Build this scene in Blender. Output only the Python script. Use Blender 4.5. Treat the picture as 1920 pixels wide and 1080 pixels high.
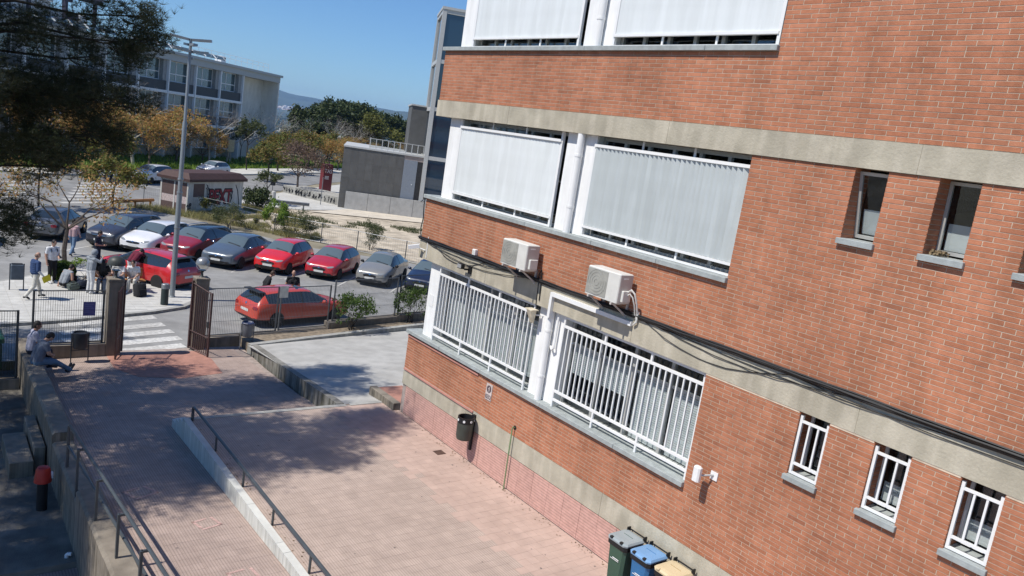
import bpy, bmesh, math, random
import numpy as np
from mathutils import Vector, Matrix, noise as mnoise
from mathutils.bvhtree import BVHTree
random.seed(11); rng = np.random.default_rng(5)
R = math.radians
sc = bpy.context.scene
for o in list(bpy.data.objects): bpy.data.objects.remove(o)
col = sc.collection

# ------------------------------------------------------------------ camera, world, sun, exposure
CAM = Vector((0, 0, 7.4)); YAW, PIT, ROL = R(38.43236), R(10.34151), R(8.75554)
cam = bpy.data.cameras.new('camera'); cam.sensor_width = 36; cam.lens = 1468.01/1920*36
cam.clip_start = .1; cam.clip_end = 30000
co = bpy.data.objects.new('camera', cam); col.objects.link(co); sc.camera = co
fw = Vector((math.sin(YAW)*math.cos(PIT), math.cos(YAW)*math.cos(PIT), -math.sin(PIT)))
r0 = Vector((math.cos(YAW), -math.sin(YAW), 0)); u0 = r0.cross(fw)
rt = r0*math.cos(ROL)+u0*math.sin(ROL); up = -r0*math.sin(ROL)+u0*math.cos(ROL)
co.matrix_world = Matrix(((rt.x, up.x, -fw.x, CAM.x), (rt.y, up.y, -fw.y, CAM.y), (rt.z, up.z, -fw.z, CAM.z), (0, 0, 0, 1)))

SUN_EL, SUN_AZ = R(55), R(-86)          # azimuth from +Y towards +X
sd = Vector((math.sin(SUN_AZ)*math.cos(SUN_EL), math.cos(SUN_AZ)*math.cos(SUN_EL), math.sin(SUN_EL)))
wd = bpy.data.worlds.new('World'); sc.world = wd; wd.use_nodes = True
nt = wd.node_tree; bg = nt.nodes['Background']
sky = nt.nodes.new('ShaderNodeTexSky'); sky.sky_type = 'NISHITA'; sky.sun_disc = False
sky.sun_elevation = SUN_EL; sky.sun_rotation = SUN_AZ; sky.air_density = 1.0; sky.dust_density = .0; sky.ozone_density = 5.0
tn = nt.nodes.new('ShaderNodeMix'); tn.data_type = 'RGBA'; tn.blend_type = 'MULTIPLY'; tn.inputs[0].default_value = 1; tn.inputs[7].default_value = (.70, .92, 1.16, 1)
nt.links.new(sky.outputs[0], tn.inputs[6]); nt.links.new(tn.outputs[2], bg.inputs[0]); bg.inputs[1].default_value = .092
sl = bpy.data.lights.new('sun', 'SUN'); sl.energy = 4.6; sl.angle = R(.5); sl.color = (1, .955, .88)
so = bpy.data.objects.new('sun', sl); col.objects.link(so); so.rotation_euler = sd.to_track_quat('Z', 'Y').to_euler(); so.location = (0, 0, 60)
sc.render.engine = 'CYCLES'
sc.view_settings.view_transform = 'Standard'; sc.view_settings.look = 'None'; sc.view_settings.gamma = 1
sc.view_settings.use_curve_mapping = False; sc.view_settings.exposure = 0.18
sc.cycles.max_bounces = 6; sc.cycles.transparent_max_bounces = 12; sc.cycles.volume_bounces = 0

# ------------------------------------------------------------------ materials
def new_mat(name):
    m = bpy.data.materials.new(name); m.use_nodes = True
    return m, m.node_tree, m.node_tree.nodes['Principled BSDF']

def mat(name, c, rough=.7, var=.18, scale=6., metal=0., spec=.4, bump=0., bscale=40., isl=0., big=0., coat=0., tint=None, detail=4., world=False):
    """c: base colour; var: noise value variation; big: large soft stains; isl: variation per piece (island and object)."""
    m, t, b = new_mat(name); N, L = t.nodes, t.links
    b.inputs['Roughness'].default_value = rough; b.inputs['Metallic'].default_value = metal
    b.inputs['Specular IOR Level'].default_value = spec; b.inputs['Coat Weight'].default_value = coat
    b.inputs['Coat Roughness'].default_value = .06
    c2 = tuple(x*(1-var) for x in c); c1 = tuple(min(1, x*(1+var)) for x in c)
    tc = N.new('ShaderNodeTexCoord'); nz = N.new('ShaderNodeTexNoise'); nz.inputs['Scale'].default_value = scale; nz.inputs['Detail'].default_value = detail
    if world: wp = N.new('ShaderNodeNewGeometry'); CO = wp.outputs['Position']
    else: CO = tc.outputs['Object']
    L.new(CO, nz.inputs['Vector'])
    rp = N.new('ShaderNodeValToRGB'); rp.color_ramp.elements[0].position = .33; rp.color_ramp.elements[1].position = .67
    rp.color_ramp.elements[0].color = (*c2, 1); rp.color_ramp.elements[1].color = (*c1, 1)
    L.new(nz.outputs['Fac'], rp.inputs[0]); out = rp.outputs[0]
    def mul(out, fac):
        mx = N.new('ShaderNodeMix'); mx.data_type = 'RGBA'; mx.blend_type = 'MULTIPLY'; mx.inputs[0].default_value = 1
        L.new(out, mx.inputs[6]); L.new(fac, mx.inputs[7]); return mx.outputs[2]
    if isl or tint:
        g = N.new('ShaderNodeNewGeometry'); oi = N.new('ShaderNodeObjectInfo'); ad = N.new('ShaderNodeMath'); fr = N.new('ShaderNodeMath')
        ad.operation = 'ADD'; fr.operation = 'FRACT'
        L.new(g.outputs['Random Per Island'], ad.inputs[0]); L.new(oi.outputs['Random'], ad.inputs[1]); L.new(ad.outputs[0], fr.inputs[0])
        r2 = N.new('ShaderNodeValToRGB'); e = r2.color_ramp.elements
        if tint:
            for i, (p, k) in enumerate(tint):
                if i < 2: e[i].position = p; e[i].color = (*k, 1)
                else:
                    q = e.new(p); q.color = (*k, 1)
        else:
            e[0].color = (1-isl, 1-isl, 1-isl, 1); e[1].color = (1+isl*.6, 1+isl*.6, 1+isl*.6, 1)
        L.new(fr.outputs[0], r2.inputs[0]); out = mul(out, r2.outputs[0])
    if big:
        n2 = N.new('ShaderNodeTexNoise'); n2.inputs['Scale'].default_value = .55; n2.inputs['Detail'].default_value = 6; n2.inputs['Roughness'].default_value = .65
        L.new(CO, n2.inputs['Vector']); r3 = N.new('ShaderNodeValToRGB')
        r3.color_ramp.elements[0].position = .35; r3.color_ramp.elements[1].position = .62
        r3.color_ramp.elements[0].color = (1-big, 1-big*1.05, 1-big*1.1, 1); r3.color_ramp.elements[1].color = (1, 1, 1, 1)
        L.new(n2.outputs['Fac'], r3.inputs[0]); out = mul(out, r3.outputs[0])
    L.new(out, b.inputs['Base Color'])
    if bump:
        n3 = N.new('ShaderNodeTexNoise'); n3.inputs['Scale'].default_value = bscale; n3.inputs['Detail'].default_value = 5
        L.new(CO, n3.inputs['Vector']); bp = N.new('ShaderNodeBump'); bp.inputs['Strength'].default_value = bump; bp.inputs['Distance'].default_value = .02
        L.new(n3.outputs['Fac'], bp.inputs['Height']); L.new(bp.outputs[0], b.inputs['Normal'])
    return m

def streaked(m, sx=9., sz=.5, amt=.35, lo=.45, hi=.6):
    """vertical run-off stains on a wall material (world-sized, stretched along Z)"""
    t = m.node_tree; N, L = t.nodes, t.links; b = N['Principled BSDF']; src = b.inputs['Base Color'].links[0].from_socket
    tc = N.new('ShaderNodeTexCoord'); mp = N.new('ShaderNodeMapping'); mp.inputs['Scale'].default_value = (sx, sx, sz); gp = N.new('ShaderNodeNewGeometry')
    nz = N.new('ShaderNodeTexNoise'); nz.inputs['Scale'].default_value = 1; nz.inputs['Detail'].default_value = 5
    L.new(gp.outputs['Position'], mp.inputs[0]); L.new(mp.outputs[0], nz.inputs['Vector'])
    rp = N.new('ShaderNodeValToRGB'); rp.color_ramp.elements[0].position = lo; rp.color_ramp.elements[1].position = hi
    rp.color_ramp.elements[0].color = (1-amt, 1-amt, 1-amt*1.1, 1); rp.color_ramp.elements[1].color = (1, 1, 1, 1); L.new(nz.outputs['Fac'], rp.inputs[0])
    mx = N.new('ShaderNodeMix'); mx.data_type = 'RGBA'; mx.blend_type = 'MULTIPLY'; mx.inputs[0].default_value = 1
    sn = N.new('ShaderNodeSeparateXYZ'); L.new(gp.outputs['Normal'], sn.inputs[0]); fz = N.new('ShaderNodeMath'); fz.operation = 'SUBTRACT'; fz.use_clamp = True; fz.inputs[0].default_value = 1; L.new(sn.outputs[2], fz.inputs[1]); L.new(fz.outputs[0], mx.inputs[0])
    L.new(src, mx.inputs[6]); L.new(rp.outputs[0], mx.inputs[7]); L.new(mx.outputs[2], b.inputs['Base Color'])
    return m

def grooved(m, axis=0, pitch=.04, amt=.3, depth=.35):
    """fine grooves pressed into a paving or plinth tile"""
    t = m.node_tree; N, L = t.nodes, t.links; b = N['Principled BSDF']; src = b.inputs['Base Color'].links[0].from_socket
    tc = N.new('ShaderNodeTexCoord'); sp = N.new('ShaderNodeSeparateXYZ'); g = N.new('ShaderNodeNewGeometry'); L.new(g.outputs['Position'], sp.inputs[0])
    m1 = N.new('ShaderNodeMath'); m1.operation = 'MULTIPLY'; m1.inputs[1].default_value = 2*math.pi/pitch; L.new(sp.outputs[axis], m1.inputs[0])
    s = N.new('ShaderNodeMath'); s.operation = 'SINE'; L.new(m1.outputs[0], s.inputs[0])
    rp = N.new('ShaderNodeValToRGB'); rp.color_ramp.elements[0].position = .12; rp.color_ramp.elements[1].position = .42
    rp.color_ramp.elements[0].color = (1-amt, 1-amt, 1-amt, 1); rp.color_ramp.elements[1].color = (1, 1, 1, 1)
    a = N.new('ShaderNodeMath'); a.operation = 'MULTIPLY_ADD'; a.inputs[1].default_value = .5; a.inputs[2].default_value = .5; L.new(s.outputs[0], a.inputs[0]); L.new(a.outputs[0], rp.inputs[0])
    mx = N.new('ShaderNodeMix'); mx.data_type = 'RGBA'; mx.blend_type = 'MULTIPLY'; mx.inputs[0].default_value = 1
    L.new(src, mx.inputs[6]); L.new(rp.outputs[0], mx.inputs[7]); L.new(mx.outputs[2], b.inputs['Base Color'])
    bp = N.new('ShaderNodeBump'); bp.inputs['Strength'].default_value = depth; bp.inputs['Distance'].default_value = .006
    L.new(rp.outputs[0], bp.inputs['Height']); L.new(bp.outputs[0], b.inputs['Normal'])
    return m

def glass(name, tint=(.93, .95, .95), rough=.02, body=.75):
    m, t, b = new_mat(name); N, L = t.nodes, t.links
    tr = N.new('ShaderNodeBsdfTransparent'); tr.inputs[0].default_value = (*tint, 1)
    gl = N.new('ShaderNodeBsdfGlossy'); gl.inputs['Roughness'].default_value = rough; gl.inputs[0].default_value = (.9, .95, 1, 1)
    lw = N.new('ShaderNodeLayerWeight'); pw = N.new('ShaderNodeMath'); pw.operation = 'POWER'; pw.inputs[1].default_value = 4; fr = N.new('ShaderNodeMath'); fr.operation = 'MULTIPLY_ADD'; fr.inputs[1].default_value = .75; fr.inputs[2].default_value = .05
    L.new(lw.outputs['Facing'], pw.inputs[0]); L.new(pw.outputs[0], fr.inputs[0]); mx = N.new('ShaderNodeMixShader')
    L.new(fr.outputs[0], mx.inputs[0]); L.new(tr.outputs[0], mx.inputs[1]); L.new(gl.outputs[0], mx.inputs[2])
    L.new(mx.outputs[0], N['Material Output'].inputs[0]); return m

def mirror_glass(name, c, rough=.03, spec=1.0, ior=1.9):
    m, t, b = new_mat(name); b.inputs['Base Color'].default_value = (*c, 1); b.inputs['Roughness'].default_value = rough
    b.inputs['IOR'].default_value = ior; b.inputs['Specular IOR Level'].default_value = spec; return m

def paint(name, c, flake=.0):
    return mat(name, c, rough=.34, var=.05, scale=3, spec=.5, coat=1., metal=flake)

def leafmat(name, tints, trans=.35):
    m, t, b = new_mat(name); N, L = t.nodes, t.links; b.inputs['Roughness'].default_value = .6; b.inputs['Specular IOR Level'].default_value = .25
    g = N.new('ShaderNodeNewGeometry'); rp = N.new('ShaderNodeValToRGB'); e = rp.color_ramp.elements
    for i, k in enumerate(tints):
        p = i/(len(tints)-1)
        if i < 1: e[0].position = p; e[0].color = (*k, 1)
        elif i == len(tints)-1: e[-1].position = p; e[-1].color = (*k, 1)
        else: q = e.new(p); q.color = (*k, 1)
    L.new(g.outputs['Random Per Island'], rp.inputs[0]); L.new(rp.outputs[0], b.inputs['Base Color'])
    tl = N.new('ShaderNodeBsdfTranslucent'); L.new(rp.outputs[0], tl.inputs[0]); mx = N.new('ShaderNodeMixShader'); mx.inputs[0].default_value = trans
    L.new(b.outputs[0], mx.inputs[1]); L.new(tl.outputs[0], mx.inputs[2]); L.new(mx.outputs[0], N['Material Output'].inputs[0]); return m

# ------------------------------------------------------------------ geometry helpers
class MB:
    def __init__(s): s.v = []; s.f = []; s.m = []
    def add(s, vs, fs, mi=0):
        n = len(s.v); s.v += [tuple(p) for p in vs]; s.f += [tuple(i+n for i in f) for f in fs]; s.m += [mi]*len(fs); return s
    def poly(s, pts, mi=0): return s.add(pts, [tuple(range(len(pts)))], mi)
    def box(s, x0, x1, y0, y1, z0, z1, mi=0, M=None):
        vs = [Vector((x, y, z)) for z in (z0, z1) for x, y in ((x0, y0), (x1, y0), (x1, y1), (x0, y1))]
        if M: vs = [M @ p for p in vs]
        return s.add(vs, [(0, 3, 2, 1), (4, 5, 6, 7), (0, 1, 5, 4), (1, 2, 6, 5), (2, 3, 7, 6), (3, 0, 4, 7)], mi)
    def rbox(s, x0, x1, y0, y1, z0, z1, b=.02, mi=0, M=None):
        """box with chamfered vertical and top edges"""
        def ring(z, i): return [(x0+i+c, y0+i, z) if False else None for c in (0,)]
        P = []
        for z, i in ((z0, 0), (z1-b, 0), (z1, b)):
            c = b if i == 0 else b*.6
            P.append([(x0+i+c, y0+i, z), (x1-i-c, y0+i, z), (x1-i, y0+i+c, z), (x1-i, y1-i-c, z), (x1-i-c, y1-i, z), (x0+i+c, y1-i, z), (x0+i, y1-i-c, z), (x0+i, y0+i+c, z)])
        vs = [Vector(p) for r_ in P for p in r_]
        if M: vs = [M @ p for p in vs]
        fs = [tuple(reversed(range(8))), tuple(range(16, 24))]
        for k in range(2):
            for i in range(8): fs.append((k*8+i, k*8+(i+1) % 8, k*8+8+(i+1) % 8, k*8+8+i))
        return s.add(vs, fs, mi)
    def prism(s, pts, z0, z1, mi=0):
        """pts: xy polygon counter-clockwise; z0/z1 numbers or functions of x,y"""
        f0 = z0 if callable(z0) else (lambda x, y: z0); f1 = z1 if callable(z1) else (lambda x, y: z1)
        n = len(pts); vs = [(x, y, f0(x, y)) for x, y in pts]+[(x, y, f1(x, y)) for x, y in pts]
        return s.add(vs, [tuple(reversed(range(n))), tuple(range(n, 2*n))]+[(i, (i+1) % n, n+(i+1) % n, n+i) for i in range(n)], mi)
    def extrude(s, pts, vec, mi=0):
        n = len(pts); vec = Vector(vec); vs = [Vector(p) for p in pts]; vs = vs+[p+vec for p in vs]
        return s.add(vs, [tuple(reversed(range(n))), tuple(range(n, 2*n))]+[(i, (i+1) % n, n+(i+1) % n, n+i) for i in range(n)], mi)
    def tube(s, pts, r, n=6, mi=0, cap=True):
        pts = [Vector(p) for p in pts]; k = len(pts); rs = r if isinstance(r, (list, tuple)) else [r]*k
        vs = []; pu = None
        for i, p in enumerate(pts):
            d = (pts[min(i+1, k-1)]-pts[max(i-1, 0)]).normalized()
            if pu is None: a = Vector((0, 0, 1)) if abs(d.z) < .9 else Vector((1, 0, 0)); u = d.cross(a).normalized()
            else: u = (pu-d*pu.dot(d)).normalized()
            pu = u; w = d.cross(u)
            vs += [p+(u*math.cos(2*math.pi*j/n)+w*math.sin(2*math.pi*j/n))*rs[i] for j in range(n)]
        fs = [(i*n+j, i*n+(j+1) % n, (i+1)*n+(j+1) % n, (i+1)*n+j) for i in range(k-1) for j in range(n)]
        if cap: fs += [tuple(reversed(range(n))), tuple(range((k-1)*n, k*n))]
        return s.add(vs, fs, mi)
    def cyl(s, p0, p1, r0, r1=None, n=12, mi=0): return s.tube([p0, p1], [r0, r0 if r1 is None else r1], n, mi)
    def lathe(s, prof, c=(0, 0, 0), n=16, mi=0, M=None):
        vs = [Vector((r*math.cos(2*math.pi*j/n), r*math.sin(2*math.pi*j/n), z)) for r, z in prof for j in range(n)]
        c = Vector(c); vs = [(M @ p if M else p)+c for p in vs]; k = len(prof)
        fs = [(i*n+j, i*n+(j+1) % n, (i+1)*n+(j+1) % n, (i+1)*n+j) for i in range(k-1) for j in range(n)]
        return s.add(vs, fs+[tuple(reversed(range(n))), tuple(range((k-1)*n, k*n))], mi)
    def ell(s, c, rad, n=12, k=8, mi=0, M=None, half=False):
        prof = []; a0 = 0 if half else -math.pi/2; c = Vector(c); vs = []; rx, ry, rz = rad
        for i in range(k+1):
            a = a0+(math.pi/2-a0)*i/k; cr = max(math.cos(a), .001)
            for j in range(n):
                q = Vector((rx*cr*math.cos(2*math.pi*j/n), ry*cr*math.sin(2*math.pi*j/n), rz*math.sin(a))); vs.append((M @ q if M else q)+c)
        fs = [(i*n+j, i*n+(j+1) % n, (i+1)*n+(j+1) % n, (i+1)*n+j) for i in range(k) for j in range(n)]
        return s.add(vs, fs+[tuple(reversed(range(n))), tuple(range(k*n, (k+1)*n))], mi)
    def mesh(s, name, mats, smooth=False):
        me = bpy.data.meshes.new(name); me.from_pydata([tuple(p) for p in s.v], [], s.f)
        for m in (mats if isinstance(mats, (list, tuple)) else [mats]): me.materials.append(m)
        if any(s.m): me.polygons.foreach_set('material_index', s.m)
        if smooth:
            me.polygons.foreach_set('use_smooth', [True]*len(me.polygons)); me.set_sharp_from_angle(angle=R(40 if smooth is True else smooth))
        me.update(); return me
    def build(s, name, mats, parent=None, smooth=False, local=False, **kw):
        return link(name, s.mesh(name, mats, smooth), parent, local, **kw)

def wm(o): return (wm(o.parent) @ o.matrix_parent_inverse @ o.matrix_basis) if o.parent else o.matrix_basis.copy()
def props(o, label=None, cat=None, group=None, kind=None):
    if label: o['label'] = label
    if cat: o['category'] = cat
    if group: o['group'] = group
    if kind: o['kind'] = kind
    return o
def link(name, me, parent=None, local=False, loc=None, **kw):
    o = bpy.data.objects.new(name, me); col.objects.link(o)
    if loc: o.location = loc
    if parent:
        o.parent = parent
        if not local: o.matrix_parent_inverse = wm(parent).inverted()
    return props(o, **kw)
def thing(name, label, cat, loc=(0, 0, 0), rz=0, group=None):
    o = bpy.data.objects.new(name, None); col.objects.link(o); o.location = loc; o.rotation_euler = (0, 0, rz); o.empty_display_size = .3
    o.matrix_basis = Matrix.Translation(loc) @ Matrix.Rotation(rz, 4, 'Z')
    return props(o, label, cat, group)
def dup(o, parent=None, loc=None, rz=None, sca=None, **kw):
    c = o.copy(); col.objects.link(c)
    if parent: c.parent = parent
    if loc is not None:
        c.matrix_basis = Matrix.Translation(loc) @ Matrix.Rotation(rz or 0, 4, 'Z') @ (Matrix.Diagonal((sca, sca, sca, 1)) if isinstance(sca, (int, float)) else Matrix.Diagonal((*sca, 1)) if sca else Matrix.Identity(4))
    for ch in list(o.children): dup(ch, c)
    return props(c, **kw)
def S(name, mb, m, parent=None, smooth=False, **kw): return mb.build(name, m, parent, smooth, kind='structure' if not parent else None, **kw)
def text(s, size, M, name, m, parent=None, depth=.004, sx=1., off=0.):
    cu = bpy.data.curves.new(name, 'FONT'); cu.body = s; cu.size = size; cu.extrude = depth; cu.align_x = 'CENTER'; cu.align_y = 'CENTER'; cu.offset = off
    t = bpy.data.objects.new(name, cu); col.objects.link(t); dg = bpy.context.evaluated_depsgraph_get(); me = bpy.data.meshes.new_from_object(t.evaluated_get(dg))
    bpy.data.objects.remove(t); me.transform(M @ Matrix.Diagonal((sx, 1, 1, 1))); me.materials.clear(); me.materials.append(m); me.name = name
    return link(name, me, parent)
def frame(o, x, y):
    """matrix with local x along world vector x, local y along y, z = x cross y, origin o"""
    x = Vector(x).normalized(); y = Vector(y).normalized(); z = x.cross(y)
    return Matrix(((x.x, y.x, z.x, o[0]), (x.y, y.y, z.y, o[1]), (x.z, y.z, z.z, o[2]), (0, 0, 0, 1)))
def pix(p):
    q = Vector(p)-CAM; d = q.dot(fw)
    return (q.dot(rt)/d, q.dot(up)/d, d)
def seen(p, mx=.03):
    x, y, d = pix(p); return d > 0 and abs(x) < .654+mx and abs(y) < .368+mx

# ================================================================== MATERIALS
brick_t = [(0, (.86, .82, .80)), (.3, (.99, .98, .96)), (.55, (1.07, 1.09, 1.12)), (.8, (.95, .92, .90)), (.94, (1.10, 1.16, 1.2)), (1, (.78, .74, .74))]
m_brick = streaked(mat('brick', (.475, .190, .102), rough=.8, var=.10, scale=9, bump=.25, bscale=60, tint=brick_t, big=.2, world=True), 2.6, .25, .17, .38, .58)
m_mortar = mat('mortar', (.53, .43, .33), rough=.95, var=.12, scale=6, bump=.3, big=.2, world=True)
m_conc = streaked(mat('beige_concrete', (.50, .455, .36), rough=.9, var=.10, scale=3, bump=.35, bscale=25, big=.18, world=True), 5, .8, .14)
m_plaster = streaked(mat('white_plaster', (.86, .86, .85), rough=.75, var=.03, scale=4, big=.05), 7, .5, .07)
m_white = mat('white_metal', (.78, .78, .77), rough=.42, var=.03, scale=5, spec=.5)
m_slat = streaked(mat('white_slat', (.72, .75, .75), rough=.45, var=.03, scale=3, spec=.5, isl=.04), 5, .8, .06)
m_slat_shade = streaked(mat('shaded_white_slat', (.55, .59, .59), rough=.45, var=.03, scale=3, spec=.5, isl=.05), 5, .8, .08)  # white slat with shade put into its colour, for blades turned from the sun
m_sill = mat('sill_stone', (.34, .37, .365), rough=.75, var=.12, scale=9, bump=.2, big=.12)
m_alu = mat('aluminium', (.50, .50, .48), rough=.4, var=.05, metal=.3)
m_pinkt = grooved(mat('pink_tile', (.58, .345, .29), world=True, rough=.7, var=.10, scale=9, isl=.06, big=.14), 2, .06, .26)
m_pinkm = mat('pink_metal', (.50, .24, .19), rough=.55, var=.08)
m_black = mat('black_rubber', (.012, .012, .013), rough=.55, var=.2)
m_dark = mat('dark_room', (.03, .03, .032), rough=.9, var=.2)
m_pane = glass('window_pane')
m_blind = mat('grey_blind', (.60, .62, .62), rough=.7, var=.05, isl=.06)
m_vblind = mat('vertical_blind', (.52, .53, .52), rough=.8, var=.05, isl=.12)
m_plaza = grooved(mat('plaza_tile', (.45, .355, .30), world=True, rough=.85, var=.07, scale=3, isl=.06, big=.09, bump=0), 0, .05, .24)
m_plain = mat('plain_tile', (.485, .358, .30), world=True, rough=.85, var=.07, scale=3, isl=.045, big=.16, bump=.15)
m_ramp = grooved(mat('ramp_tile', (.405, .312, .268), world=True, rough=.85, var=.09, scale=2.5, isl=.06, big=.12), 0, .05, .26)
m_redpav = mat('red_paving', (.42, .215, .165), rough=.85, var=.14, scale=5, bump=.3, big=.2)
m_joint = mat('paving_joint', (.33, .27, .24), rough=.95, var=.2)
m_slab = mat('slab_concrete', (.42, .41, .385), rough=.9, var=.08, scale=2.2, bump=.25, bscale=30, big=.12)
m_kerb = streaked(mat('kerb_concrete', (.37, .365, .34), rough=.9, var=.14, scale=5, bump=.4, big=.2), 5, .7, .25)
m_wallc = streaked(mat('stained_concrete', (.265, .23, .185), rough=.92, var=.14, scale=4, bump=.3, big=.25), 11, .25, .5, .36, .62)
m_wallc2 = streaked(mat('low_wall_concrete', (.60, .60, .56), rough=.9, var=.07, scale=4, bump=.2, big=.1), 14, .3, .22, .36, .62)
m_kerbd = streaked(mat('shaded_dirty_kerb', (.25, .24, .215), rough=.92, var=.2, scale=4, bump=.3, big=.3), 8, .3, .6, .36, .6)  # kerb colour darkened to include the shade on its face, plus dirt streaks
m_rail = mat('grey_rail', (.075, .085, .09), rough=.38, var=.1, spec=.5, metal=.2)
m_yard = mat('yard_concrete', (.20, .185, .16), rough=.95, var=.28, scale=2, bump=.5, big=.4)

# ================================================================== BRICK BUILDING
W = 10.456
bld = thing('brick_building', 'red brick school block with beige concrete bands and white shuttered windows', 'building', (W, 9, 0))
P = lambda name, mb, m, parent=bld, **kw: mb.build(name, m, parent, **kw)
Y0, Y1 = -1.5, 17.2            # facade extent
CR, BL, JT = .068, .306, .0115 # brick course, pitch, joint
small = [(5.47, 5.96), (4.28, 4.80), (3.14, 3.66), (1.98, 2.50), (.82, 1.34)]
low_h = [(a, b, 3.20, 4.19) for a, b in small]; upp_h = [(a, b, 6.79, 7.80) for a, b in small]
fields = [  # y0,y1,z0,z1,holes
    (Y0, Y1, 1.22, 2.17, []), (Y0, 7.73, 2.17, 4.19, low_h),
    (Y0, Y1, 4.65, 5.73, []), (Y0, 7.70, 5.73, 7.79, upp_h),
    (Y0, Y1, 8.19, 9.37, []), (Y0, 7.62, 9.37, 11.45, [])]
bricks = []
for (a, b, z0, z1, holes) in fields:
    n = max(1, round((z1-z0)/CR)); cr = (z1-z0)/n
    for k in range(n):
        zc0, zc1 = z0+k*cr, z0+(k+1)*cr; off = (k % 2)*BL*.5+random.uniform(-.03, .03)
        cuts = [(a, b)]
        for h in holes:
            if zc0 < h[3]-.01 and zc1 > h[2]+.01:
                cuts = [s for c in cuts for s in ((c[0], min(c[1], h[0])), (max(c[0], h[1]), c[1])) if s[1]-s[0] > .03]
        for c0, c1 in cuts:
            y = math.floor((c0-off)/BL)*BL+off
            while y < c1:
                u, v = max(y, c0), min(y+BL, c1)
                if c1-v < .09: v = c1
                if u-c0 < .09 and u > c0: y += BL; continue
                if u == c0 and v-u < .09: v = min(c1, v+BL) if c1-v-BL > .09 or c1-v-BL < 0 else c1
                if v-u > .02: bricks.append((u+JT*.5*(u > c0), v-JT*.5*(v < c1), zc0+JT*.5, zc1-JT*.5))
                y = y+BL if v < c1 else c1
def bsize(b):
    c = ((b[0]+b[1])/2, (b[2]+b[3])/2); p = (W, c[0], c[1])
    if not seen(p): return 0
    q = Vector(p)-CAM; return (b[1]-b[0])*(b[3]-b[2])*W/q.length**3
bricks.sort(key=bsize, reverse=True)
ub = MB(); ub.box(0, .02, -.5, .5, -.5, .5); ume = ub.mesh('brick', m_brick)
for b in bricks[:300]:
    o = link('brick', ume, bld, loc=None); o.location = (W-random.uniform(0, .002), (b[0]+b[1])/2, (b[2]+b[3])/2); o.scale = (1, b[1]-b[0], b[3]-b[2])
mb = MB()
for b in bricks[300:]:
    d = random.uniform(0, .002); x0, x1 = W-d, W+.02
    v = [(x0, b[0], b[2]), (x0, b[1], b[2]), (x0, b[1], b[3]), (x0, b[0], b[3]), (x1, b[0], b[2]), (x1, b[1], b[2]), (x1, b[1], b[3]), (x1, b[0], b[3])]
    mb.add(v, [(0, 3, 2, 1), (0, 1, 5, 4), (1, 2, 6, 5), (2, 3, 7, 6), (3, 0, 4, 7)])
P('brick_courses', mb, m_brick, kind='stuff')
mb = MB()
for (a, b, z0, z1, holes) in fields:
    ys = sorted({a, b, *[h[0] for h in holes], *[h[1] for h in holes]})
    for u, v in zip(ys, ys[1:]):
        hh = [h for h in holes if h[0] <= u+.001 and h[1] >= v-.001]
        if not hh: mb.box(W+.003, W+.4, u, v, z0, z1)
        else:
            if hh[0][2]-z0 > .01: mb.box(W+.003, W+.4, u, v, z0, hh[0][2])
            if z1-hh[0][3] > .01: mb.box(W+.003, W+.4, u, v, hh[0][3], z1)
P('mortar_wall', mb, m_mortar)
# body behind the facade: floors, end wall, roof, back
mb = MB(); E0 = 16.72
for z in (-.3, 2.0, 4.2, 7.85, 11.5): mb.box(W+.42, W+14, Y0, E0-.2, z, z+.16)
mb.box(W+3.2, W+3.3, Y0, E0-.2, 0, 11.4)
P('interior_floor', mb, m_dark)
mb = MB(); mb.box(W+.42, W+14, E0-.18, E0-.02, -1.2, 11.4); mb.box(W+.42, W+14, Y0-.2, Y0, -1.2, 11.4); mb.box(W+14, W+14.2, Y0-.2, E0, -1.2, 11.4)
P('end_wall', mb, m_plaster)
mb = MB(); mb.box(W-.05, W+14.3, Y0-.3, Y1+.1, 11.9, 12.25); P('roof', mb, m_conc)
for i, (z0, z1, pr) in enumerate(((.765, 1.215, .0), (4.195, 4.648, .012), (7.795, 8.185, .03), (11.45, 11.9, .03))):
    mb = MB(); ys = [Y0, 1.8, 5.1, 9.5, 14.2, Y1+.02]
    for u, v in zip(ys, ys[1:]): mb.box(W-pr, W+.41, u+.004, v-.004, z0, z1)
    mb.box(W-pr+.006, W+.40, Y0, Y1+.01, z0+.002, z1-.002); mb.box(W+.41, W+14, Y1-.3, Y1+.015, z0, z1)
    P('concrete_band', mb, m_conc)
# short return walls of the brick parapets round the far corner
for (z0, z1) in ((1.22, 2.17), (4.65, 5.73), (8.19, 9.37)):
    mb = MB(); n = round((z1-z0)/CR); cr = (z1-z0)/n
    for k in range(n):
        x = W+.02-(k % 2)*.15
        while x < W+13: mb.box(max(x, W+.022)+.006, x+BL-.006, Y1-.03, Y1, z0+k*cr+.006, z0+(k+1)*cr-.006); x += BL
    P('brick_return', mb, m_brick, kind='stuff')
    mb = MB(); mb.box(W+.41, W+13, Y1-.3, Y1-.008, z0, z1); P('mortar_return', mb, m_mortar)
# piers
for (z0, z1) in ((2.262, 4.195), (5.822, 7.795), (9.462, 11.45)):
    for (u, v) in ((11.42, 12.26), (16.24, E0)):
        mb = MB(); mb.box(W+.12, W+.42, u, v, z0, z1); P('white_pier', mb, m_plaster)
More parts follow.
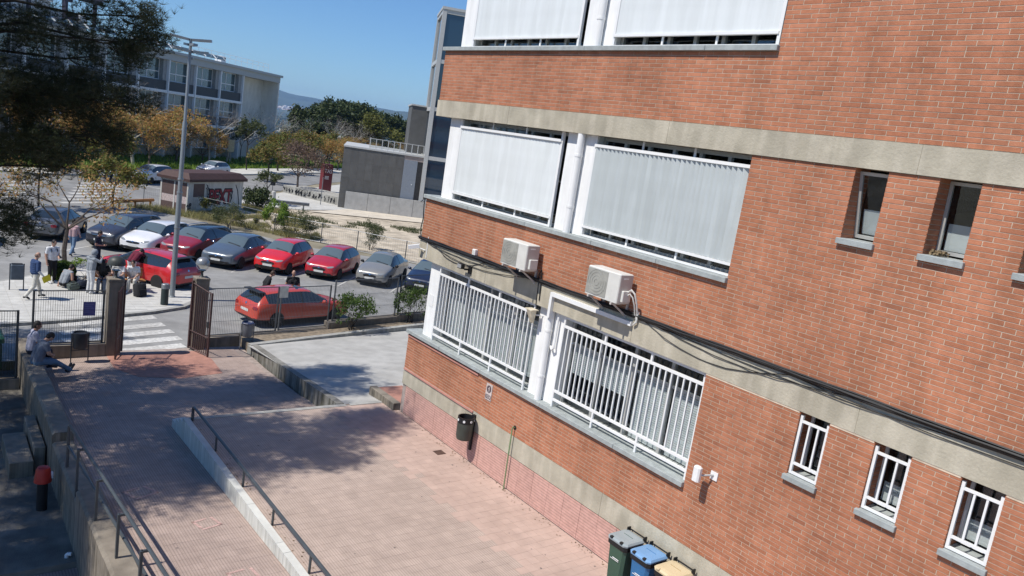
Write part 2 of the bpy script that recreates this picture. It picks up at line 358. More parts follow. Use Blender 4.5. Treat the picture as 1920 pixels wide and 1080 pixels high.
# plinth tiles
y = Y0; mb = MB(); mb.box(W+.03, W+.4, Y0, Y1, -1.0, .765); P('plinth_backing', mb, m_joint)
ut = MB(); ut.box(0, .03, -.2475, .2475, 0, .735); utm = ut.mesh('plinth_tile', m_pinkt)
while y < Y1-.2:
    o = link('plinth_tile', utm, bld); o.location = (W+.006+random.uniform(0, .003), y+.25, .012); y += .5
for (u, v, z) in ((13.9, Y1-.02, 1.165), (13.9, Y1-.02, 2.075)):
    mb = MB(); mb.box(W-.03, W+.001, u, v, z, z+.045); P('pink_strip', mb, m_pinkm)
# sills
for (z, segs) in ((2.175, (7.72, 9.4, 11.6, 13.8, 15.6, Y1+.04)), (5.735, (7.68, 9.2, 10.9, 13.0, 15.2, Y1+.04)), (9.375, (7.6, 9.0, 12.0, 14.6, Y1+.04))):
    for u, v in zip(segs, segs[1:]):
        mb = MB(); mb.rbox(W-.075, W+.40, u+.003, v-.003, z, z+.085, .008); P('sill', mb, m_sill)

# ---------------------------------------------------------------- big windows
def big_window(u, v, z0, z1, frames, panes_z, blind=None):
    """window wall at x = W+.34 with mullions, panes and sliding frames"""
    X = W+.34
    f = MB(); f.box(X-.03, X+.03, u, v, z0, z0+.07); f.box(X-.03, X+.03, u, v, z1-.07, z1)
    f.box(X-.03, X+.03, u, u+.06, z0+.07, z1-.07); f.box(X-.03, X+.03, v-.06, v, z0+.07, z1-.07)
    n = len(frames)-1
    for y in frames[1:-1]: f.box(X-.035, X+.035, y-.035, y+.035, z0+.07, z1-.07)
    for z in panes_z:
        for a, b in zip(frames, frames[1:]): f.box(X-.025, X+.025, a+.04, b-.04, z-.02, z+.02)
    w = P('window', f, m_alu)
    for a, b in zip(frames, frames[1:]):
        zs = [z0+.07, *panes_z, z1-.07]
        for c, d in zip(zs, zs[1:]):
            g = MB(); g.box(X-.004, X+.004, a+.03, b-.03, c+.01, d-.01); P('pane', g, m_pane, w)
    return w
def split(u, v, n): return [u+(v-u)*i/n for i in range(n+1)]
def shutter(u, v, z0, z1, zs0, zs1, ang, m):
    """vertical blades in a white frame in front of the window"""
    X = W+.13; f = MB(); nm = 3
    for y in split(u, v, nm): f.box(X+.008, X+.03, y-.02, y+.02, z0, z1) if y not in (u, v) else f.box(X-.03, X+.03, y-.03, y+.03, z0, z1)
    f.box(X-.055, X+.03, u-.0, v, zs1, zs1+.055); f.box(X-.05, X+.03, u, v, zs0-.05, zs0-.005)
    f.box(X-.03, X+.03, u+.03, v-.03, z0, z0+.035)
    fr = P('shutter', f, m_white); n = int((v-u)/.108); p = (v-u-.08)/n; w = p*1.10
    me = MB(); 
    me.box(-.006, .006, -w/2, w/2, 0, zs1-zs0); sm = me.mesh('slat', m)
    for i in range(n):
        o = link('slat', sm, fr, local=True); o.matrix_parent_inverse = wm(fr).inverted()
        o.matrix_basis = Matrix.Translation((X-.012, u+.04+p*(i+.5), zs0)) @ Matrix.Rotation(R(ang+random.uniform(-1.2, 1.2)), 4, 'Z')
for (z0, z1, zs0, zs1) in ((5.825, 7.79, 6.05, 7.58), (9.465, 11.44, 9.70, 11.3)):
    for (u, v, ang, m) in ((7.74, 11.40, 33, m_slat_shade), (12.42, 16.20, 9, m_slat)):
        if z0 > 9: ang, m = 7, m_slat
        big_window(u-.02 if u < 8 else 12.28, v, z0, z1, split(u, v, 6), [z0+.95])
        shutter(u, v, z0, z1, zs0, zs1, ang, m)
def grille(u, v, z0):
    X = W+.07; f = MB(); nb = round((v-u)/.14)
    for z, h in ((4.13, .05), (3.945, .05), (2.575, .05), (2.395, .045)): f.box(X-.02, X+.02, u, v, z, z+h)
    g = P('window_grille', f, m_white); ba = MB(); ba.box(-.014, .014, -.014, .014, 2.62, 3.947); bm_ = ba.mesh('bar', m_white)
    for i in range(nb+1):
        o = link('bar', bm_, g); o.location = (X, u+.02+(v-u-.04)*i/nb, 0)
    st = MB()
    for k in range(4):
        y = u+.022+(v-u-.044)*k/3; st.box(X-.018, X+.018, y-.022, y+.022, 2.262, 2.395); st.box(X-.018, X+.018, y-.022, y+.022, 2.44, 2.575); st.box(X-.018, X+.018, y-.022, y+.022, 3.995, 4.13)
    P('grille_stub', st, m_white, g)
for (u, v) in ((7.76, 11.40), (12.36, 16.20)):
    fr = split(u, v, 4); w = big_window(u-.02 if u < 8 else 12.27, v, 2.265, 4.19, fr, [3.62])
    grille(u, v, 2.27)
    X = W+.40
    if u > 12:      # vertical fabric blinds
        for i in range(34):
            y = u+.08+(v-u-.16)*i/33; b = MB(); b.box(-.003, .003, -.058, .058, 0, 1.28)
            o = b.build('blind_strip', m_vblind, w, local=True); o.matrix_parent_inverse = wm(w).inverted()
            o.matrix_basis = Matrix.Translation((X+.07, y, 2.42)) @ Matrix.Rotation(R(14+random.uniform(-8, 8)), 4, 'Z')
        for i in (8, 18, 27):
            pass
    else:           # roller blinds let down to different heights, slatted
        for k, (zb) in enumerate((2.34, 2.34, 3.02, 3.0)):
            a, b_ = fr[k]+.08, fr[k+1]-.08; z = zb; mb = MB()
            while z < 3.60: mb.box(X, X+.012, a, b_, z, z+.034); z += .042
            P('roller_blind', mb, m_blind, w)
# ---------------------------------------------------------------- small windows
def pane_set(u, v, z0, z1, X, tilt=0., blind=0.):
    f = MB(); zz = z1-z0; yy = v-u; t = .045
    f.box(-.02, .02, 0, yy, 0, t); f.box(-.02, .02, 0, yy, zz-t, zz); f.box(-.02, .02, 0, t, t, zz-t); f.box(-.02, .02, yy-t, yy, t, zz-t)
    w = f.build('window', m_alu if tilt or z0 > 6 else m_white, bld, local=True); w.matrix_parent_inverse = wm(bld).inverted()
    w.matrix_basis = Matrix.Translation((X, u, z0)) @ Matrix.Rotation(-tilt, 4, 'Y')
    g = MB(); g.box(-.004, .004, t, yy-t, t, zz-t); g.build('pane', m_pane, w, local=True)
    if blind: b = MB(); b.box(.10, .11, t, yy-t, t, zz*blind); b.build('blind_reflection_panel', m_blind, w, local=True)  # real blind in lower windows; in upper ones added to imitate a reflection
for i, (u, v) in enumerate(small):
    # brick lined reveals
    for (z0, z1) in ((3.20, 4.19), (6.79, 7.80)):
        rv = MB()
        n = 15; h = (z1-z0)/n
        for k in range(n):
            for y0_, y1_ in ((v-.006, v-.0005), (u+.0005, u+.006)):
                rv.box(W+.001, W+.395, y0_, y1_, z0+k*h+.006, z0+(k+1)*h-.006)
        P('reveal_brick', rv, m_brick, kind='stuff')
        sl_ = MB(); sl_.rbox(W-.06, W+.39, u-.0+.008, v+.02, z0-.075, z0-.002, .006) if False else sl_.box(W-.055, W+.39, u+.007, v-.007, z0+.001, z0+.012)
        sl_.rbox(W-.065, W+.012-.014, u-.03, v+.03, z0-.07, z0+.010, .006); P('sill', sl_, m_sill)
    pane_set(u+.008, v-.008, 6.83, 7.78, W+.36, tilt=R(13) if i == 0 else (R(3) if i == 1 else 0), blind=.42 if i < 3 else 0)
    cb = MB(); cb.box(W-.004, W+.25, u-.06 if False else u+.01, v-.01, 7.80, 7.812); 
    pane_set(u+.008, v-.008, 3.25, 4.17, W+.36, blind=.35 if i in (1, 2) else 0)
    X = W+.05; g = MB(); t = .02
    g.box(X-.02, X+.02, u+.012, u+.052, 3.225, 4.14); g.box(X-.02, X+.02, v-.052, v-.012, 3.225, 4.14)
    for z in (4.03, 3.375, 3.225): g.box(X-.018, X+.018, u+.052, v-.052, z, z+.036)
    gr = P('window_grille', g, m_white)
    for k in (1, 2):
        y = u+.032+(v-u-.064)*k/3; b = MB(); b.box(X-.014, X+.014, y-.014, y+.014, 3.411, 4.03); P('bar', b, m_white, gr)
# beige edging course on top of the brick piers under the lower band
edg = [Y0]+[q for a, b in sorted(small) for q in (a, b)]+[7.73]
for a, b in zip(edg[::2], edg[1::2]):
    mb = MB(); mb.box(W-.006, W-.0035, a+.005, b-.005, 4.165, 4.194); P('edging', mb, mat('edging_mortar', (.62, .50, .38), rough=.9) if a == Y0 else bpy.data.materials['edging_mortar'])

# ---------------------------------------------------------------- things fixed to the facade
def on_wall(name, label, cat, y, z, group=None): return thing(name, label, cat, (W, y, z), 0, group)
for (yy, zz0, zz1, lab) in ((11.80, 2.262, 4.19, 'white downpipe on the pier between the ground floor grilles'), (11.76, 5.822, 7.79, 'white downpipe on the pier between the first floor shutters'), (11.76, 9.462, 11.44, 'white downpipe on the topmost pier between shutters')):
    t = on_wall('downpipe', lab, 'pipe', yy, zz0); mb = MB(); mb.cyl((W+.03, yy, zz0), (W+.03, yy, zz1), .075, n=14); P('pipe', mb, m_plaster, t, smooth=True)
    mb = MB(); 
    for z in (zz0+.5, zz1-.45): mb.cyl((W+.03, yy, z), (W+.03, yy, z+.05), .083, n=14); mb.box(W+.03, W+.125, yy-.02, yy+.02, z+.01, z+.04)
    P('bracket', mb, m_plaster, t)
m_ac = mat('ac_casing', (.66, .65, .61), rough=.5, var=.05, big=.06); m_acg = mat('ac_grille', (.36, .355, .32), rough=.7, var=.1)
m_acs = mat('ac_side', (.50, .46, .43), rough=.5, var=.05)
def ac(yc, label):
    z0, z1, a, b = 4.90, 5.43, yc-.425, yc+.425; x0, x1 = W-.45, W-.11
    t = on_wall('ac_unit', label, 'air conditioner', yc, z0, 'outdoor air conditioning units on the brick wall')
    mb = MB(); mb.rbox(x0, x1, a, b, z0, z1, .015); P('casing', mb, m_ac, t)
    mb = MB(); yg0 = a+.30; mb.box(x0-.008, x0-.002, yg0, b-.02, z0+.03, z1-.03); g = P('grille', mb, m_acg, t)
    mb = MB(); c = ((yg0+b-.02)/2, (z0+z1)/2)
    for r in (.06, .12, .18, .235): mb.tube([(x0-.012, c[0]+r*math.cos(k*math.pi/12), c[1]+r*math.sin(k*math.pi/12)) for k in range(25)], .003, 3)
    for k in range(18):
        y = yg0+.02+(b-.06-yg0)*k/17; mb.box(x0-.012, x0-.0081, y-.002, y+.002, z0+.04, z1-.04)
    P('fan_guard', mb, m_acg, g)
    mb = MB(); mb.box(x0+.03, x1-.01, a-.004, a-.001, z0+.02, z1-.02); sp = P('side_panel', mb, m_acs, t)
    mb = MB(); mb.box(x0+.09, x0+.21, a-.012, a-.0045, z1-.09, z1-.07); P('handle', mb, m_white, sp)
    mb = MB(); mb.rbox(x0+.08, x1-.05, a-.06, a-.005, z0+.04, z0+.24, .01); P('valve_cover', mb, m_ac, sp)
    for y in (a+.12, b-.12):
        mb = MB(); mb.box(x0-.02, W-.0005, y-.02, y+.02, z0-.045, z0-.005); mb.box(W-.04, W-.004, y-.02, y+.02, z0-.30, z0-.046)
        mb.extrude([(W-.04, y-.01, z0-.28), (W-.04, y-.01, z0-.24), (x0+.1, y-.01, z0-.046), (x0+.05, y-.01, z0-.046)], (0, .02, 0)); P('bracket', mb, m_acs, t)
    return t
ac(12.73, 'beige air conditioning unit over the left ground floor grille'); ac2 = ac(10.02, 'beige air conditioning unit with looped pipe over the right ground floor grille')
mb = MB(); a = 10.02-.43
mb.tube([(W-.25, a-.05, 5.12), (W-.25, a-.12, 5.18), (W-.22, a-.19, 5.12), (W-.15, a-.21, 4.95), (W-.08, a-.20, 4.78), (W-.05, a-.16, 4.66)], .018, 8)
mb.tube([(W-.25, a-.05, 5.06), (W-.25, a-.10, 5.10), (W-.22, a-.15, 5.05), (W-.15, a-.165, 4.9), (W-.08, a-.15, 4.72)], .014, 8); P('pipe', mb, m_ac, ac2, smooth=True)
# cables
def wavy(z, y0, y1, n, amp, sag=0, x=.03, seed=0):
    rr = random.Random(seed); out = []
    for i in range(n+1):
        q = i/n; y = y0+(y1-y0)*q; out.append((W-x-rr.uniform(0, .02), y, z+rr.uniform(-amp, amp)-sag*math.sin(math.pi*q)))
    return out
cb = thing('cable_bundle', 'thick black cable bundle running along the wall under the air conditioners', 'cable', (W, 9, 4.68))
mb = MB()
for k in range(5): mb.tube(wavy(4.71+.016*(k-2), Y1+.03, -1.2, 46, .008, 0, .03+.012*(k % 3), k), .017, 5)
mb.tube([(W-.03, Y1+.03, 4.71), (W+.1, Y1+.05, 4.70), (W+1.5, Y1+.05, 4.74)], .035, 6); P('main_bundle', mb, m_black, cb, smooth=True)
mb = MB(); tw = [(W-.01, 17.24, 5.7), (W-.03, 17.23, 5.55), (W-.02, 17.2, 5.2), (W-.04, 17.22, 4.95), (W-.03, 17.18, 4.72)]
mb.tube(tw, .014, 5); mb.tube([(W-.02, 17.22, 5.62), (W-.1, 17.3, 5.6), (W-.02, 17.26, 5.7), (W-.07, 17.15, 5.58)], .012, 5)
for (y0_, y1_, sag, sd_) in ((17.1, 12.6, .22, 3), (17.1, 13.2, .12, 4), (16.6, 14.2, .28, 5), (9.1, 5.2, .16, 6), (9.2, 3.0, .10, 7), (9.3, 6.2, .30, 8), (6.5, 1.0, .10, 9)):
    q = MB(); q.tube(wavy(4.68, y0_, y1_, 16, .004, sag, .02, sd_), .008, 4); P('loose_cable', q, m_black, cb, smooth=True)
P('twisted_cable', mb, m_black, cb, smooth=True)
mb = MB(); mb.tube([(W-.02, 12.33, 4.72), (W-.06, 12.27, 4.85), (W-.05, 12.22, 4.95), (W-.03, 12.20, 4.7), (W-.03, 12.18, 4.3)], .012, 5); mb.tube([(W-.02, 12.3, 4.7), (W-.02, 12.27, 4.2), (W-.0, 12.2, 4.0)], .01, 5); P('drop_cable', mb, m_black, cb)
t = on_wall('cable_duct', 'white angled cable duct from the right air conditioner down to the pier', 'duct', 10.6, 4.55)
mb = MB(); mb.box(W-.085, W-.013, 9.50, 11.80, 4.50, 4.58); mb.box(W-.085, W-.013, 11.73, 11.802, 4.05, 4.4999); P('duct', mb, m_white, t)
mb = MB(); mb.tube([(W-.05, 9.46, 4.54), (W-.06, 9.40, 4.6), (W-.06, 9.38, 4.8)], .02, 8); P('flexible_pipe', mb, m_ac, t)
mb = MB(); mb.tube([(W+.05, 11.58, 4.1), (W+.05, 11.58, 3.55), (W+.04, 11.56, 3.45), (W+.04, 11.62, 3.40), (W+.05, 11.68, 3.46)], .024, 8)
P('drain_hose', mb, m_white, thing('drain_hose', 'short white hooked drain hose hanging on the pier beside the downpipe', 'hose', (W+.05, 11.6, 3.4)), smooth=True)
t = on_wall('junction_box', 'small white junction box on the cables left of the air conditioners', 'box', 14.69, 4.79); mb = MB(); mb.rbox(W-.09, W-.001, 14.63, 14.75, 4.76, 4.89, .01); P('box_body', mb, m_white, t)
mb = MB(); mb.box(W-.093, W-.0905, 14.65, 14.73, 4.775, 4.87); P('lid', mb, m_ac, t)
t = on_wall('floodlight', 'small black floodlight on the band above the left grille', 'lamp', 14.85, 4.42); mb = MB(); mb.rbox(W-.26, W-.16, 14.84, 15.02, 4.38, 4.50, .01, M=None); P('lamp_head', mb, m_black, t)
mb = MB(); mb.box(W-.17, W-.013, 14.80, 14.86, 4.36, 4.40); mb.box(W-.05, W-.013, 14.74, 14.86, 4.28, 4.46); P('bracket', mb, m_black, t); mb = MB(); mb.box(W-.266, W-.2605, 14.855, 15.005, 4.395, 4.485); P('glass_front', mb, mirror_glass('lamp_glass', (.3, .3, .3)), t)
t = on_wall('security_camera', 'white security camera on an arm at the far corner of the band', 'camera', 16.9, 4.5)
mb = MB(); mb.box(-.28, .0, -.05, .05, -.045, .045, M=Matrix.Translation((W-.12, 17.05, 4.50)) @ Matrix.Rotation(R(-25), 4, 'Z') @ Matrix.Rotation(R(-12), 4, 'Y')); P('camera_body', mb, m_white, t)
mb = MB(); mb.cyl((W-.13, 17.03, 4.46), (W-.012, 16.9, 4.42), .015, n=6); mb.cyl((W-.02, 16.82, 4.25), (W-.02, 16.82, 4.78), .014, n=6); P('arm', mb, m_white, t)
t = on_wall('alarm_siren', 'beige wedge shaped siren on the corner of the left grille', 'siren', 12.2, 4.0)
mb = MB(); mb.extrude([(W-.20, 12.20, 4.08), (W-.03, 12.20, 4.08), (W-.06, 12.20, 3.80)], (0, .14, 0)); mb.extrude([(W-.20, 12.15, 4.081), (W-.02, 12.15, 4.081), (W-.02, 12.15, 4.10), (W-.20, 12.15, 4.10)], (0, .24, 0)); P('horn', mb, mat('siren_beige', (.68, .61, .46), rough=.6), t)
mb = MB(); mb.cyl((W-.03, 12.24, 3.98), (W+.118, 12.14, 3.98), .015, n=6); P('arm', mb, m_white, t)
t = on_wall('motion_sensor', 'white motion sensor on a short arm beside the right grille', 'sensor', 7.2, 2.63)
mb = MB(); mb.rbox(W-.30, W-.20, 7.26, 7.40, 2.50, 2.76, .025); P('sensor_body', mb, m_white, t); mb = MB(); mb.cyl((W-.2, 7.30, 2.60), (W-.02, 7.18, 2.63), .018, n=8); P('arm', mb, m_alu, t)
mb = MB(); mb.box(W-.02, W-.004, 7.10, 7.24, 2.55, 2.69); P('base_plate', mb, m_white, t)
# notice on the wall
t = on_wall('wall_sign', 'small pale sign with a figure and letters under the downpipe', 'sign', 13.42, 1.86)
mb = MB(); mb.box(W-.016, W-.004, 13.305, 13.535, 1.66, 2.04); P('sign_board', mb, mat('sign_grey', (.55, .47, .44), rough=.5), t)
m_ink = mat('sign_ink', (.10, .075, .085), rough=.6)
mb = MB(); mb.lathe([(.085, 0), (.085, .003)], (W-.0165, 13.42, 1.92), 20, M=Matrix.Rotation(R(-90), 4, 'Y')); P('emblem', mb, m_ink, t)
mb = MB(); mb.box(W-.0225, W-.0200, 13.395, 13.42, 1.86, 1.97); mb.box(W-.0225, W-.0200, 13.42, 13.45, 1.92, 1.935); P('emblem_figure', mb, bpy.data.materials['sign_grey'], t)
text('BZO', .13, frame((W-.018, 13.42, 1.735), (0, -1, 0), (0, 0, 1)), 'sign_letters', m_ink, t, sx=.8)
# wall plate on the pier
mb = MB(); mb.box(W+.113, W+.119, 16.42, 16.62, 3.05, 3.35); P('wall_plate', mb, m_white, thing('wall_plate', 'pale notice plate fixed to the corner pier left of the grille', 'sign', (W+.11, 16.5, 3.05)))
# litter bin on the wall
m_bin = mat('bin_plastic', (.055, .062, .052), rough=.45, var=.15)
t = on_wall('litter_bin', 'round dark litter bin hung on the pink plinth', 'bin', 13.8, .55)
c = (W-.25, 13.80, .58); mb = MB(); mb.lathe([(.10, 0), (.165, .02), (.185, .10), (.19, .42)], c, 20); P('bin_body', mb, m_bin, t, smooth=True)
mb = MB(); mb.lathe([(.192, .42), (.196, .56), (.170, .56), (.165, .44)], c, 20)
rim = P('rim', mb, m_black, t); mb = MB()
for k in range(7): a = 2*math.pi*k/7+.3; mb.cyl((c[0]+.19*math.cos(a), c[1]+.19*math.sin(a), c[2]+.49), (c[0]+.202*math.cos(a), c[1]+.202*math.sin(a), c[2]+.49), .03, n=8)
P('rim_hole', mb, m_white, rim); mb = MB(); mb.box(W-.07, W-.001, 13.76, 13.84, .62, 1.16); mb.box(W-.001-.05, W-.001, 13.77, 13.83, .3, .6199); P('bracket', mb, m_black, t)
mb = MB(); mb.tube([(W+.005, 12.33, 1.42), (W-.06, 12.33, 1.44), (W-.075, 12.33, 1.40), (W-.075, 12.32, .7), (W-.07, 12.31, .005)], .014, 8)
t = thing('green_hose', 'thin green hose hanging from a hole in the brick down the plinth', 'hose', (W-.07, 12.31, 0)); P('hose', mb, mat('hose_green', (.16, .24, .11), rough=.5), t, smooth=True)
mb = MB(); mb.cyl((W-.005, 12.33, 1.42), (W-.0005, 12.33, 1.42), .05, n=12); P('wall_hole', mb, m_black, t)

# ================================================================== COURTYARD
SL = lambda x, y: -.5+.5*min(1, max(0, (18.7-y)/10.7)) if y < 18.7 else -.5-.45*min(1, (y-18.7)/6.8)   # ramp and path level
def slab_z(x, y): return -.72*min(1.15, max(0, (y-18.2)/8.2))
plaza = MB(); plaza.prism([(5.25, -4), (W+.03, -4), (W+.03, 17.95), (5.25, 17.95)], -.7, -.012); pl = S('plaza', plaza, m_joint)
tiles = []; TS = .20
ny = int(21.8/TS)
for j in range(ny):
    y = 17.80-(j+1)*TS
    for i in range(26):
        x = 5.26+i*TS; tiles.append((x, y, min(TS, W-x)))
tiles.sort(key=lambda t: (not seen((t[0]+.1, t[1]+.1, 0), .0), (t[0]**2+t[1]**2)))
for kind_m, name in ((m_plaza, 'paving_tile'),): pass
tm = {}
for i, (x, y, w) in enumerate(tiles[:300]):
    m = m_plain if x+.5*mnoise.noise(Vector((x*7, y*7, 0))) > 8.7 else m_plaza; key = (round(w, 3), m.name)
    if key not in tm: q = MB(); q.box(.0015, w-.0015, .0015, TS-.0015, -.03, 0); tm[key] = q.mesh('paving_tile', m)
    o = link('paving_tile', tm[key], pl); o.location = (x, y, random.uniform(-.0015, 0))
for m in (m_plaza, m_plain):
    q = MB()
    for (x, y, w) in tiles[300:]:
        if (x+.5*mnoise.noise(Vector((x*7, y*7, 0))) > 8.7) == (m is m_plain): z = random.uniform(-.0015, 0); q.box(x+.0015, x+w-.0015, y+.0015, y+TS-.0015, z-.03, z)
    q.build('paving_field', m, pl, kind='stuff')
mb = MB(); x = 5.26
while x < 9.2: mb.box(x, min(x+.6, 9.24)-.006, 17.805, 17.96, -.12, .006); x += .6
S('plaza_edging', mb, m_kerb, pl)
mb = MB()
for k in range(1, 4): mb.box(5.245, 9.0, 17.95+(k-1)*.3, 17.95+k*.3+.02*(k < 3), -.75, -.125*k)
S('courtyard_steps', mb, m_kerb)
# ramp and path surface, tiles following the slope
mb = MB(); ys = [-4, 2, 6, 8, 10, 12, 14, 16, 18.7]
for a, b in zip(ys, ys[1:]): mb.poly([(2.9, a, SL(0, a)-.014), (5.12, a, SL(0, a)-.014), (5.12, b, SL(0, b)-.014), (2.9, b, SL(0, b)-.014)])
pth = [(18.7, 9.2), (20.5, 9.05), (22, 9.1), (23.5, 9.15), (25.5, 9.3), (26.4, 9.3)]
for (a, xa), (b, xb) in zip(pth, pth[1:]): mb.poly([(2.9, a, SL(0, a)-.014), (xa, a, SL(0, a)-.014), (xb, b, SL(0, b)-.014), (2.9, b, SL(0, b)-.014)])
ramp = S('ramp_path', mb, m_joint)
rt_tiles = []
for j in range(150):
    y = -3.9+j*TS
    for i in range(31):
        x = 2.96+i*TS; lim = 5.10 if y < 18.3 else 9.0
        if x+TS*.3 > lim or y > 26.0: continue
        rt_tiles.append((x, y, min(TS, lim-x)))
rt_tiles.sort(key=lambda t: (not seen((t[0]+.1, t[1]+.1, SL(0, t[1])), .0), (t[0]**2+t[1]**2)))
def rtile(mb, x, y, w):
    a, b = y+.0015, y+TS-.0015; dz = random.uniform(-.0015, 0)
    z = [SL(0, a)+dz, SL(0, b)+dz]; mb.add([(x+.0015, a, z[0]-.03), (x+w-.0015, a, z[0]-.03), (x+w-.0015, b, z[1]-.03), (x+.0015, b, z[1]-.03), (x+.0015, a, z[0]), (x+w-.0015, a, z[0]), (x+w-.0015, b, z[1]), (x+.0015, b, z[1])],
        [(0, 3, 2, 1), (4, 5, 6, 7), (0, 1, 5, 4), (1, 2, 6, 5), (2, 3, 7, 6), (3, 0, 4, 7)])
for (x, y, w) in rt_tiles[:300]: q = MB(); rtile(q, x, y, w); q.build('paving_tile', m_ramp, ramp)
q = MB()
for (x, y, w) in rt_tiles[300:]: rtile(q, x, y, w)
q.build('paving_field', m_ramp, ramp, kind='stuff')
mb = MB(); pr = [(4.95, 25.9), (4.9, 24.4), (5.35, 23.3), (6.4, 22.9), (7.7, 23.2), (7.9, 25.0), (7.7, 26.0)]
mb.poly([(x, y, SL(x, y)+.006) for x, y in reversed(pr)]); S('red_paving_patch', mb, m_redpav)
# faint red chalk squares on the ramp
m_chalk = mat('red_chalk', (.475, .315, .28), rough=.95, var=.25, scale=30)
def chalk(cx, cy, s, rot):
    mb = MB(); M = Matrix.Translation((cx, cy, 0)) @ Matrix.Rotation(rot, 4, 'Z')
    for (a, b, c, d) in ((-s, s, -s, -s+.05), (-s, s*.4, s-.05, s), (-s, -s+.05, -s*.6, s), (s-.05, s, -s, s*.9)):
        pts = [M @ Vector(p) for p in ((a, c, 0), (b, c, 0), (b, d, 0), (a, d, 0))]; mb.poly([(p.x, p.y, SL(p.x, p.y)+.005) for p in pts])
    return mb
for (px, s, rot, lab) in (((4.42, 13.45), .2, .25, 'faint red chalk square in the middle of the ramp'), ((4.42, 11.4), .22, .1, 'faint red chalk square at the near end of the ramp'), ((3.65, 15.2), .24, .4, 'faint red chalk mark on the shaded stretch of the ramp')):
    props(chalk(*px, s, rot).build('chalk_square', m_chalk), lab, 'marking', 'red chalk squares on the ramp')
# concrete slab beside the path, its kerb wall and the planting strip
pts = [(9.16, 17.95), (14.0, 17.95), (30, 17.95), (30, 29.6), (17.1, 27.45), (13.2, 26.4), (9.45, 25.45), (9.3, 22)]
mb = MB(); gy = [17.95+i*1.0 for i in range(13)]
def slab_x0(y): return 9.16+(9.45-9.16)*(y-17.95)/7.5
def slab_y1(x): return 25.45+(x-9.45)*.253
for i in range(22):
    xa, xb = 9.2+i*.95, 9.2+(i+1)*.95
    for j in range(12):
        ya, yb = gy[j], gy[j+1]
        mb.poly([(x, min(y, slab_y1(x)), slab_z(x, min(y, slab_y1(x)))) for x, y in ((xa, ya), (xb, ya), (xb, yb), (xa, yb))])
S('concrete_slab', mb, m_slab)
ks = [(9.12, 17.96), (9.2, 20), (9.28, 22), (9.36, 23.8), (9.44, 25.4)]
mb = MB()
for (xa, a), (xb, b) in zip(ks, ks[1:]):
    n = max(1, int((b-a)/.9))
    for k in range(n):
        u, v = a+(b-a)*k/n+.004, a+(b-a)*(k+1)/n-.004; xu, xv = xa+(xb-xa)*k/n, xa+(xb-xa)*(k+1)/n
        zu, zv = slab_z(0, u)+.02, slab_z(0, v)+.02
        mb.add([(xu-.1, u, SL(0, u)-.1), (xu+.1, u, SL(0, u)-.1), (xv+.1, v, SL(0, v)-.1), (xv-.1, v, SL(0, v)-.1), (xu-.1, u, zu), (xu+.1, u, zu), (xv+.1, v, zv), (xv-.1, v, zv)],
               [(0, 3, 2, 1), (4, 5, 6, 7), (0, 1, 5, 4), (1, 2, 6, 5), (2, 3, 7, 6), (3, 0, 4, 7)])
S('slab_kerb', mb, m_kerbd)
mb = MB(); mb.box(9.35, 10.7, 17.80, 17.97, -.1, .012); S('slab_threshold', mb, m_kerb)
# side steps at the corner of the building
t = thing('side_steps', 'concrete kerb and red tiled step at the far corner of the brick building', 'steps', (10.6, 17.9, 0))
for (a, b) in ((17.22, 17.9), (17.91, 18.62)):
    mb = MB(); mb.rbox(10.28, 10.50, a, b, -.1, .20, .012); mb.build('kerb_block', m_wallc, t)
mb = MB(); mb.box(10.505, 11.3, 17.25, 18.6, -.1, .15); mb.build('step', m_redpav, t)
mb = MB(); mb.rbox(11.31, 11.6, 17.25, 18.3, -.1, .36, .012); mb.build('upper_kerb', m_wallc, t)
# low wall with handrail between ramp and plaza
t = thing('low_wall', 'low concrete wall with stained face between the ramp and the plaza', 'wall', (5.17, 12, 0))
ys = [17.86, 15.3, 13.35, 11.85, 11.5, 8.4, 5.0, 1.0]
for a, b in zip(ys, ys[1:]):
    mb = MB(); z = .05; mb.add([(5.10, b+.004, -.62), (5.24, b+.004, -.62), (5.24, a-.004, -.62), (5.10, a-.004, -.62), (5.10, b+.004, z), (5.24, b+.004, z), (5.24, a-.004, z), (5.10, a-.004, z)],
        [(0, 3, 2, 1), (4, 5, 6, 7), (0, 1, 5, 4), (1, 2, 6, 5), (2, 3, 7, 6), (3, 0, 4, 7)]); mb.build('wall_segment', m_wallc2, t)
mb = MB(); mb.box(5.10, 5.24, 17.86, 18.14, -.6, -.05); mb.box(5.10, 5.24, 18.141, 18.42, -.6, -.17); mb.box(5.10, 5.24, 18.421, 18.70, -.6, -.30); mb.build('stepped_end', m_wallc2, t)
t = thing('handrail', 'low dark grey handrail standing along the low wall beside the plaza', 'railing', (5.29, 12, 0))
mb = MB(); zt = .36; mb.tube([(5.29, 17.76, .0), (5.29, 17.76, zt-.06), (5.29, 17.73, zt-.015), (5.29, 17.66, zt), (5.29, 12, zt), (5.29, 6, zt), (5.29, 1, zt)], .033, 10); mb.build('top_rail', m_rail, t, smooth=True)
for y in (15.96, 14.17, 12.54, 10.84, 9.1, 7.4, 5.7): mb = MB(); mb.cyl((5.29, y, 0), (5.29, y, zt-.01), .024, n=8); mb.build('post', m_rail, t)
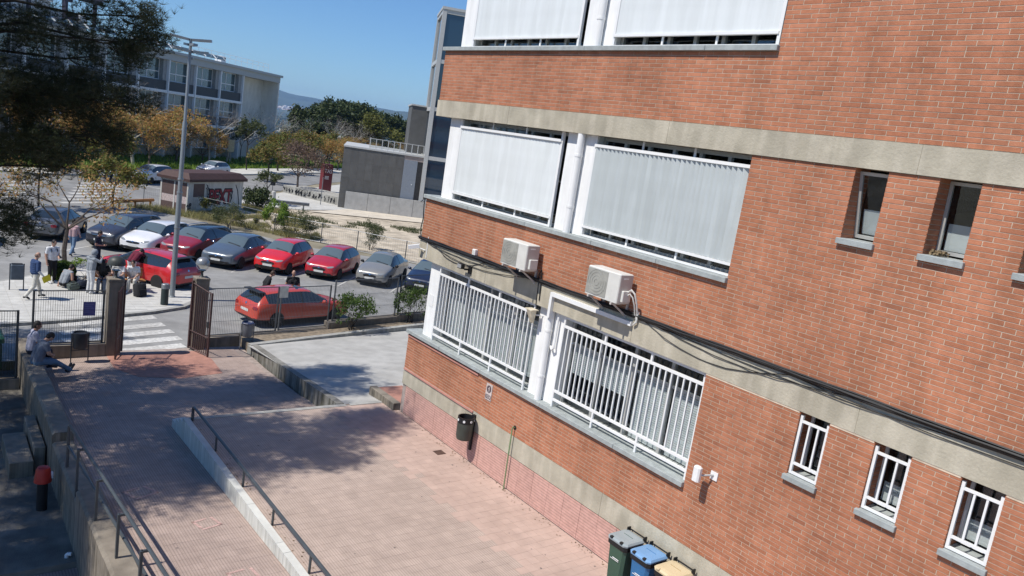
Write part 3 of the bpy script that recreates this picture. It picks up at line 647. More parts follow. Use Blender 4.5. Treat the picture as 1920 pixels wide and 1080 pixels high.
# left retaining wall
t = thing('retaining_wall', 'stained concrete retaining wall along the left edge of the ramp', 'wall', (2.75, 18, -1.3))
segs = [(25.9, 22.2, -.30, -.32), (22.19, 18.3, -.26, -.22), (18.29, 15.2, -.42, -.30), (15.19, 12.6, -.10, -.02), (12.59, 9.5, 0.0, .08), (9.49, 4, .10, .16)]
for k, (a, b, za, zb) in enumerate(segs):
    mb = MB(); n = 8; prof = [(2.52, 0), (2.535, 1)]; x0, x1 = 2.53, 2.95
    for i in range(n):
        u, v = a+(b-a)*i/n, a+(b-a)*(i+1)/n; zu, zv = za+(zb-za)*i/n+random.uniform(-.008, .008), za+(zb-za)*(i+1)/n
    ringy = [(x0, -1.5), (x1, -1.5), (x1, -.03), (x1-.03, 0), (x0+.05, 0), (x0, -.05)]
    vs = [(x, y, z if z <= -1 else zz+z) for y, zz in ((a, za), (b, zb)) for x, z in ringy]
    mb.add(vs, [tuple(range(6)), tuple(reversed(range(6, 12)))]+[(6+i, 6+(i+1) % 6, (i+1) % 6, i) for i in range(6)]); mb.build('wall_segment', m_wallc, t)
t = thing('ramp_railing', 'dark grey two bar railing fixed to the retaining wall beside the ramp', 'railing', (2.7, 13, -.3))
rx = lambda y: 2.62+(16.6-y)*.04
mb = MB(); mb.tube([(rx(16.8), 16.8, -.42), (rx(16.8), 16.8, SL(0, 16.8)+.93), (rx(16.75), 16.7, SL(0, 16.7)+.98)]+[(rx(y), y, SL(0, y)+.98) for y in (14, 12, 10, 8, 5)], .03, 8); mb.build('top_rail', m_rail, t, smooth=True)
mb = MB(); mb.tube([(rx(y), y, SL(0, y)+.52) for y in (16.8, 14, 12, 10, 8, 5)], .027, 8); mb.build('mid_rail', m_rail, t, smooth=True)
for y in (15.4, 13.85, 12.4, 11.1, 9.8, 8.5):
    mb = MB(); mb.box(rx(y)-.1-.02, rx(y)-.1+.02, y-.03, y+.03, SL(0, y)-.15, SL(0, y)+.97); mb.box(rx(y)-.1, rx(y), y-.015, y+.015, SL(0, y)+.93, SL(0, y)+.97); mb.tube([(rx(y)-.1, y, SL(0, y)+.12), (rx(y), y-.02, SL(0, y)+.15), (rx(y)+.06, y-.02, SL(0, y)+.12)], .012, 5); mb.build('post', m_rail, t)
# sunken yard at the far left
mb = MB(); mb.prism([(-14, 14.75), (2.6, 14.75), (2.6, 26), (-14, 26)], -1.9, -1.32); S('yard', mb, m_yard)
mb = MB(); mb.prism([(-14, 2), (2.6, 2), (2.6, 14.74), (-14, 14.74)], -1.9, -1.44); S('yard_lower', mb, grooved(mat('yard_tile', (.36, .27, .24), rough=.9, var=.2, scale=2, big=.3), 0, .05, .3))
mb = MB(); mb.lathe([(.10, -1.32), (.10, -.62)], (2.22, 17.0, 0), 14)
t = thing('bollard', 'short black post with a red plastic cover in the sunken yard', 'bollard', (2.22, 17.0, -1.32)); mb.build('post', m_black, t, smooth=True)
mb = MB(); mb.lathe([(.165, -.70), (.16, -.66), (.135, -.46), (.11, -.40), (.03, -.38)], (2.22, 17.0, 0), 16); mb.build('red_cover', mat('red_plastic', (.42, .03, .02), rough=.45), t, smooth=True)
mb = MB(); mb.rbox(2.30, 2.40, 16.95, 17.05, -.64, -.52, .01); mb.build('side_lens', m_white, t)
for i, (x0, x1, y0_, y1_, z1) in enumerate(((1.78, 2.24, 18.6, 20.3, -.95), (2.27, 2.50, 18.9, 20.9, -.78))):
    q = MB(); q.rbox(x0, x1, y0_, y1_, -1.32, z1, .015); props(q.build('concrete_block', m_wallc), ('wide', 'narrow')[i]+' low concrete block against the foot of the retaining wall', 'block')
mb = MB(); mb.tube([(2.39, 14.95, -1.32), (2.39, 14.95, -1.27), (2.41, 14.93, -1.24), (2.46, 14.9, -1.24)], .035, 8); props(mb.build('drain_pipe', m_white, smooth=True), 'short bent white pipe end on the yard floor beside the wall', 'pipe')
# drain grate on the plaza
t = thing('floor_drain', 'small square rusty drain grate in the plaza by the plinth', 'drain', (10.05, 14.45, 0))
m_rust = mat('rust_iron', (.10, .06, .045), rough=.8, var=.3)
mb = MB(); mb.box(9.93, 10.17, 14.33, 14.57, -.004, .003); mb.build('frame', m_rust, t)
for k in range(5): mb = MB(); mb.box(9.95, 10.15, 14.355+k*.045, 14.375+k*.045, .0035, .008); mb.build('grate_bar', m_rust, t)
# wheelie bins
def wheelie(yc, bodyc, lidc, label):
    x0, x1, y0_, y1_ = 9.86, 10.34, yc-.23, yc+.23; t = thing('wheelie_bin', label, 'bin', ((x0+x1)/2, yc, 0), 0, 'wheelie bins standing in a row by the plinth')
    mbd = mat('bin_body_'+label[:5], bodyc, rough=.5, var=.06, scale=3); mld = mat('bin_lid_'+label[:5], lidc, rough=.5, var=.06, scale=3, big=.06)
    mb = MB(); cx, cy = (x0+x1)/2, yc
    def rg(w, d, z, c=.05): return [(cx-w+c, cy-d, z), (cx+w-c, cy-d, z), (cx+w, cy-d+c, z), (cx+w, cy+d-c, z), (cx+w-c, cy+d, z), (cx-w+c, cy+d, z), (cx-w, cy+d-c, z), (cx-w, cy-d+c, z)]
    rs = [rg(.17, .17, .04), rg(.215, .205, .72), rg(.225, .215, .80)]; vs = [p for r_ in rs for p in r_]
    mb.add(vs, [tuple(reversed(range(8)))]+[(k*8+i, k*8+(i+1) % 8, k*8+8+(i+1) % 8, k*8+8+i) for k in range(2) for i in range(8)]); mb.build('bin_body', mbd, t)
    mb = MB(); rs = [rg(.232, .222, .79), rg(.245, .235, .81), rg(.245, .235, .885)]; vs = [p for r_ in rs for p in r_]
    mb.add(vs, [tuple(reversed(range(8))), tuple(range(16, 24))]+[(k*8+i, k*8+(i+1) % 8, k*8+8+(i+1) % 8, k*8+8+i) for k in range(2) for i in range(8)]); mb.build('collar', m_black, t)
    mb = MB(); rs = [rg(.255, .235, .887), rg(.258, .24, .915), rg(.235, .215, .945), rg(.17, .15, .955)]; vs = [p for r_ in rs for p in r_]
    mb.add(vs, [tuple(reversed(range(8))), tuple(range(24, 32))]+[(k*8+i, k*8+(i+1) % 8, k*8+8+(i+1) % 8, k*8+8+i) for k in range(3) for i in range(8)]); l = mb.build('lid', mld, t)
    for (a, b) in ((-.15, -.09), (.09, .15)):
        mb = MB(); mb.rbox(cx-.275, cx-.215, cy+a, cy+b, .93, .957, .006); mb.build('lid_handle', m_black if lidc[0] < .5 else mld, l)
    mb = MB(); mb.box(cx+.04, cx+.046, cy-.11, cy+.11, .9555, .960); mb.build('lid_rib', mbd, l)
    for (sy) in (-.2, .2): mb = MB(); mb.box(x1-.02, x1+.06, cy+sy-.012, cy+sy+.012, .90, .99); mb.build('hinge', m_black, t)
    mb = MB(); mb.cyl((x1+.045, cy-.21, .95), (x1+.045, cy+.21, .95), .014, n=8); mb.build('handle', m_black, t)
    for sy in (-.2, .2): mb = MB(); mb.cyl((x1-.03, cy+sy-.025, .1), (x1-.03, cy+sy+.025, .1), .1, n=16); mb.build('wheel', m_black, t)
    mb = MB(); mb.box(cx-.2195, cx-.2165, cy-.10, cy+.10, .55, .56); mb.box(cx-.2195, cx-.2165, cy-.10, cy+.05, .575, .59); mb.build('printed_text', m_white, t)
wheelie(8.43, (.045, .095, .065), (.30, .345, .36), 'green wheelie bin with a pale grey lid by the pink plinth')
wheelie(7.88, (.03, .14, .32), (.17, .33, .56), 'blue wheelie bin with a light blue lid in the middle')
wheelie(7.32, (.40, .27, .11), (.62, .51, .32), 'yellow wheelie bin with a sand yellow lid at the near end')

# old nest debris on the sill of the second upper window
mb = MB(); rn = random.Random(2)
for k in range(60): q = Vector((W+.06+rn.random()*.2, 4.76-rn.random()*.16, 6.805+rn.random()*.06)); mb.box(q.x, q.x+.03, q.y-.03, q.y, q.z, q.z+.018, M=None)
props(mb.build('nest_debris', mat('nest_straw', (.22, .16, .09), rough=1, var=.4, scale=40)), kind='stuff')

rn = random.Random(9); gm = MB()
for k in range(150):
    x, y = rn.uniform(3.1, 10.3), rn.uniform(6, 25); z = .0025 if x > 5.3 and y < 17.8 else SL(x, y)+.0025
    if 5.0 < x < 5.35 or (x > 8.9 and y > 17.8) or (17.7 < y < 19 and x > 5): continue
    r_ = rn.uniform(.008, .028); a0 = rn.random()*6; pts = [(x+r_*rn.uniform(.6, 1.2)*math.cos(a0+i*1.05), y+r_*rn.uniform(.6, 1.2)*math.sin(a0+i*1.05)) for i in range(6)]
    gm.poly([(p[0], p[1], z if z > 0 else SL(p[0], p[1])+.003) for p in pts])
props(gm.build('paving_spots', mat('gum_grey', (.16, .13, .12), rough=.9, var=.3)), kind='stuff')
lt = MB()
for k in range(260):
    y = rn.uniform(6, 17.6); x = W-abs(rn.gauss(0, .12))-.02 if rn.random() < .7 else 5.3+abs(rn.gauss(0, .15)); a0 = rn.random()*6; r_ = rn.uniform(.012, .03); z = .004+rn.random()*.006
    lt.poly([(x+r_*math.cos(a0), y+r_*math.sin(a0), z), (x+r_*.5*math.cos(a0+1.6), y+r_*.5*math.sin(a0+1.6), z+.006), (x-r_*math.cos(a0), y-r_*math.sin(a0), z), (x-r_*.5*math.cos(a0+1.6), y-r_*.5*math.sin(a0+1.6), z)])
props(lt.build('dry_leaves', mat('dry_leaf', (.15, .10, .05), rough=.9, var=.4)), kind='stuff')

# ================================================================== STREET AND CAR PARK
GZ = -1.1
m_asph = mat('asphalt', (.275, .272, .262), rough=.9, var=.14, scale=1.2, bump=.25, bscale=60, big=.18)
m_asph2 = mat('road_asphalt', (.235, .235, .232), rough=.9, var=.12, scale=.8, bump=.2, bscale=40, big=.2)
m_side = mat('pavement', (.52, .51, .475), world=True, rough=.9, var=.08, scale=3, bump=.2, big=.12, isl=.05)
m_line = mat('road_paint', (.55, .54, .51), rough=.8, var=.22, scale=9, big=.3)
m_dirt = mat('sandy_soil', (.50, .43, .33), rough=1, var=.2, scale=1.1, bump=.5, bscale=12, big=.22)
m_earth = mat('dry_earth', (.27, .24, .17), rough=1, var=.25, scale=.3, big=.3)
m_fence = mat('fence_wire', (.075, .08, .085), rough=.5, var=.1, metal=.4)
m_fgal = mat('galvanised', (.24, .25, .26), rough=.45, var=.1, metal=.5)
m_frame = mat('fence_frame', (.11, .115, .12), rough=.5, var=.1, metal=.3)
m_pil = streaked(mat('pillar_concrete', (.25, .215, .175), rough=.9, var=.12, scale=5, bump=.3, big=.2), 6, .5, .25)
m_gate = mat('gate_red_brown', (.062, .030, .027), rough=.55, var=.15, scale=7)
mb = MB(); mb.poly([(x, y, GZ-.03) for x, y in ((-400, 27), (400, 27), (400, 150), (-400, 150))]); mb.poly([(x, y, GZ-1.2) for x, y in ((-400, -60), (400, -60), (400, 27), (-400, 27))]); S('ground', mb, m_earth)
mb = MB(); mb.poly([(x, y, GZ) for x, y in ((-40, 26.2), (32, 26.2), (32, 32), (25.5, 43.6), (20.2, 47.6), (18.6, 51.0), (13.5, 60.5), (-40, 60.5))]); S('car_park', mb, m_asph)
mb = MB(); mb.poly([(x, y, GZ+.004) for x, y in ((-40, 55), (8, 55.5), (14.6, 61.5), (20, 66), (26, 74.0), (40, 92), (65, 118), (110, 150), (72, 150), (61, 121), (33, 95), (16.5, 80.5), (8, 76), (-40, 74))]); S('road', mb, m_asph2)
# island pavement in front of the gate
isl = [(-12, 29.6), (2.5, 29.9), (4.6, 30.3), (6.1, 30.85), (7.6, 31.35), (8.9, 32.05), (9.75, 33.1), (10.05, 34.2), (9.9, 35.0), (9.3, 35.5), (8.1, 36.9), (6.6, 39.0), (5.8, 39.35), (3.95, 37.3), (2.9, 36.3), (-12, 30.6)]
mb = MB(); mb.prism(isl, GZ-.02, GZ+.11); pv = S('pavement', mb, m_kerb)
inn = [(-12, 29.75), (2.45, 30.05), (4.55, 30.45), (6.05, 31.0), (7.5, 31.5), (8.75, 32.2), (9.58, 33.2), (9.86, 34.2), (9.75, 34.9), (9.15, 35.4), (7.98, 36.8), (6.5, 38.85), (5.85, 39.15), (4.05, 37.2), (3.0, 36.18), (-12, 30.5)]
# slabs of the island, clipped by centre point
def inside(p, poly):
    r = False; x, y = p
    for (x0, y0), (x1, y1) in zip(poly, poly[1:]+poly[:1]):
        if (y0 > y) != (y1 > y) and x < (x1-x0)*(y-y0)/(y1-y0)+x0: r = not r
    return r
mb = MB(); mb.prism(inn, GZ+.09, GZ+.114); S('pavement_bed', mb, m_side, pv)
q = MB(); q.box(.005, .395, .005, .395, -.02, 0); qm = q.mesh('pavement_slab', m_side); cells = []
for i in range(40):
    for j in range(28):
        x, y = 2.2+i*.4, 29.6+j*.4
        if x < 11 and all(inside(p, inn) for p in ((x, y), (x+.4, y), (x, y+.4), (x+.4, y+.4))): cells.append((x, y))
cells.sort(key=lambda c: c[0]**2+c[1]**2)
for (x, y) in cells[:300]: o = link('pavement_slab', qm, pv); o.location = (x, y, GZ+.124+random.uniform(-.002, .002))
q = MB()
for (x, y) in cells[300:]: q.box(x+.005, x+.395, y+.005, y+.395, GZ+.1, GZ+.124)
if cells[300:]: q.build('pavement_field', m_side, pv, kind='stuff')
# zebra crossing at the gate
for k, (xl, yl, xr, yr) in enumerate(((4.25, 30.25, 7.55, 31.15), (4.15, 29.25, 7.62, 30.10), (4.1, 28.35, 7.70, 29.20), (4.0, 27.5, 7.75, 28.3), (4.0, 26.65, 7.65, 27.4))):
    mb = MB(); mb.poly([(xl, yl-.5, GZ+.009), (xr, yr-.5, GZ+.009), (xr-.08, yr, GZ+.009), (xl-.08, yl, GZ+.009)]); S('crossing_stripe', mb, m_line)
def stripe(a, b, w, z=GZ+.009, name='road_marking'):
    a, b = Vector((*a, z)), Vector((*b, z)); d = (b-a).normalized(); n = Vector((-d.y, d.x, 0))*w/2
    mb = MB(); mb.poly([a-n, b-n, b+n, a+n]); return S(name, mb, m_line)
hd = Vector((.67, .74, 0)).normalized(); rd = Vector((2.27, -1.42, 0))
L1 = Vector((15.25, 37.83, 0))
for k in range(-5, 4):
    p = L1+rd*k; stripe(p.xy, (p+hd*4.6).xy, .10); t_ = Vector((.79, -.62, 0))*.38; stripe((p-t_).xy, (p+t_).xy, .10, GZ+.013)
# far zebra and pavements
for k in range(8): a = Vector((8.2+k*.42, 60.5+k*1.75)); stripe(a, a+Vector((3.6, 1.9)), .6)
for k in range(5): a = Vector((3.6+k*.3, 61.0+k*2.1)); stripe(a, a+Vector((2.6, 1.3)), .6)
mb = MB(); mb.prism([(-40, 74.5), (8, 76.5), (16.4, 80.9), (32.8, 95.4), (60.8, 121.4), (72, 131), (66, 131), (46, 112.8), (34.7, 102.8), (25, 92.6), (15, 84.4), (8, 80.2), (-40, 77.5)], GZ-.02, GZ+.12); S('far_pavement', mb, m_side)
mb = MB(); mb.prism([(15.2, 61.5), (20.5, 66), (26.2, 73.3), (34, 82.5), (45, 95), (60, 80), (41, 66.0), (33, 68), (27.4, 65.6), (24, 66.4), (20, 63.6)], GZ-.02, GZ+.07); S('near_pavement', mb, m_side)
mb = MB(); mb.poly([(x, y, GZ+.006) for x, y in ((15.9, 60.8), (18.4, 57.3), (20.4, 51.4), (23.2, 48.3), (26.5, 43.2), (33, 33), (60, 45), (46, 65.4), (41, 66.0), (33, 68), (27.4, 65.6), (24, 66.4), (20, 63.6))]); S('dirt_lot', mb, m_dirt)
mb = MB(); mb.poly([(x, y, GZ+.075) for x, y in ((27.8, 64.8), (33.2, 68.6), (41, 66.2), (62, 56), (58, 52), (40, 62.0))]); S('lot_path', mb, mat('pale_path', (.55, .49, .40), rough=1, var=.1, scale=1))

# ------------------------------------------------------------------ walls and fences round the yard
def fence_panel(label, a, b, z, h, wall=None, group='mesh fence panels round the school yard', step=.062, cross=(.30, .62), m=None, cat='fence'):
    m = m or m_fence; a, b = Vector((*a, z)), Vector((*b, z)); d = b-a; n = d.length; d.normalize()
    t = thing('mesh_fence', label, cat, a, 0, group); u = Vector((0, 0, 1))
    for p in (a, b): mb = MB(); mb.cyl(p, p+u*h, .033, n=8); mb.build('post', m_frame if m is m_fgal and h > 1.5 else m, t)
    for zz in (.04, h-.02): mb = MB(); mb.cyl(a+u*zz+d*.03, b+u*zz-d*.03, .019, n=6); mb.build('rail', m_frame if m is m_fgal and h > 1.5 else m, t)
    w = MB(); k = int(n/step)
    for i in range(1, k): p = a+d*(n*i/k); w.cyl(p+u*.05, p+u*(h-.03), .0048, n=3)
    for c in cross: w.cyl(a+u*h*c+d*.03, b+u*h*c-d*.03, .005, n=4)
    w.build('wire_mesh', m, t, kind='stuff'); return t
t = thing('boundary_wall', 'low concrete wall carrying the mesh fence right of the gate', 'wall', (10, 27, -1.1))
for pts, z1 in (([(7.95, 26.55), (9.5, 26.75), (9.5, 27.1), (7.95, 26.9)], -.68), ([(9.51, 26.75), (12.95, 27.42), (12.95, 27.80), (9.51, 27.1)], -.66), ([(12.96, 27.30), (16.4, 28.08), (16.4, 28.5), (12.96, 27.72)], -.44), ([(16.41, 28.08), (21, 29.0), (21, 29.4), (16.41, 28.5)], -.40)):
    mb = MB(); mb.prism(pts, -1.4, z1); mb.build('wall_segment', m_pil, t)
t = thing('planter_kerb', 'long concrete kerb holding a strip of soil in front of the fence', 'kerb', (12, 26.4, -.8))
for a, b in (((9.3, 25.35), (13.2, 26.35)), ((13.21, 26.352), (17.0, 27.3)), ((17.01, 27.302), (21, 28.3))):
    d = Vector((b[0]-a[0], b[1]-a[1])).normalized(); n = Vector((-d.y, d.x))*.22; mb = MB()
    mb.prism([a, b, (b[0]+n.x, b[1]+n.y), (a[0]+n.x, a[1]+n.y)], -1.3, -.60); mb.build('kerb_block', m_kerb, t)
mb = MB(); mb.prism([(9.35, 25.65), (21, 28.55), (21, 29.2), (9.35, 26.9)], -1.3, -.68); S('soil_strip', mb, mat('planter_soil', (.22, .175, .125), rough=1, var=.3, scale=6, bump=.6))
fence_panel('mesh fence panel between the right gate pillar and the first double post', (8.15, 26.75), (10.78, 27.12), -.68, 1.72, m=m_fgal)
fence_panel('mesh fence panel in front of the orange car with a white plate on it', (10.92, 27.2), (13.05, 27.62), -.66, 1.66, m=m_fgal)
fence_panel('higher mesh fence panel behind the first bushy shrub', (13.2, 27.55), (16.35, 28.25), -.44, 1.66, m=m_fgal)
fence_panel('mesh fence panel in front of the dark blue car by the building corner', (16.5, 28.25), (19.6, 28.9), -.40, 1.72)
mb = MB(); d = Vector((2.13, .42, 0)).normalized(); M = frame((11.0, 27.2, .82), d, (0, 0, 1)); mb.box(-.18, .18, -.22, .22, .015, .022, M=M); props(mb.build('fence_plate', mat('plate_white', (.55, .53, .47), rough=.5)), 'blank whitish plate wired to the fence in front of the orange car', 'sign')
# left of the gate
t = thing('left_boundary_wall', 'low concrete wall carrying the mesh fence left of the gate', 'wall', (3.9, 26.1, -1.1))
for pts in ([(2.95, 25.75), (4.9, 25.85), (4.9, 26.2), (2.95, 26.1)],): mb = MB(); mb.prism(pts, -1.5, -.55); mb.build('wall_segment', m_pil, t)
mb = MB(); mb.prism([(-8, 24.6), (2.5, 24.3), (2.5, 24.55), (-8, 24.85)], -1.6, -1.02); mb.build('wall_segment', m_pil, t)
fence_panel('mesh fence panel with a blue notice left of the gate', (2.95, 25.95), (4.82, 26.02), -.55, 1.68)
fence_panel('lower mesh fence panel at the far left over the sunken yard', (-1.5, 24.45), (2.42, 24.42), -1.02, 1.95)
mb = MB(); M = frame((4.42, 25.975, .55), (1, .037, 0), (0, 0, 1)); mb.box(-.17, .17, -.22, .22, .012, .018, M=M); t = mb.build('fence_notice', mat('notice_blue', (.10, .095, .26), rough=.45)); props(t, 'small blue notice on the mesh fence left of the gate', 'sign')
mb = MB()
for k in range(5): mb.box(-.13, .13-(k % 2)*.08, .13-k*.06, .145-k*.06, .0185, .0200, M=M)
mb.build('notice_text', mat('notice_print', (.20, .19, .36), rough=.5), t)
for i, (cx, cy, lab) in enumerate(((5.12, 26.05, 'left concrete gate pillar with the dark domed lamp'), (7.78, 26.35, 'right concrete gate pillar with the silver topped globe lamp'))):
    t = thing('gate_pillar', lab, 'pillar', (cx, cy, -1.0), 0, 'gate pillars'); mb = MB(); mb.rbox(cx-.22, cx+.22, cy-.20, cy+.20, -1.3, 1.44, .02); mb.build('shaft', m_pil, t)
    mb = MB(); mb.rbox(cx-.235, cx+.235, cy-.215, cy+.215, 1.442, 1.52, .02); mb.build('cap', m_pil, t)
m_globe = glass('globe_plastic', (.86, .86, .84), .1); m_silver = mat('lamp_silver', (.28, .29, .30), rough=.35, metal=.5, var=.05); m_ldark = mat('lamp_dark', (.05, .055, .052), rough=.5)
for (cx, cy, m, lab) in ((5.12, 26.05, m_ldark, 'globe lamp with a dark dome on the left gate pillar'), (7.78, 26.35, m_silver, 'globe lamp with a silver dome on the right gate pillar')):
    t = thing('globe_lamp', lab, 'lamp', (cx, cy, 1.52), 0, 'globe lamps on the gate pillars')
    mb = MB(); mb.lathe([(.09, 1.521), (.05, 1.56), (.035, 1.66), (.06, 1.72), (.13, 1.755), (.13, 1.765)], (cx, cy, 0), 16); mb.build('base', m_ldark, t, smooth=True)
    mb = MB(); mb.lathe([(.12, 1.766), (.175, 1.82), (.205, 1.90), (.213, 1.965)], (cx, cy, 0), 20); mb.build('globe', m_globe, t, smooth=True)
    mb = MB(); mb.lathe([(.262, 1.935), (.265, 1.96), (.245, 2.06), (.195, 2.14), (.115, 2.19), (.02, 2.205)] if m is m_ldark else [(.218, 1.955), (.22, 1.975), (.205, 2.06), (.165, 2.13), (.10, 2.175), (.02, 2.19)], (cx, cy, 0), 20); mb.build('dome', m, t, smooth=True)
def gate(label, h0, f0, z0, h):
    a, b = Vector((*h0, z0)), Vector((*f0, z0)); d = (b-a); n = d.length; d.normalize(); u = Vector((0, 0, 1)); t = thing('gate_leaf', label, 'gate', a, 0, 'gate leaves')
    mb = MB(); q = d.cross(u)
    def bar(p, z_0, z_1, w): M = frame(p, d, u); mb.box(-w, w, z_0, z_1, -w, w, M=M)
    bar(a, 0, h+.12, .032); bar(b, 0, h-.06, .026)
    for z in (.05, .62, h-.08): mb.tube([a+u*(z+(.12 if z > 1 else 0)), b+u*(z-(.02 if z > 1 else 0))], .022, 4)
    mb.build('frame', m_gate, t);     k = int(n/.1)
    for i in range(1, k):
        p = a+d*(n*i/k); mb = MB(); mb.box(-.011, .011, .07, h-.06+.10*(1-i/k), -.011, .011, M=frame(p, d, u)); mb.build('bar', m_gate, t)
    mb = MB(); p = b-d*.08+u*1.05; mb.box(-.06, .06, -.09, .09, -.03, .03, M=frame(p, d, u)); mb.build('lock', m_black, t)
gate('left red brown gate leaf standing open', (5.42, 26.15), (5.10, 25.35), -.90, 2.2); gate('right red brown gate leaf standing open', (7.50, 26.25), (7.82, 25.2), -.90, 2.2)
# bins
m_binb = mat('bin_metal', (.03, .035, .045), rough=.4, metal=.3, var=.1)
def basket(name, label, x, y, z, rz=0, col_=None, r=.19, h=.42, up_=.35, frame_=True):
    m = col_ or m_binb; t = thing(name, label, 'bin', (x, y, z), rz); W2 = Matrix.Translation((x, y, z)) @ Matrix.Rotation(rz, 4, 'Z')
    mb = MB(); mb.lathe([(r*.82, up_), (r*.95, up_+.05), (r, up_+h), (r*.9, up_+h), (r*.86, up_+h-.05)], (0, 0, 0), 18); mb.v = [tuple(W2 @ Vector(p)) for p in mb.v]; mb.build('basket', m, t, smooth=True)
    if frame_:
        for s in (-1, 1): mb = MB(); mb.cyl(W2 @ Vector((s*(r+.03), 0, 0)), W2 @ Vector((s*(r+.03), 0, up_+h-.02)), .018, n=6); mb.build('post', m, t)
        mb = MB(); mb.cyl(W2 @ Vector((-r-.03, 0, up_-.06)), W2 @ Vector((r+.03, 0, up_-.06)), .012, n=6); mb.build('crossbar', m, t)
    return t
basket('litter_bin', 'dark round litter bin on two posts beside the seated men', 4.12, 25.35, -.93, R(10), None, .21, .5, .42)
t = basket('litter_bin', 'grey litter bin lined with a blue bag at the fence by the orange car', 9.35, 26.0, -.96, 0, mat('bin_grey', (.12, .125, .14), rough=.5), .19, .48, .48)
mb = MB(); mb.lathe([(.20, .0), (.215, .03), (.19, .06), (.15, .02)], (9.35, 26.0, -.96+.93), 16); mb.build('bag', mat('bag_blue', (.035, .045, .09), rough=.4), t)
t = thing('litter_bin', 'blue grey sheet metal litter bin on legs at the left end of the pavement', 'bin', (3.35, 34.7, -.98)); mb = MB(); mb.rbox(3.13, 3.57, 34.55, 34.85, -.55, .04, .03); mb.build('bin_body', mat('bin_bluegrey', (.07, .09, .115), rough=.45), t)
for x in (3.12, 3.58): mb = MB(); mb.cyl((x, 34.7, -.98), (x, 34.7, .06), .022, n=6); mb.build('post', m_binb, t)
mb = MB(); mb.box(3.17, 3.53, 34.59, 34.81, .041, .06); mb.build('opening', m_black, t)
t = thing('green_container', 'dark green waste container behind the low fence at far left', 'container', (1.4, 25.6, GZ)); mb = MB(); mb.rbox(.2, 2.15, 25.2, 26.2, GZ+.1, -.25, .05); mb.build('container_body', mat('container_green', (.015, .05, .035), rough=.5), t)
mb = MB(); mb.rbox(.15, 2.2, 25.15, 26.25, -.24, -.05, .06); mb.build('lid', mat('container_lid', (.02, .09, .055), rough=.5), t)
for x in (.4, 1.95): mb = MB(); mb.cyl((x, 25.25, GZ+.1), (x, 25.32, GZ+.1), .1, n=12); mb.build('wheel', m_black, t)
# bollard bin and street lamp on the island
t = thing('ashtray_bollard', 'short dark cylinder bin with a perforated steel top beside the street lamp', 'bollard', (8.18, 32.36, -.976)); c = (8.18, 32.36, -.976)
mb = MB(); mb.lathe([(.145, 0), (.145, .66)], c, 20); mb.build('shaft', mat('bollard_green', (.022, .035, .034), rough=.4), t, smooth=True)
mb = MB(); mb.lathe([(.15, .662), (.15, .83), (.13, .85), (.05, .852)], c, 20); mb.build('steel_top', m_fgal, t, smooth=True)
t = thing('street_lamp', 'tall grey street lamp with crossed flat lights at the corner of the pavement', 'street lamp', (8.78, 33.6, -.976)); c = (8.78, 33.6, -.976); m_pole = mat('lamp_pole', (.25, .275, .29), rough=.45, metal=.35, var=.05, scale=2)
mb = MB(); mb.lathe([(.13, 0), (.13, .04), (.105, .06), (.105, 4.4)], c, 16); mb.build('lower_pole', m_pole, t, smooth=True)
mb = MB(); mb.lathe([(.088, 4.40), (.088, 7.2), (.062, 7.3), (.058, 10.5)], c, 16); mb.build('upper_pole', m_pole, t, smooth=True)
for z in (2.9, 4.35, 4.9): mb = MB(); mb.lathe([(.112, z), (.118, z+.02), (.118, z+.06), (.112, z+.08)], c, 16); mb.build('collar', m_silver, t, smooth=True)
for z, a in ((10.0, R(20)), (10.25, R(110)), (9.75, R(65)), (10.45, R(155))):
    for s in ((1, -1) if z != 9.75 else (1,)):
        M = Matrix.Translation((c[0], c[1], c[2]+z)) @ Matrix.Rotation(a, 4, 'Z') @ Matrix.Rotation(R(-6*s), 4, 'Y'); mb = MB(); L_ = .78 if z in (10.0, 10.45) else .32
        mb.box(min(.06*s, L_*s), max(.06*s, L_*s), -.10, .10, -.045, .045, M=M); h = mb.build('lamp_head', m_silver, t)
        mb = MB(); mb.box(min(.25*s, (L_-.03)*s), max(.25*s, (L_-.03)*s), -.08, .08, -.052, -.0455, M=M); mb.build('lamp_glass', mirror_glass('lens_%d_%d' % (z*100, s), (.5, .5, .45), .2), h)
# bench
m_wood = mat('bench_wood', (.36, .16, .05), rough=.6, var=.2, scale=12)
t = thing('park_bench', 'wooden slatted bench with people on it behind the left gate pillar', 'bench', (7.0, 34.55, -.976)); bx, by, ba = 7.0, 34.75, R(8)
BM = Matrix.Translation((bx, by, -.976)) @ Matrix.Rotation(ba, 4, 'Z')
for k in range(4): mb = MB(); mb.box(-.95, .95, -.26+k*.115, -.16+k*.115, .42, .45, M=BM); mb.build('seat_slat', m_wood, t)
for k in range(3): mb = MB(); mb.box(-.95, .95, .20+k*.025, .23+k*.025, .52+k*.125, .63+k*.125, M=BM); mb.build('back_slat', m_wood, t)
for s in (-.75, .75):
    mb = MB(); mb.box(s-.03, s+.03, -.24, .22, .37, .418, M=BM); mb.box(s-.03, s+.03, -.22, -.17, 0, .37, M=BM); mb.box(s-.03, s+.03, .15, .20, 0, .37, M=BM); mb.box(s-.025, s+.025, .285, .315, .40, .87, M=BM); mb.build('bench_leg', m_binb, t)

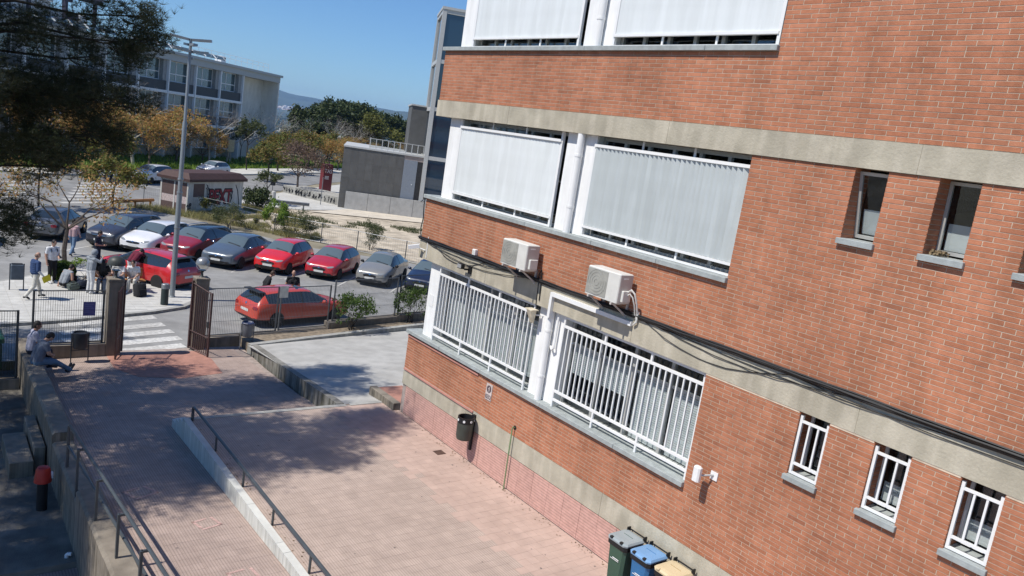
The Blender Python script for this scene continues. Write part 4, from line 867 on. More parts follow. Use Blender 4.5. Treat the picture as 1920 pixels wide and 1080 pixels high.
# ================================================================== CARS
m_tyre = mat('tyre', (.018, .018, .018), rough=.85); m_rim = mat('rim_alloy', (.42, .43, .44), rough=.35, metal=.7, var=.05); m_rimd = mat('rim_dark', (.10, .10, .105), rough=.4, metal=.5)
m_cglass = mirror_glass('car_glass', (.018, .024, .026), .03, 1.0, 1.65); m_cglass2 = mirror_glass('windscreen_glass', (.10, .13, .135), .06, 1.0, 1.75)  # windscreen base colour lightened to carry the sky and dashboard reflection
m_trim = mat('black_trim', (.014, .014, .015), rough=.5); m_chrome = mat('chrome', (.62, .63, .64), rough=.12, metal=1., var=.02)
m_lens = mirror_glass('headlight_lens', (.22, .235, .245), .1, .7, 1.5); m_red = mirror_glass('tail_lens', (.22, .008, .008), .1, .8, 1.5); m_plate = mat('number_plate', (.60, .60, .57), rough=.4, var=.04)
HATCH = [(.0, .76, .17, .40, .70, .44, .455), (.03, .91, .125, .46, .78, .515, .535), (.11, .975, .12, .53, .82, .585, .61), (.265, 1., .12, .605, .80, .665, .695), (.43, 1., .12, .635, .63, .945, .98), (.58, 1., .12, .645, .65, .97, 1.), (.80, .99, .12, .66, .63, .945, .972), (.895, .97, .13, .675, .60, .90, .93), (.975, .94, .15, .60, .78, .655, .68), (1., .86, .20, .46, .76, .52, .53)]
MPV = [(.0, .76, .17, .42, .70, .46, .475), (.03, .91, .125, .49, .78, .545, .565), (.09, .975, .12, .56, .82, .615, .64), (.22, 1., .12, .62, .80, .68, .71), (.41, 1., .12, .645, .64, .945, .98), (.58, 1., .12, .655, .66, .97, 1.), (.82, .99, .12, .665, .64, .95, .975), (.92, .97, .13, .675, .62, .90, .93), (.98, .94, .15, .60, .80, .655, .68), (1., .86, .20, .46, .78, .52, .53)]
SEDAN = [(.0, .76, .17, .40, .70, .44, .455), (.03, .91, .125, .46, .78, .515, .535), (.11, .975, .12, .53, .82, .585, .61), (.265, 1., .12, .605, .80, .665, .695), (.43, 1., .12, .635, .63, .945, .98), (.55, 1., .12, .645, .64, .97, 1.), (.68, .99, .12, .655, .62, .945, .972), (.74, .985, .12, .665, .61, .91, .94), (.88, .97, .13, .655, .80, .685, .71), (.975, .93, .15, .60, .78, .66, .68), (1., .86, .20, .46, .76, .52, .53)]
WAGON = [(.0, .76, .17, .40, .70, .44, .455), (.03, .91, .125, .46, .78, .515, .535), (.10, .975, .12, .53, .82, .585, .61), (.25, 1., .12, .605, .80, .665, .695), (.40, 1., .12, .635, .63, .945, .98), (.58, 1., .12, .645, .65, .97, 1.), (.84, .99, .12, .665, .63, .945, .97), (.93, .97, .13, .675, .61, .905, .935), (.985, .94, .15, .60, .80, .655, .68), (1., .86, .20, .46, .78, .52, .53)]
def car(label, prof, L, Wd, H, pm, loc, heading, opts=(), k_=1.085):
    """nose at local x=0, tail at x=L, origin on the ground under the nose; heading = direction the nose points"""
    hx = Vector((heading[0], heading[1], 0)).normalized(); w = Wd/2; nose = Vector((*loc, GZ+.004))
    L, Wd, H = L*1.05, Wd*1.06, H*k_; w = Wd/2
    o = bpy.data.objects.new('parked_car', None); col.objects.link(o); x_ = -hx; y_ = Vector((0, 0, 1)).cross(x_)
    o.matrix_basis = Matrix(((x_.x, y_.x, 0, nose.x), (x_.y, y_.y, 0, nose.y), (0, 0, 1, nose.z), (0, 0, 0, 1))); props(o, label, 'car')
    rings = []
    for (fx_, wf, zb, z3, f4, z4, zc) in prof:
        x = fx_*L; W_ = w*wf; zb, z3, z4, zc = zb*H, z3*H, z4*H, zc*H; zm = zb+(z3-zb)*.55
        half = [(W_*.80, zb), (W_*.97, zb+.08*H), (W_, zm), (W_*.975, z3), (w*f4, z4), (w*f4*.5, zc-.008)]
        rings.append([(x, -y, z) for y, z in half]+[(x, 0, zc)]+[(x, y, z) for y, z in reversed(half)])
    n = 13; k = len(rings); vs = [p for r_ in rings for p in r_]; fs = []; ms = []
    ir = next(i for i in range(4, k) if prof[i][5] < .75)-1     # last roof station
    for i in range(k-1):
        for j in range(n-1):
            fs.append((i*n+j, (i+1)*n+j, (i+1)*n+j+1, i*n+j+1)); s = j if j < 6 else 11-j
            mi = 0
            if s == 3 and 3 <= i < ir: mi = 1
            if s >= 4 and i == 3: mi = 2
            if s >= 4 and i == ir: mi = 3
            if s >= 4 and 4 <= i < ir and 'darkroof' in opts: mi = 4
            if s == 0: mi = 5
            ms.append(mi)
        fs.append((i*n, i*n+n-1, (i+1)*n+n-1, (i+1)*n)); ms.append(5)
    fs.append(tuple(range(n))); ms.append(0); fs.append(tuple(reversed(range((k-1)*n, k*n)))); ms.append(0)
    me = bpy.data.meshes.new('car_body'); me.from_pydata(vs, [], fs); me.polygons.foreach_set('material_index', ms)
    bm = bmesh.new(); bm.from_mesh(me); bmesh.ops.recalc_face_normals(bm, faces=bm.faces)
    cl = bm.edges.layers.float.new('crease_edge')
    for e in bm.edges:
        mm = {f.material_index for f in e.link_faces}
        if len(mm) > 1: e[cl] = .35
    bm.to_mesh(me); bm.free()
    tmp = bpy.data.objects.new('tmp', me); col.objects.link(tmp); sb = tmp.modifiers.new('s', 'SUBSURF'); sb.levels = 2
    dg = bpy.context.evaluated_depsgraph_get(); me2 = bpy.data.meshes.new_from_object(tmp.evaluated_get(dg)); bpy.data.objects.remove(tmp)
    V_ = [v.co.copy() for v in me2.vertices]; groups = {}
    for p in me2.polygons: groups.setdefault(p.material_index, []).append(tuple(p.vertices))
    bvh = BVHTree.FromPolygons(V_, [f for g in groups.values() for f in g])
    for mi, nm, m in ((0, 'body', pm), (1, 'side_window', m_cglass), (2, 'windscreen', m_cglass2), (3, 'rear_window', m_cglass), (4, 'roof_panel', m_cglass), (5, 'sill_trim', m_trim)):
        if mi not in groups: continue
        sets = [groups[mi]] if mi != 1 else [[f for f in groups[1] if sum(V_[i].y for i in f) < 0], [f for f in groups[1] if sum(V_[i].y for i in f) >= 0]]
        for g in sets:
            idx = {}; q = MB()
            for f in g:
                for i in f: idx.setdefault(i, len(idx))
            q.v = [tuple(V_[i]) for i in idx]; q.f = [tuple(idx[i] for i in f) for f in g]; q.m = [0]*len(g)
            q.build(nm, m, o, smooth=60, local=True)
    def patch(name, m, side, outline, off=.008, n=10):
        """conformal panel laid over the body, pressed along an axis"""
        us = [p[0] for p in outline]; vs_ = [p[1] for p in outline]; q = MB(); pts = []
        c = (sum(us)/len(us), sum(vs_)/len(vs_))
        def cast(u, v):
            if side == 'F': org, d = Vector((-1, u, v)), Vector((1, 0, 0))
            elif side == 'B': org, d = Vector((L+1, u, v)), Vector((-1, 0, 0))
            elif side == 'T': org, d = Vector((u, v, 3)), Vector((0, 0, -1))
            else: s = -1 if side == 'R' else 1; org, d = Vector((u, s*2, v)), Vector((0, -s, 0))
            h = bvh.ray_cast(org, d); return (h[0]-d*off) if h[0] else None
        rgs = []
        for t in (0.02, .35, .7, 1):
            rg = [cast(c[0]+(u-c[0])*t, c[1]+(v-c[1])*t) for u, v in outline]
            if any(p is None for p in rg): break
            rgs.append(rg)
        if len(rgs) < 2: return None
        n_ = len(outline); q.v = [tuple(p) for r_ in rgs for p in r_]; q.f = [(i*n_+j, i*n_+(j+1) % n_, (i+1)*n_+(j+1) % n_, (i+1)*n_+j) for i in range(len(rgs)-1) for j in range(n_)]+[tuple(range(n_))]; q.m = [0]*len(q.f)
        return q.build(name, m, o, smooth=60, local=True)
    def rr(cx, cy, a, b, e=3., n=16, sk=0.): return [(cx+a*abs(math.cos(t))**(2/e)*math.copysign(1, math.cos(t)), cy+b*abs(math.sin(t))**(2/e)*math.copysign(1, math.sin(t))+sk*abs(math.cos(t))*math.copysign(1, math.cos(t))) for t in [2*math.pi*i/n for i in range(n)]]
    # wheels
    wr = .315 if H < 1.52 else .33
    for xf in (.185*L, .80*L if prof is not SEDAN else .79*L):
        for s, sd in ((-1, 'R'), (1, 'L')):
            patch('wheel_arch', m_trim, sd, rr(xf, wr*1.0, wr*1.17, wr*1.17, 2, 20), .004)
            q = MB(); M = Matrix.Rotation(R(90), 4, 'X'); c = Vector((xf, s*(w-.095), wr))
            q.lathe([(wr*.62, -.10), (wr*.97, -.10), (wr, -.06), (wr, .06), (wr*.97, .10), (wr*.66, .105)], c, 24, M=M); wh = q.build('wheel', m_tyre, o, smooth=True, local=True)
            q = MB(); q.lathe([(wr*.655, .075), (wr*.655, .10), (wr*.60, .10), (wr*.58, .06)] if s < 0 else [(wr*.58, -.06), (wr*.60, -.10), (wr*.655, -.10), (wr*.655, -.075)], c, 24, M=M)
            for a in range(5):
                an = a*2*math.pi/5; d = Vector((math.cos(an), 0, math.sin(an))); e_ = Vector((-math.sin(an), 0, math.cos(an))); y0 = Vector((0, s*.102, 0))
                q.add([c+y0+d*.02+e_*.05, c+y0+d*.02-e_*.05, c+y0+d*wr*.62-e_*.028, c+y0+d*wr*.62+e_*.028, c+d*.02+e_*.05, c+d*.02-e_*.05, c+d*wr*.62-e_*.028, c+d*wr*.62+e_*.028], [(0, 1, 2, 3), (3, 2, 1, 0), (0, 4, 5, 1), (2, 6, 7, 3), (1, 5, 6, 2), (0, 3, 7, 4)])
            q.build('rim', m_rimd if 'darkrim' in opts else m_rim, wh, local=True)
    zf = lambda f: f*H
    for s in (-1, 1):
        patch('headlight', m_lens, 'F', rr(s*w*.64, zf(.475), w*.19, zf(.030), 2.2, 16, sk=s*zf(.02)), .008)
        patch('fog_light', m_trim, 'F', rr(s*w*.62, zf(.24), w*.13, zf(.035), 2.4), .005)
        patch('tail_light', m_red, 'B', rr(s*w*.70, zf(.53), w*.15, zf(.05), 2.5), .008)
    patch('grille', m_trim, 'F', rr(0, zf(.40 if 'biggrille' not in opts else .37), w*.40, zf(.034 if 'biggrille' not in opts else .052), 2.6), .006)
    patch('lower_intake', m_trim, 'F', rr(0, zf(.225), w*.60, zf(.055), 2.8), .005)
    if 'chromegrille' in opts:
        for k in (-1, 0, 1): patch('grille_bar', m_chrome, 'F', rr(0, zf(.36)+k*.035, w*.33, .008, 4), .012)
    else: patch('grille_bar', m_chrome, 'F', rr(0, zf(.437), w*.40, .007, 4), .010)
    patch('emblem', m_chrome, 'F', rr(0, zf(.43), .055, .045, 2, 12), .016); patch('emblem', m_chrome, 'B', rr(0, zf(.60), .05, .045, 2, 12), .012)
    patch('number_plate', m_plate, 'F', rr(0, zf(.30), .26, .055, 8), .014); patch('number_plate', m_plate, 'B', rr(0, zf(.42), .26, .055, 8), .012)
    patch('rear_bumper_trim', m_trim, 'B', rr(0, zf(.22), w*.62, zf(.04), 4), .004)
    xw = .27*L
    for s, sd in ((-1, 'R'), (1, 'L')):
        q = MB(); c = Vector((xw+.28, s*(w+.07), zf(.665))); q.ell(c, (.075, .105, .075), 12, 8); q.cyl(c+Vector((0, 0, -.04)), c+Vector((0, -s*.13, -.07)), .03, n=6); q.build('mirror', m_trim if 'darkmirror' in opts else (m_chrome if 'chromemirror' in opts else pm), o, smooth=True, local=True)
        for xs in (.33*L, .545*L, .765*L if prof is not SEDAN else .72*L): patch('door_seam', m_trim, sd, [(xs-.006, zf(.2)), (xs+.006, zf(.2)), (xs+.012, zf(.62)), (xs, zf(.62))], .003)
        for xs in ((.54*L, .59*L),): patch('window_pillar', m_trim, sd, [(xs[0]-.01, zf(.655)), (xs[0]+.06, zf(.655)), (xs[0]+.04, zf(.93)), (xs[0]-.03, zf(.93))], .006)
        for xs in (.50*L, .70*L): patch('door_handle', pm, sd, rr(xs, zf(.585), .085, .014, 4, 12), .022)
        patch('side_skirt', m_trim, sd, [(.30*L, zf(.15)), (.70*L, zf(.15)), (.70*L, zf(.19)), (.30*L, zf(.19))], .004)
    patch('wiper', m_trim, 'T', [(.262*L, -w*.6), (.276*L, -w*.6), (.30*L, w*.15), (.288*L, w*.15)], .012)
    if 'sunroof' in opts: patch('sunroof', m_cglass, 'T', [(.44*L, -w*.45), (.56*L, -w*.45), (.56*L, w*.45), (.44*L, w*.45)], .006)
    if 'spoiler' in opts: q = MB(); q.box(.885*L, .945*L, -w*.6, w*.6, zf(.925), zf(.945)); q.build('spoiler', m_trim, o, local=True)
    if 'roofrails' in opts:
        for s in (-1, 1): q = MB(); q.tube([(.44*L, s*w*.60, zf(.965)), (.50*L, s*w*.63, zf(.995)), (.8*L, s*w*.62, zf(.985)), (.88*L, s*w*.58, zf(.94))], .018, 6); q.build('roof_rail', m_chrome, o, local=True)
    return o
nose = Vector((-.71, -.70, 0))
def rowpos(k, fwd=.25): p = L1+rd*(k+.5)+hd*fwd; return (p.x, p.y)
car('bright red hatchback with a wide chrome grille in the car park row', HATCH, 3.97, 1.72, 1.49, paint('paint_bright_red', (.62, .016, .018)), (14.75, 39.05), nose, ('biggrille', 'chromegrille'))
car('deep red hatchback with a white number plate, left of the grey hatchback', HATCH, 4.06, 1.73, 1.46, paint('paint_deep_red', (.42, .014, .022)), rowpos(0, 1.0), nose, ('biggrille',))
car('warm grey hatchback nearest the leafy bush in the row', SEDAN, 4.48, 1.71, 1.47, paint('paint_warm_grey', (.27, .262, .24), .25), rowpos(1, .9), nose, ('biggrille', 'darkmirror', 'darkrim'))
car('dark blue car partly hidden behind the building corner', HATCH, 4.3, 1.76, 1.44, paint('paint_dark_blue', (.014, .022, .055), .2), rowpos(2, .7), nose, ('biggrille',))
car('slate grey saloon with chrome mirrors in the row', SEDAN, 4.78, 1.86, 1.46, paint('paint_slate', (.10, .125, .155), .25), (12.45, 40.15), nose, ('chromemirror', 'biggrille'))
car('dark red estate with a black glass roof behind the lamp post', WAGON, 4.58, 1.80, 1.48, paint('paint_wine', (.26, .014, .022)), (10.85, 41.95), nose, ('darkroof', 'roofrails', 'darkrim'))
car('white hatchback in the row left of the lamp post', HATCH, 4.28, 1.80, 1.45, paint('paint_white', (.74, .74, .75)), (9.15, 43.1), nose, ('darkrim',))
car('dark charcoal people carrier with a chrome ringed grille in the row', MPV, 4.47, 1.77, 1.57, paint('paint_charcoal', (.045, .047, .062), .25), (7.75, 44.15), nose, ())
car('dark grey older car seen from behind at the left end of the row', SEDAN, 4.5, 1.76, 1.43, paint('paint_grey_silver', (.085, .09, .10), .1), (5.35+.45*4.7, 46.0+.89*4.7), (.45, .89), ('roofrails',))
car('black car in the pine shade at the left edge', HATCH, 4.2, 1.75, 1.5, paint('paint_black_two', (.012, .012, .014)), (1.6, 42.5), (-.2, -1), ())
car('red crossover parked by the bench with its door open', HATCH, 4.25, 1.80, 1.50, paint('paint_red_crossover', (.52, .014, .018)), (7.45, 38.9), (-.53, .84), ('spoiler',), 1.02)
car('orange red hatchback with a dark sunroof right behind the fence', HATCH, 4.33, 1.77, 1.43, paint('paint_orange_red', (.52, .052, .024)), (14.95, 30.8), (.975, .22), ('spoiler', 'darkrim', 'sunroof'), 1.0)
car('silver hatchback on the far road left of the kiosk', MPV, 4.3, 1.77, 1.56, paint('paint_silver', (.62, .64, .66)), (16.2, 76.3), (-.72, -.69), ())
car('silver white car parked behind the kiosk roof', HATCH, 4.3, 1.77, 1.46, paint('paint_silver_two', (.62, .64, .66)), (25.6, 93.0-3.2), (-.74, -.67), ())
# the open door of the red crossover
dm = Matrix(((-.53, -.84, 0, 0), (.84, -.53, 0, 0), (0, 0, 1, 0), (0, 0, 0, 1)))

t = thing('low_rail', 'low dark wooden rail on short posts left of the kiosk', 'rail', (13.0, 60.8, GZ)); a_, b_ = Vector((11.4, 59.3, GZ)), Vector((14.3, 61.6, GZ))
mb = MB(); mb.tube([a_+Vector((0, 0, .5)), b_+Vector((0, 0, .5))], .12, 6); mb.build('rail', m_wood, t)
for k in (.08, .5, .92): p = a_+(b_-a_)*k; mb = MB(); mb.cyl(p, p+Vector((0, 0, .42)), .08, n=6); mb.build('post', m_wood, t)
t = thing('notice_board', 'narrow beige board on a post on the lawn before the office block', 'sign', (34.5, 108.6, GZ)); mb = MB(); mb.cyl((34.5, 108.6, GZ), (34.5, 108.6, GZ+3.2), .06, n=6); mb.build('post', m_side, t)
mb = MB(); mb.box(34.1, 34.9, 108.45, 108.53, GZ+1.7, GZ+3.3); mb.build('board', mat('board_beige', (.46, .42, .28), rough=.7), t)

# ================================================================== PEOPLE
m_skin = mat('skin', (.42, .245, .175), rough=.55, var=.05); m_skin2 = mat('skin_dark', (.26, .14, .095), rough=.55, var=.05)
m_hair = mat('hair_dark', (.016, .012, .010), rough=.6, var=.3, scale=40); m_hairb = mat('hair_brown', (.05, .028, .017), rough=.6, var=.3, scale=40)
def cloth(n, c): return mat('cloth_'+n, c, rough=.9, var=.12, scale=14, bump=.3, bscale=25)
C_ = {k: cloth(k, v) for k, v in dict(white=(.66, .66, .67), navy=(.016, .022, .04), vest=(.028, .055, .135), beige=(.52, .50, .45), black=(.014, .014, .016), jeans=(.13, .20, .30), bluejeans=(.10, .165, .25), grey=(.24, .26, .285), pale=(.60, .60, .60), maroon=(.125, .012, .03), stripe=(.40, .20, .20), shoe=(.05, .05, .055), wshoe=(.55, .55, .55), lilac=(.36, .36, .45), slate=(.12, .14, .185), orange=(.55, .25, .13), teal=(.08, .10, .09)).items()}
# vertical stripes for one shirt
def striped(m, c2):
    t = m.node_tree; N, L = t.nodes, t.links; b = N['Principled BSDF']; src = b.inputs['Base Color'].links[0].from_socket
    w = N.new('ShaderNodeTexWave'); w.inputs['Scale'].default_value = 9; tc = N.new('ShaderNodeTexCoord'); L.new(tc.outputs['Object'], w.inputs['Vector'])
    mx = N.new('ShaderNodeMix'); mx.data_type = 'RGBA'; L.new(w.outputs['Fac'], mx.inputs[0]); L.new(src, mx.inputs[6]); mx.inputs[7].default_value = (*c2, 1); L.new(mx.outputs[2], b.inputs['Base Color'])
striped(C_['stripe'], (.50, .40, .42))
STAND = dict(pel=(0, 0, .95), che=(0, .0, 1.28), nck=(0, .0, 1.50), hed=(0, .025, 1.625), shL=(-.20, 0, 1.42), shR=(.20, 0, 1.42), elL=(-.265, -.02, 1.14), elR=(.265, -.02, 1.14), waL=(-.25, .07, .90), waR=(.25, .07, .90),
             hiL=(-.09, 0, .92), hiR=(.09, 0, .92), knL=(-.10, .03, .50), knR=(.10, .03, .50), anL=(-.105, -.01, .09), anR=(.105, -.01, .09), toL=(-.12, .15, .035), toR=(.12, .15, .035))
def person(label, loc, facing, pose, wear, hair=None, hcol=None, skin=None, scale=1., z=None, group=None, long_hair=False, hood=None, sleeves=True, fingers=True, look=None):
    skin = skin or m_skin; J = {k: Vector(v) for k, v in STAND.items()}
    for k, v in pose.items(): J[k] = Vector(v)
    caps = []   # a, b, ra, rb, region
    def cp(a, b, ra, rb, reg): caps.append((a, b, ra, rb, reg))
    side = (J['shR']-J['shL']).normalized(); pside = (J['hiR']-J['hiL']).normalized()
    for s in (-1, 1):
        cp(J['pel']+pside*s*.085+Vector((0, 0, .02)), J['che']+side*s*.09, .122, .132, 'top'); cp(J['pel']+pside*s*.09, J['pel']+pside*s*.085-Vector((0, 0, .05)), .12, .115, 'leg')
    cp(J['che'], J['nck']-(J['nck']-J['che'])*.25, .12, .085, 'top'); cp(J['shL'], J['shR'], .075, .075, 'top'); cp(J['nck']-(J['nck']-J['che'])*.2, J['hed'], .058, .055, 'skin')
    for s in 'LR':
        cp(J['sh'+s], J['el'+s], .072, .056, 'top' if sleeves != 'none' else 'skin'); cp(J['el'+s], J['wa'+s], .052, .034, 'arm')
        cp(J['hi'+s], J['kn'+s], .108, .078, 'leg'); cp(J['kn'+s], J['an'+s], .076, .06, 'leg')
        cp(J['an'+s]-Vector((0, 0, .02)), J['to'+s], .045, .038, 'shoe'); back = (J['an'+s]-J['to'+s]); back.z = 0; cp(J['an'+s]-Vector((0, 0, .03)), J['an'+s]+back.normalized()*.06-Vector((0, 0, .045)), .045, .038, 'shoe')
        d = (J['wa'+s]-J['el'+s]).normalized(); k = 1 if s == 'L' else -1; ax = Vector((0, 0, 1)).cross(d); ax = ax.normalized() if ax.length > .1 else Vector((1, 0, 0)); nrm = d.cross(ax)
        w0 = J['wa'+s]; cp(w0, w0+d*.085, .028, .032, 'skin'); cp(w0+ax*.014, w0+d*.085+ax*.022, .022, .02, 'skin'); cp(w0-ax*.014, w0+d*.085-ax*.022, .022, .02, 'skin')
        for fi, (o_, ln) in enumerate(((-.030, .062), (-.010, .075), (.010, .080), (.030, .070))):
            p0 = w0+d*.085+ax*o_; p1 = p0+d*ln*.55-nrm*.012*k; cp(p0, p1, .0115, .0105, 'skin'); cp(p1, p1+d*ln*.4-nrm*.03*k, .0105, .009, 'skin')
        t0 = w0+d*.03+ax*.03*(1 if s == 'L' else 1); cp(t0, t0+d*.045+ax*.03, .013, .011, 'skin')
    hd_ = (J['hed']-J['nck']).normalized(); f_ = Vector(look) if look else Vector((0, 1, 0)); f_ = (f_-hd_*f_.dot(hd_)).normalized(); sx = f_.cross(hd_); HM = Matrix((sx, f_, hd_)).transposed().to_4x4()
    mb = MB()
    for a, b, ra, rb, reg in caps:
        d = b-a; n = 10
        if d.length < 1e-4: continue
        q = d.to_track_quat('Z', 'Y').to_matrix().to_4x4(); L_ = d.length; prof = [(max(.0008, ra*math.cos(t)), -ra*math.sin(t)) for t in (1.5, 1.0, .5)]+[(ra, 0), (rb, L_)]+[(max(.0008, rb*math.cos(t)), L_+rb*math.sin(t)) for t in (.5, 1.0, 1.5)]
        mb.lathe(prof, a, n, M=q)
    hc = J['hed']+hd_*.045; mb.ell(hc, (.076, .096, .118), 16, 12, M=HM); mb.ell(hc-hd_*.06+f_*.022, (.056, .062, .062), 12, 8, M=HM)
    mb.ell(hc+f_*.098-hd_*.018, (.014, .022, .026), 8, 6, M=HM)
    for s in (-1, 1): mb.ell(hc+sx*s*.078-hd_*.01, (.012, .022, .032), 8, 6, M=HM)
    me = bpy.data.meshes.new('raw'); me.from_pydata(mb.v, [], mb.f); tmp = bpy.data.objects.new('raw', me); col.objects.link(tmp)
    rm = tmp.modifiers.new('r', 'REMESH'); rm.mode = 'VOXEL'; rm.voxel_size = .0105; sm = tmp.modifiers.new('s', 'SMOOTH'); sm.factor = .5; sm.iterations = 3
    dg = bpy.context.evaluated_depsgraph_get(); me2 = bpy.data.meshes.new_from_object(tmp.evaluated_get(dg)); bpy.data.objects.remove(tmp); me2.name = 'person'
    # clothing regions by the nearest limb
    A = np.array([c[0] for c in caps]); B = np.array([c[1] for c in caps]); RA = np.array([c[2] for c in caps]); RB = np.array([c[3] for c in caps]); regs = [c[4] for c in caps]
    order = ['skin', 'top', 'arm', 'leg', 'shoe']; rid = np.array([order.index(r_) for r_ in regs]); nv = len(me2.vertices); co_ = np.empty(nv*3); me2.vertices.foreach_get('co', co_); co_ = co_.reshape(-1, 3)
    ct = np.empty(len(me2.polygons)*3); me2.polygons.foreach_get('center', ct); ct = ct.reshape(-1, 3); AB = B-A; l2 = (AB**2).sum(1)+1e-9
    t = np.clip(((ct[:, None, :]-A[None])*AB[None]).sum(2)/l2[None], 0, 1); dist = np.linalg.norm(ct[:, None, :]-(A[None]+t[..., None]*AB[None]), axis=2)-(RA[None]+(RB-RA)[None]*t)
    # sleeve ends half way down a short sleeve
    best = dist.argmin(1); reg = rid[best]; hdist = np.linalg.norm(ct-np.array(hc), axis=1); reg[hdist < .125] = 0
    if sleeves is True:
        tb = t[np.arange(len(best)), best]; up_arm = np.array([c[0] in (J['shL'], J['shR']) and c[1] in (J['elL'], J['elR']) for c in caps]); reg[(up_arm[best]) & (tb > .72)] = 2
    mats = [skin, C_[wear['top']], skin if sleeves in (True, 'none') and 'arm' not in wear else C_[wear.get('arm', wear['top'])], C_[wear['leg']], C_[wear.get('shoe', 'shoe')]]
    for m in mats: me2.materials.append(m)
    me2.polygons.foreach_set('material_index', reg.astype(np.int32)); me2.polygons.foreach_set('use_smooth', [True]*len(me2.polygons))
    z = z if z is not None else GZ+.124; fx_, fy_ = Vector(facing).normalized(); M = Matrix(((fy_, fx_, 0, loc[0]), (-fx_, fy_, 0, loc[1]), (0, 0, 1, z), (0, 0, 0, 1))) @ Matrix.Scale(scale, 4)
    o = bpy.data.objects.new('person', me2); col.objects.link(o); o.matrix_basis = M; props(o, label, 'person', group)
    e = MB()
    for s in (-1, 1): e.ell(hc+f_*.086+sx*s*.03+hd_*.008, (.012, .008, .007), 8, 5, M=HM)
    e.build('eyes', m_black, o, local=True); e = MB(); e.ell(hc+f_*.083-hd_*.062, (.022, .010, .006), 8, 5, M=HM); e.build('mouth', mat('lips', (.28, .11, .09)) if 'lips' not in bpy.data.materials else bpy.data.materials['lips'], o, local=True)
    if hood:
        e = MB(); e.ell(hc-f_*.02+hd_*.01, (.112, .125, .145), 16, 10, M=HM); e.tube([J['nck']+Vector((.1*math.cos(a), .09*math.sin(a)-.01, .02)) for a in [i*math.pi/6 for i in range(13)]], .045, 8); e.build('hood', C_[hood], o, local=True, smooth=True)
    elif hair != 'bald':
        e = MB(); ht = HM @ Matrix.Rotation(R(-28), 4, 'X').inverted(); e.ell(hc-f_*.012+hd_*.004, (.086, .106, .128), 16, 8, M=HM @ Matrix.Rotation(R(26), 4, 'X'), half=True)
        e.ell(hc-f_*.035-hd_*.01, (.082, .078, .10), 14, 8, M=HM)
        if long_hair: e.tube([hc-f_*.07+hd_*.02, hc-f_*.11-hd_*.08, hc-f_*.12-hd_*.22, hc-f_*.10-hd_*.32], [.06, .055, .045, .02], 10)
        e.build('hair', hcol or m_hair, o, local=True, smooth=True)
    else: e = MB(); e.ell(hc-f_*.03-hd_*.02, (.081, .082, .075), 14, 8, M=HM); e.build('hair', mat('stubble', (.20, .13, .10), rough=.7) if 'stubble' not in bpy.data.materials else bpy.data.materials['stubble'], o, local=True, smooth=True)
    return o, M
def backpack(label, M, m, at=(0, -.20, 1.22), size=(.15, .09, .22), worn=True):
    t = bpy.data.objects.new('backpack', None); col.objects.link(t); t.matrix_basis = M @ Matrix.Translation(at); props(t, label, 'backpack')
    sx, sy, sz = size; e = MB(); e.rbox(-sx, sx, -sy, sy, -sz, sz, .05); e.build('bag', m, t, local=True, smooth=50)
    e = MB(); e.rbox(-sx*.8, sx*.8, -sy-.05, -sy-.001, -sz*.9, sz*.05, .02); e.build('pocket', m, t, local=True)
    for s in (-1, 1): e = MB(); e.tube([(s*.10, sy-.02, sz*.8), (s*.12, sy+.16, sz*.98), (s*.12, sy+.235, sz*.5), (s*.13, sy+.16, -sz*.4), (s*.12, sy, -sz*.8)] if worn else [(s*.1, sy-.01, sz*.8), (s*.12, sy+.05, sz*.3), (s*.12, sy+.01, -sz*.7)], .018, 6); e.build('strap', m, t, local=True, smooth=True)
    e = MB(); e.tube([(-.04, 0, sz-.01), (-.03, 0, sz+.04), (.03, 0, sz+.04), (.04, 0, sz-.01)], .01, 5); e.build('handle', m, t, local=True); return t
walk = dict(hiL=(-.09, 0, .92), knL=(-.10, .17, .54), anL=(-.10, .26, .13), toL=(-.11, .42, .07), knR=(.10, -.08, .50), anR=(.105, -.36, .16), toR=(.11, -.24, .05))
# 1 man in the quilted vest
p, M = person('balding man in a blue quilted vest and pale trousers walking across the pavement', (3.80, 33.3), (.86, .30), dict(walk, waR=(.27, .16, .92), elR=(.27, -.04, 1.13), hed=(0, .05, 1.62)), dict(top='vest', arm='pale', leg='beige'), 'bald', sleeves=False, scale=1.0)
e = MB(); e.rbox(-.165, .165, -.148, .150, 1.0, 1.44, .05); 
e2 = MB(); e2.box(-.005, .005, -.16, .16, -.12, .12, M=Matrix.Translation((.31, .26, .82)) @ Matrix.Rotation(R(20), 4, 'X') @ Matrix.Rotation(R(10), 4, 'Z')); e2.v = [tuple(M @ Vector(q)) for q in e2.v]; props(e2.build('folder', cloth('yellow', (.62, .52, .03))), 'yellow folder in the hand of the man in the blue vest', 'folder')
for k in range(6): 
    q = MB(); q.lathe([(.170, 1.0+k*.07), (.180, 1.02+k*.07), (.180, 1.05+k*.07), (.170, 1.068+k*.07)], (0, 0, 0), 18, M=Matrix.Diagonal((1.24, .93, 1, 1))); q.build('quilted_band', C_['vest'], p, local=True, smooth=True)
# 2 white t-shirt, phone
phone = dict(elL=(-.22, .02, 1.12), waL=(-.10, .24, 1.10), elR=(.25, -.03, 1.13), waR=(.26, .05, .88), hed=(0, .055, 1.605))
p, M = person('man in a white t-shirt and black trousers looking at his phone by the tree', (4.68, 35.95), (.45, -.9), phone, dict(top='white', leg='black', shoe='wshoe'), look=(0, 1, -.6), scale=1.02)
e = MB(); e.box(-.035, .035, -.005, .005, -.07, .07, M=M @ Matrix.Translation((-.08, .36, 1.13)) @ Matrix.Rotation(R(50), 4, 'X')); props(e.build('phone', m_black), 'black phone in the hand of the man in the white t-shirt', 'phone')
backpack('dark navy backpack on the man in the white t-shirt', M, C_['navy'])
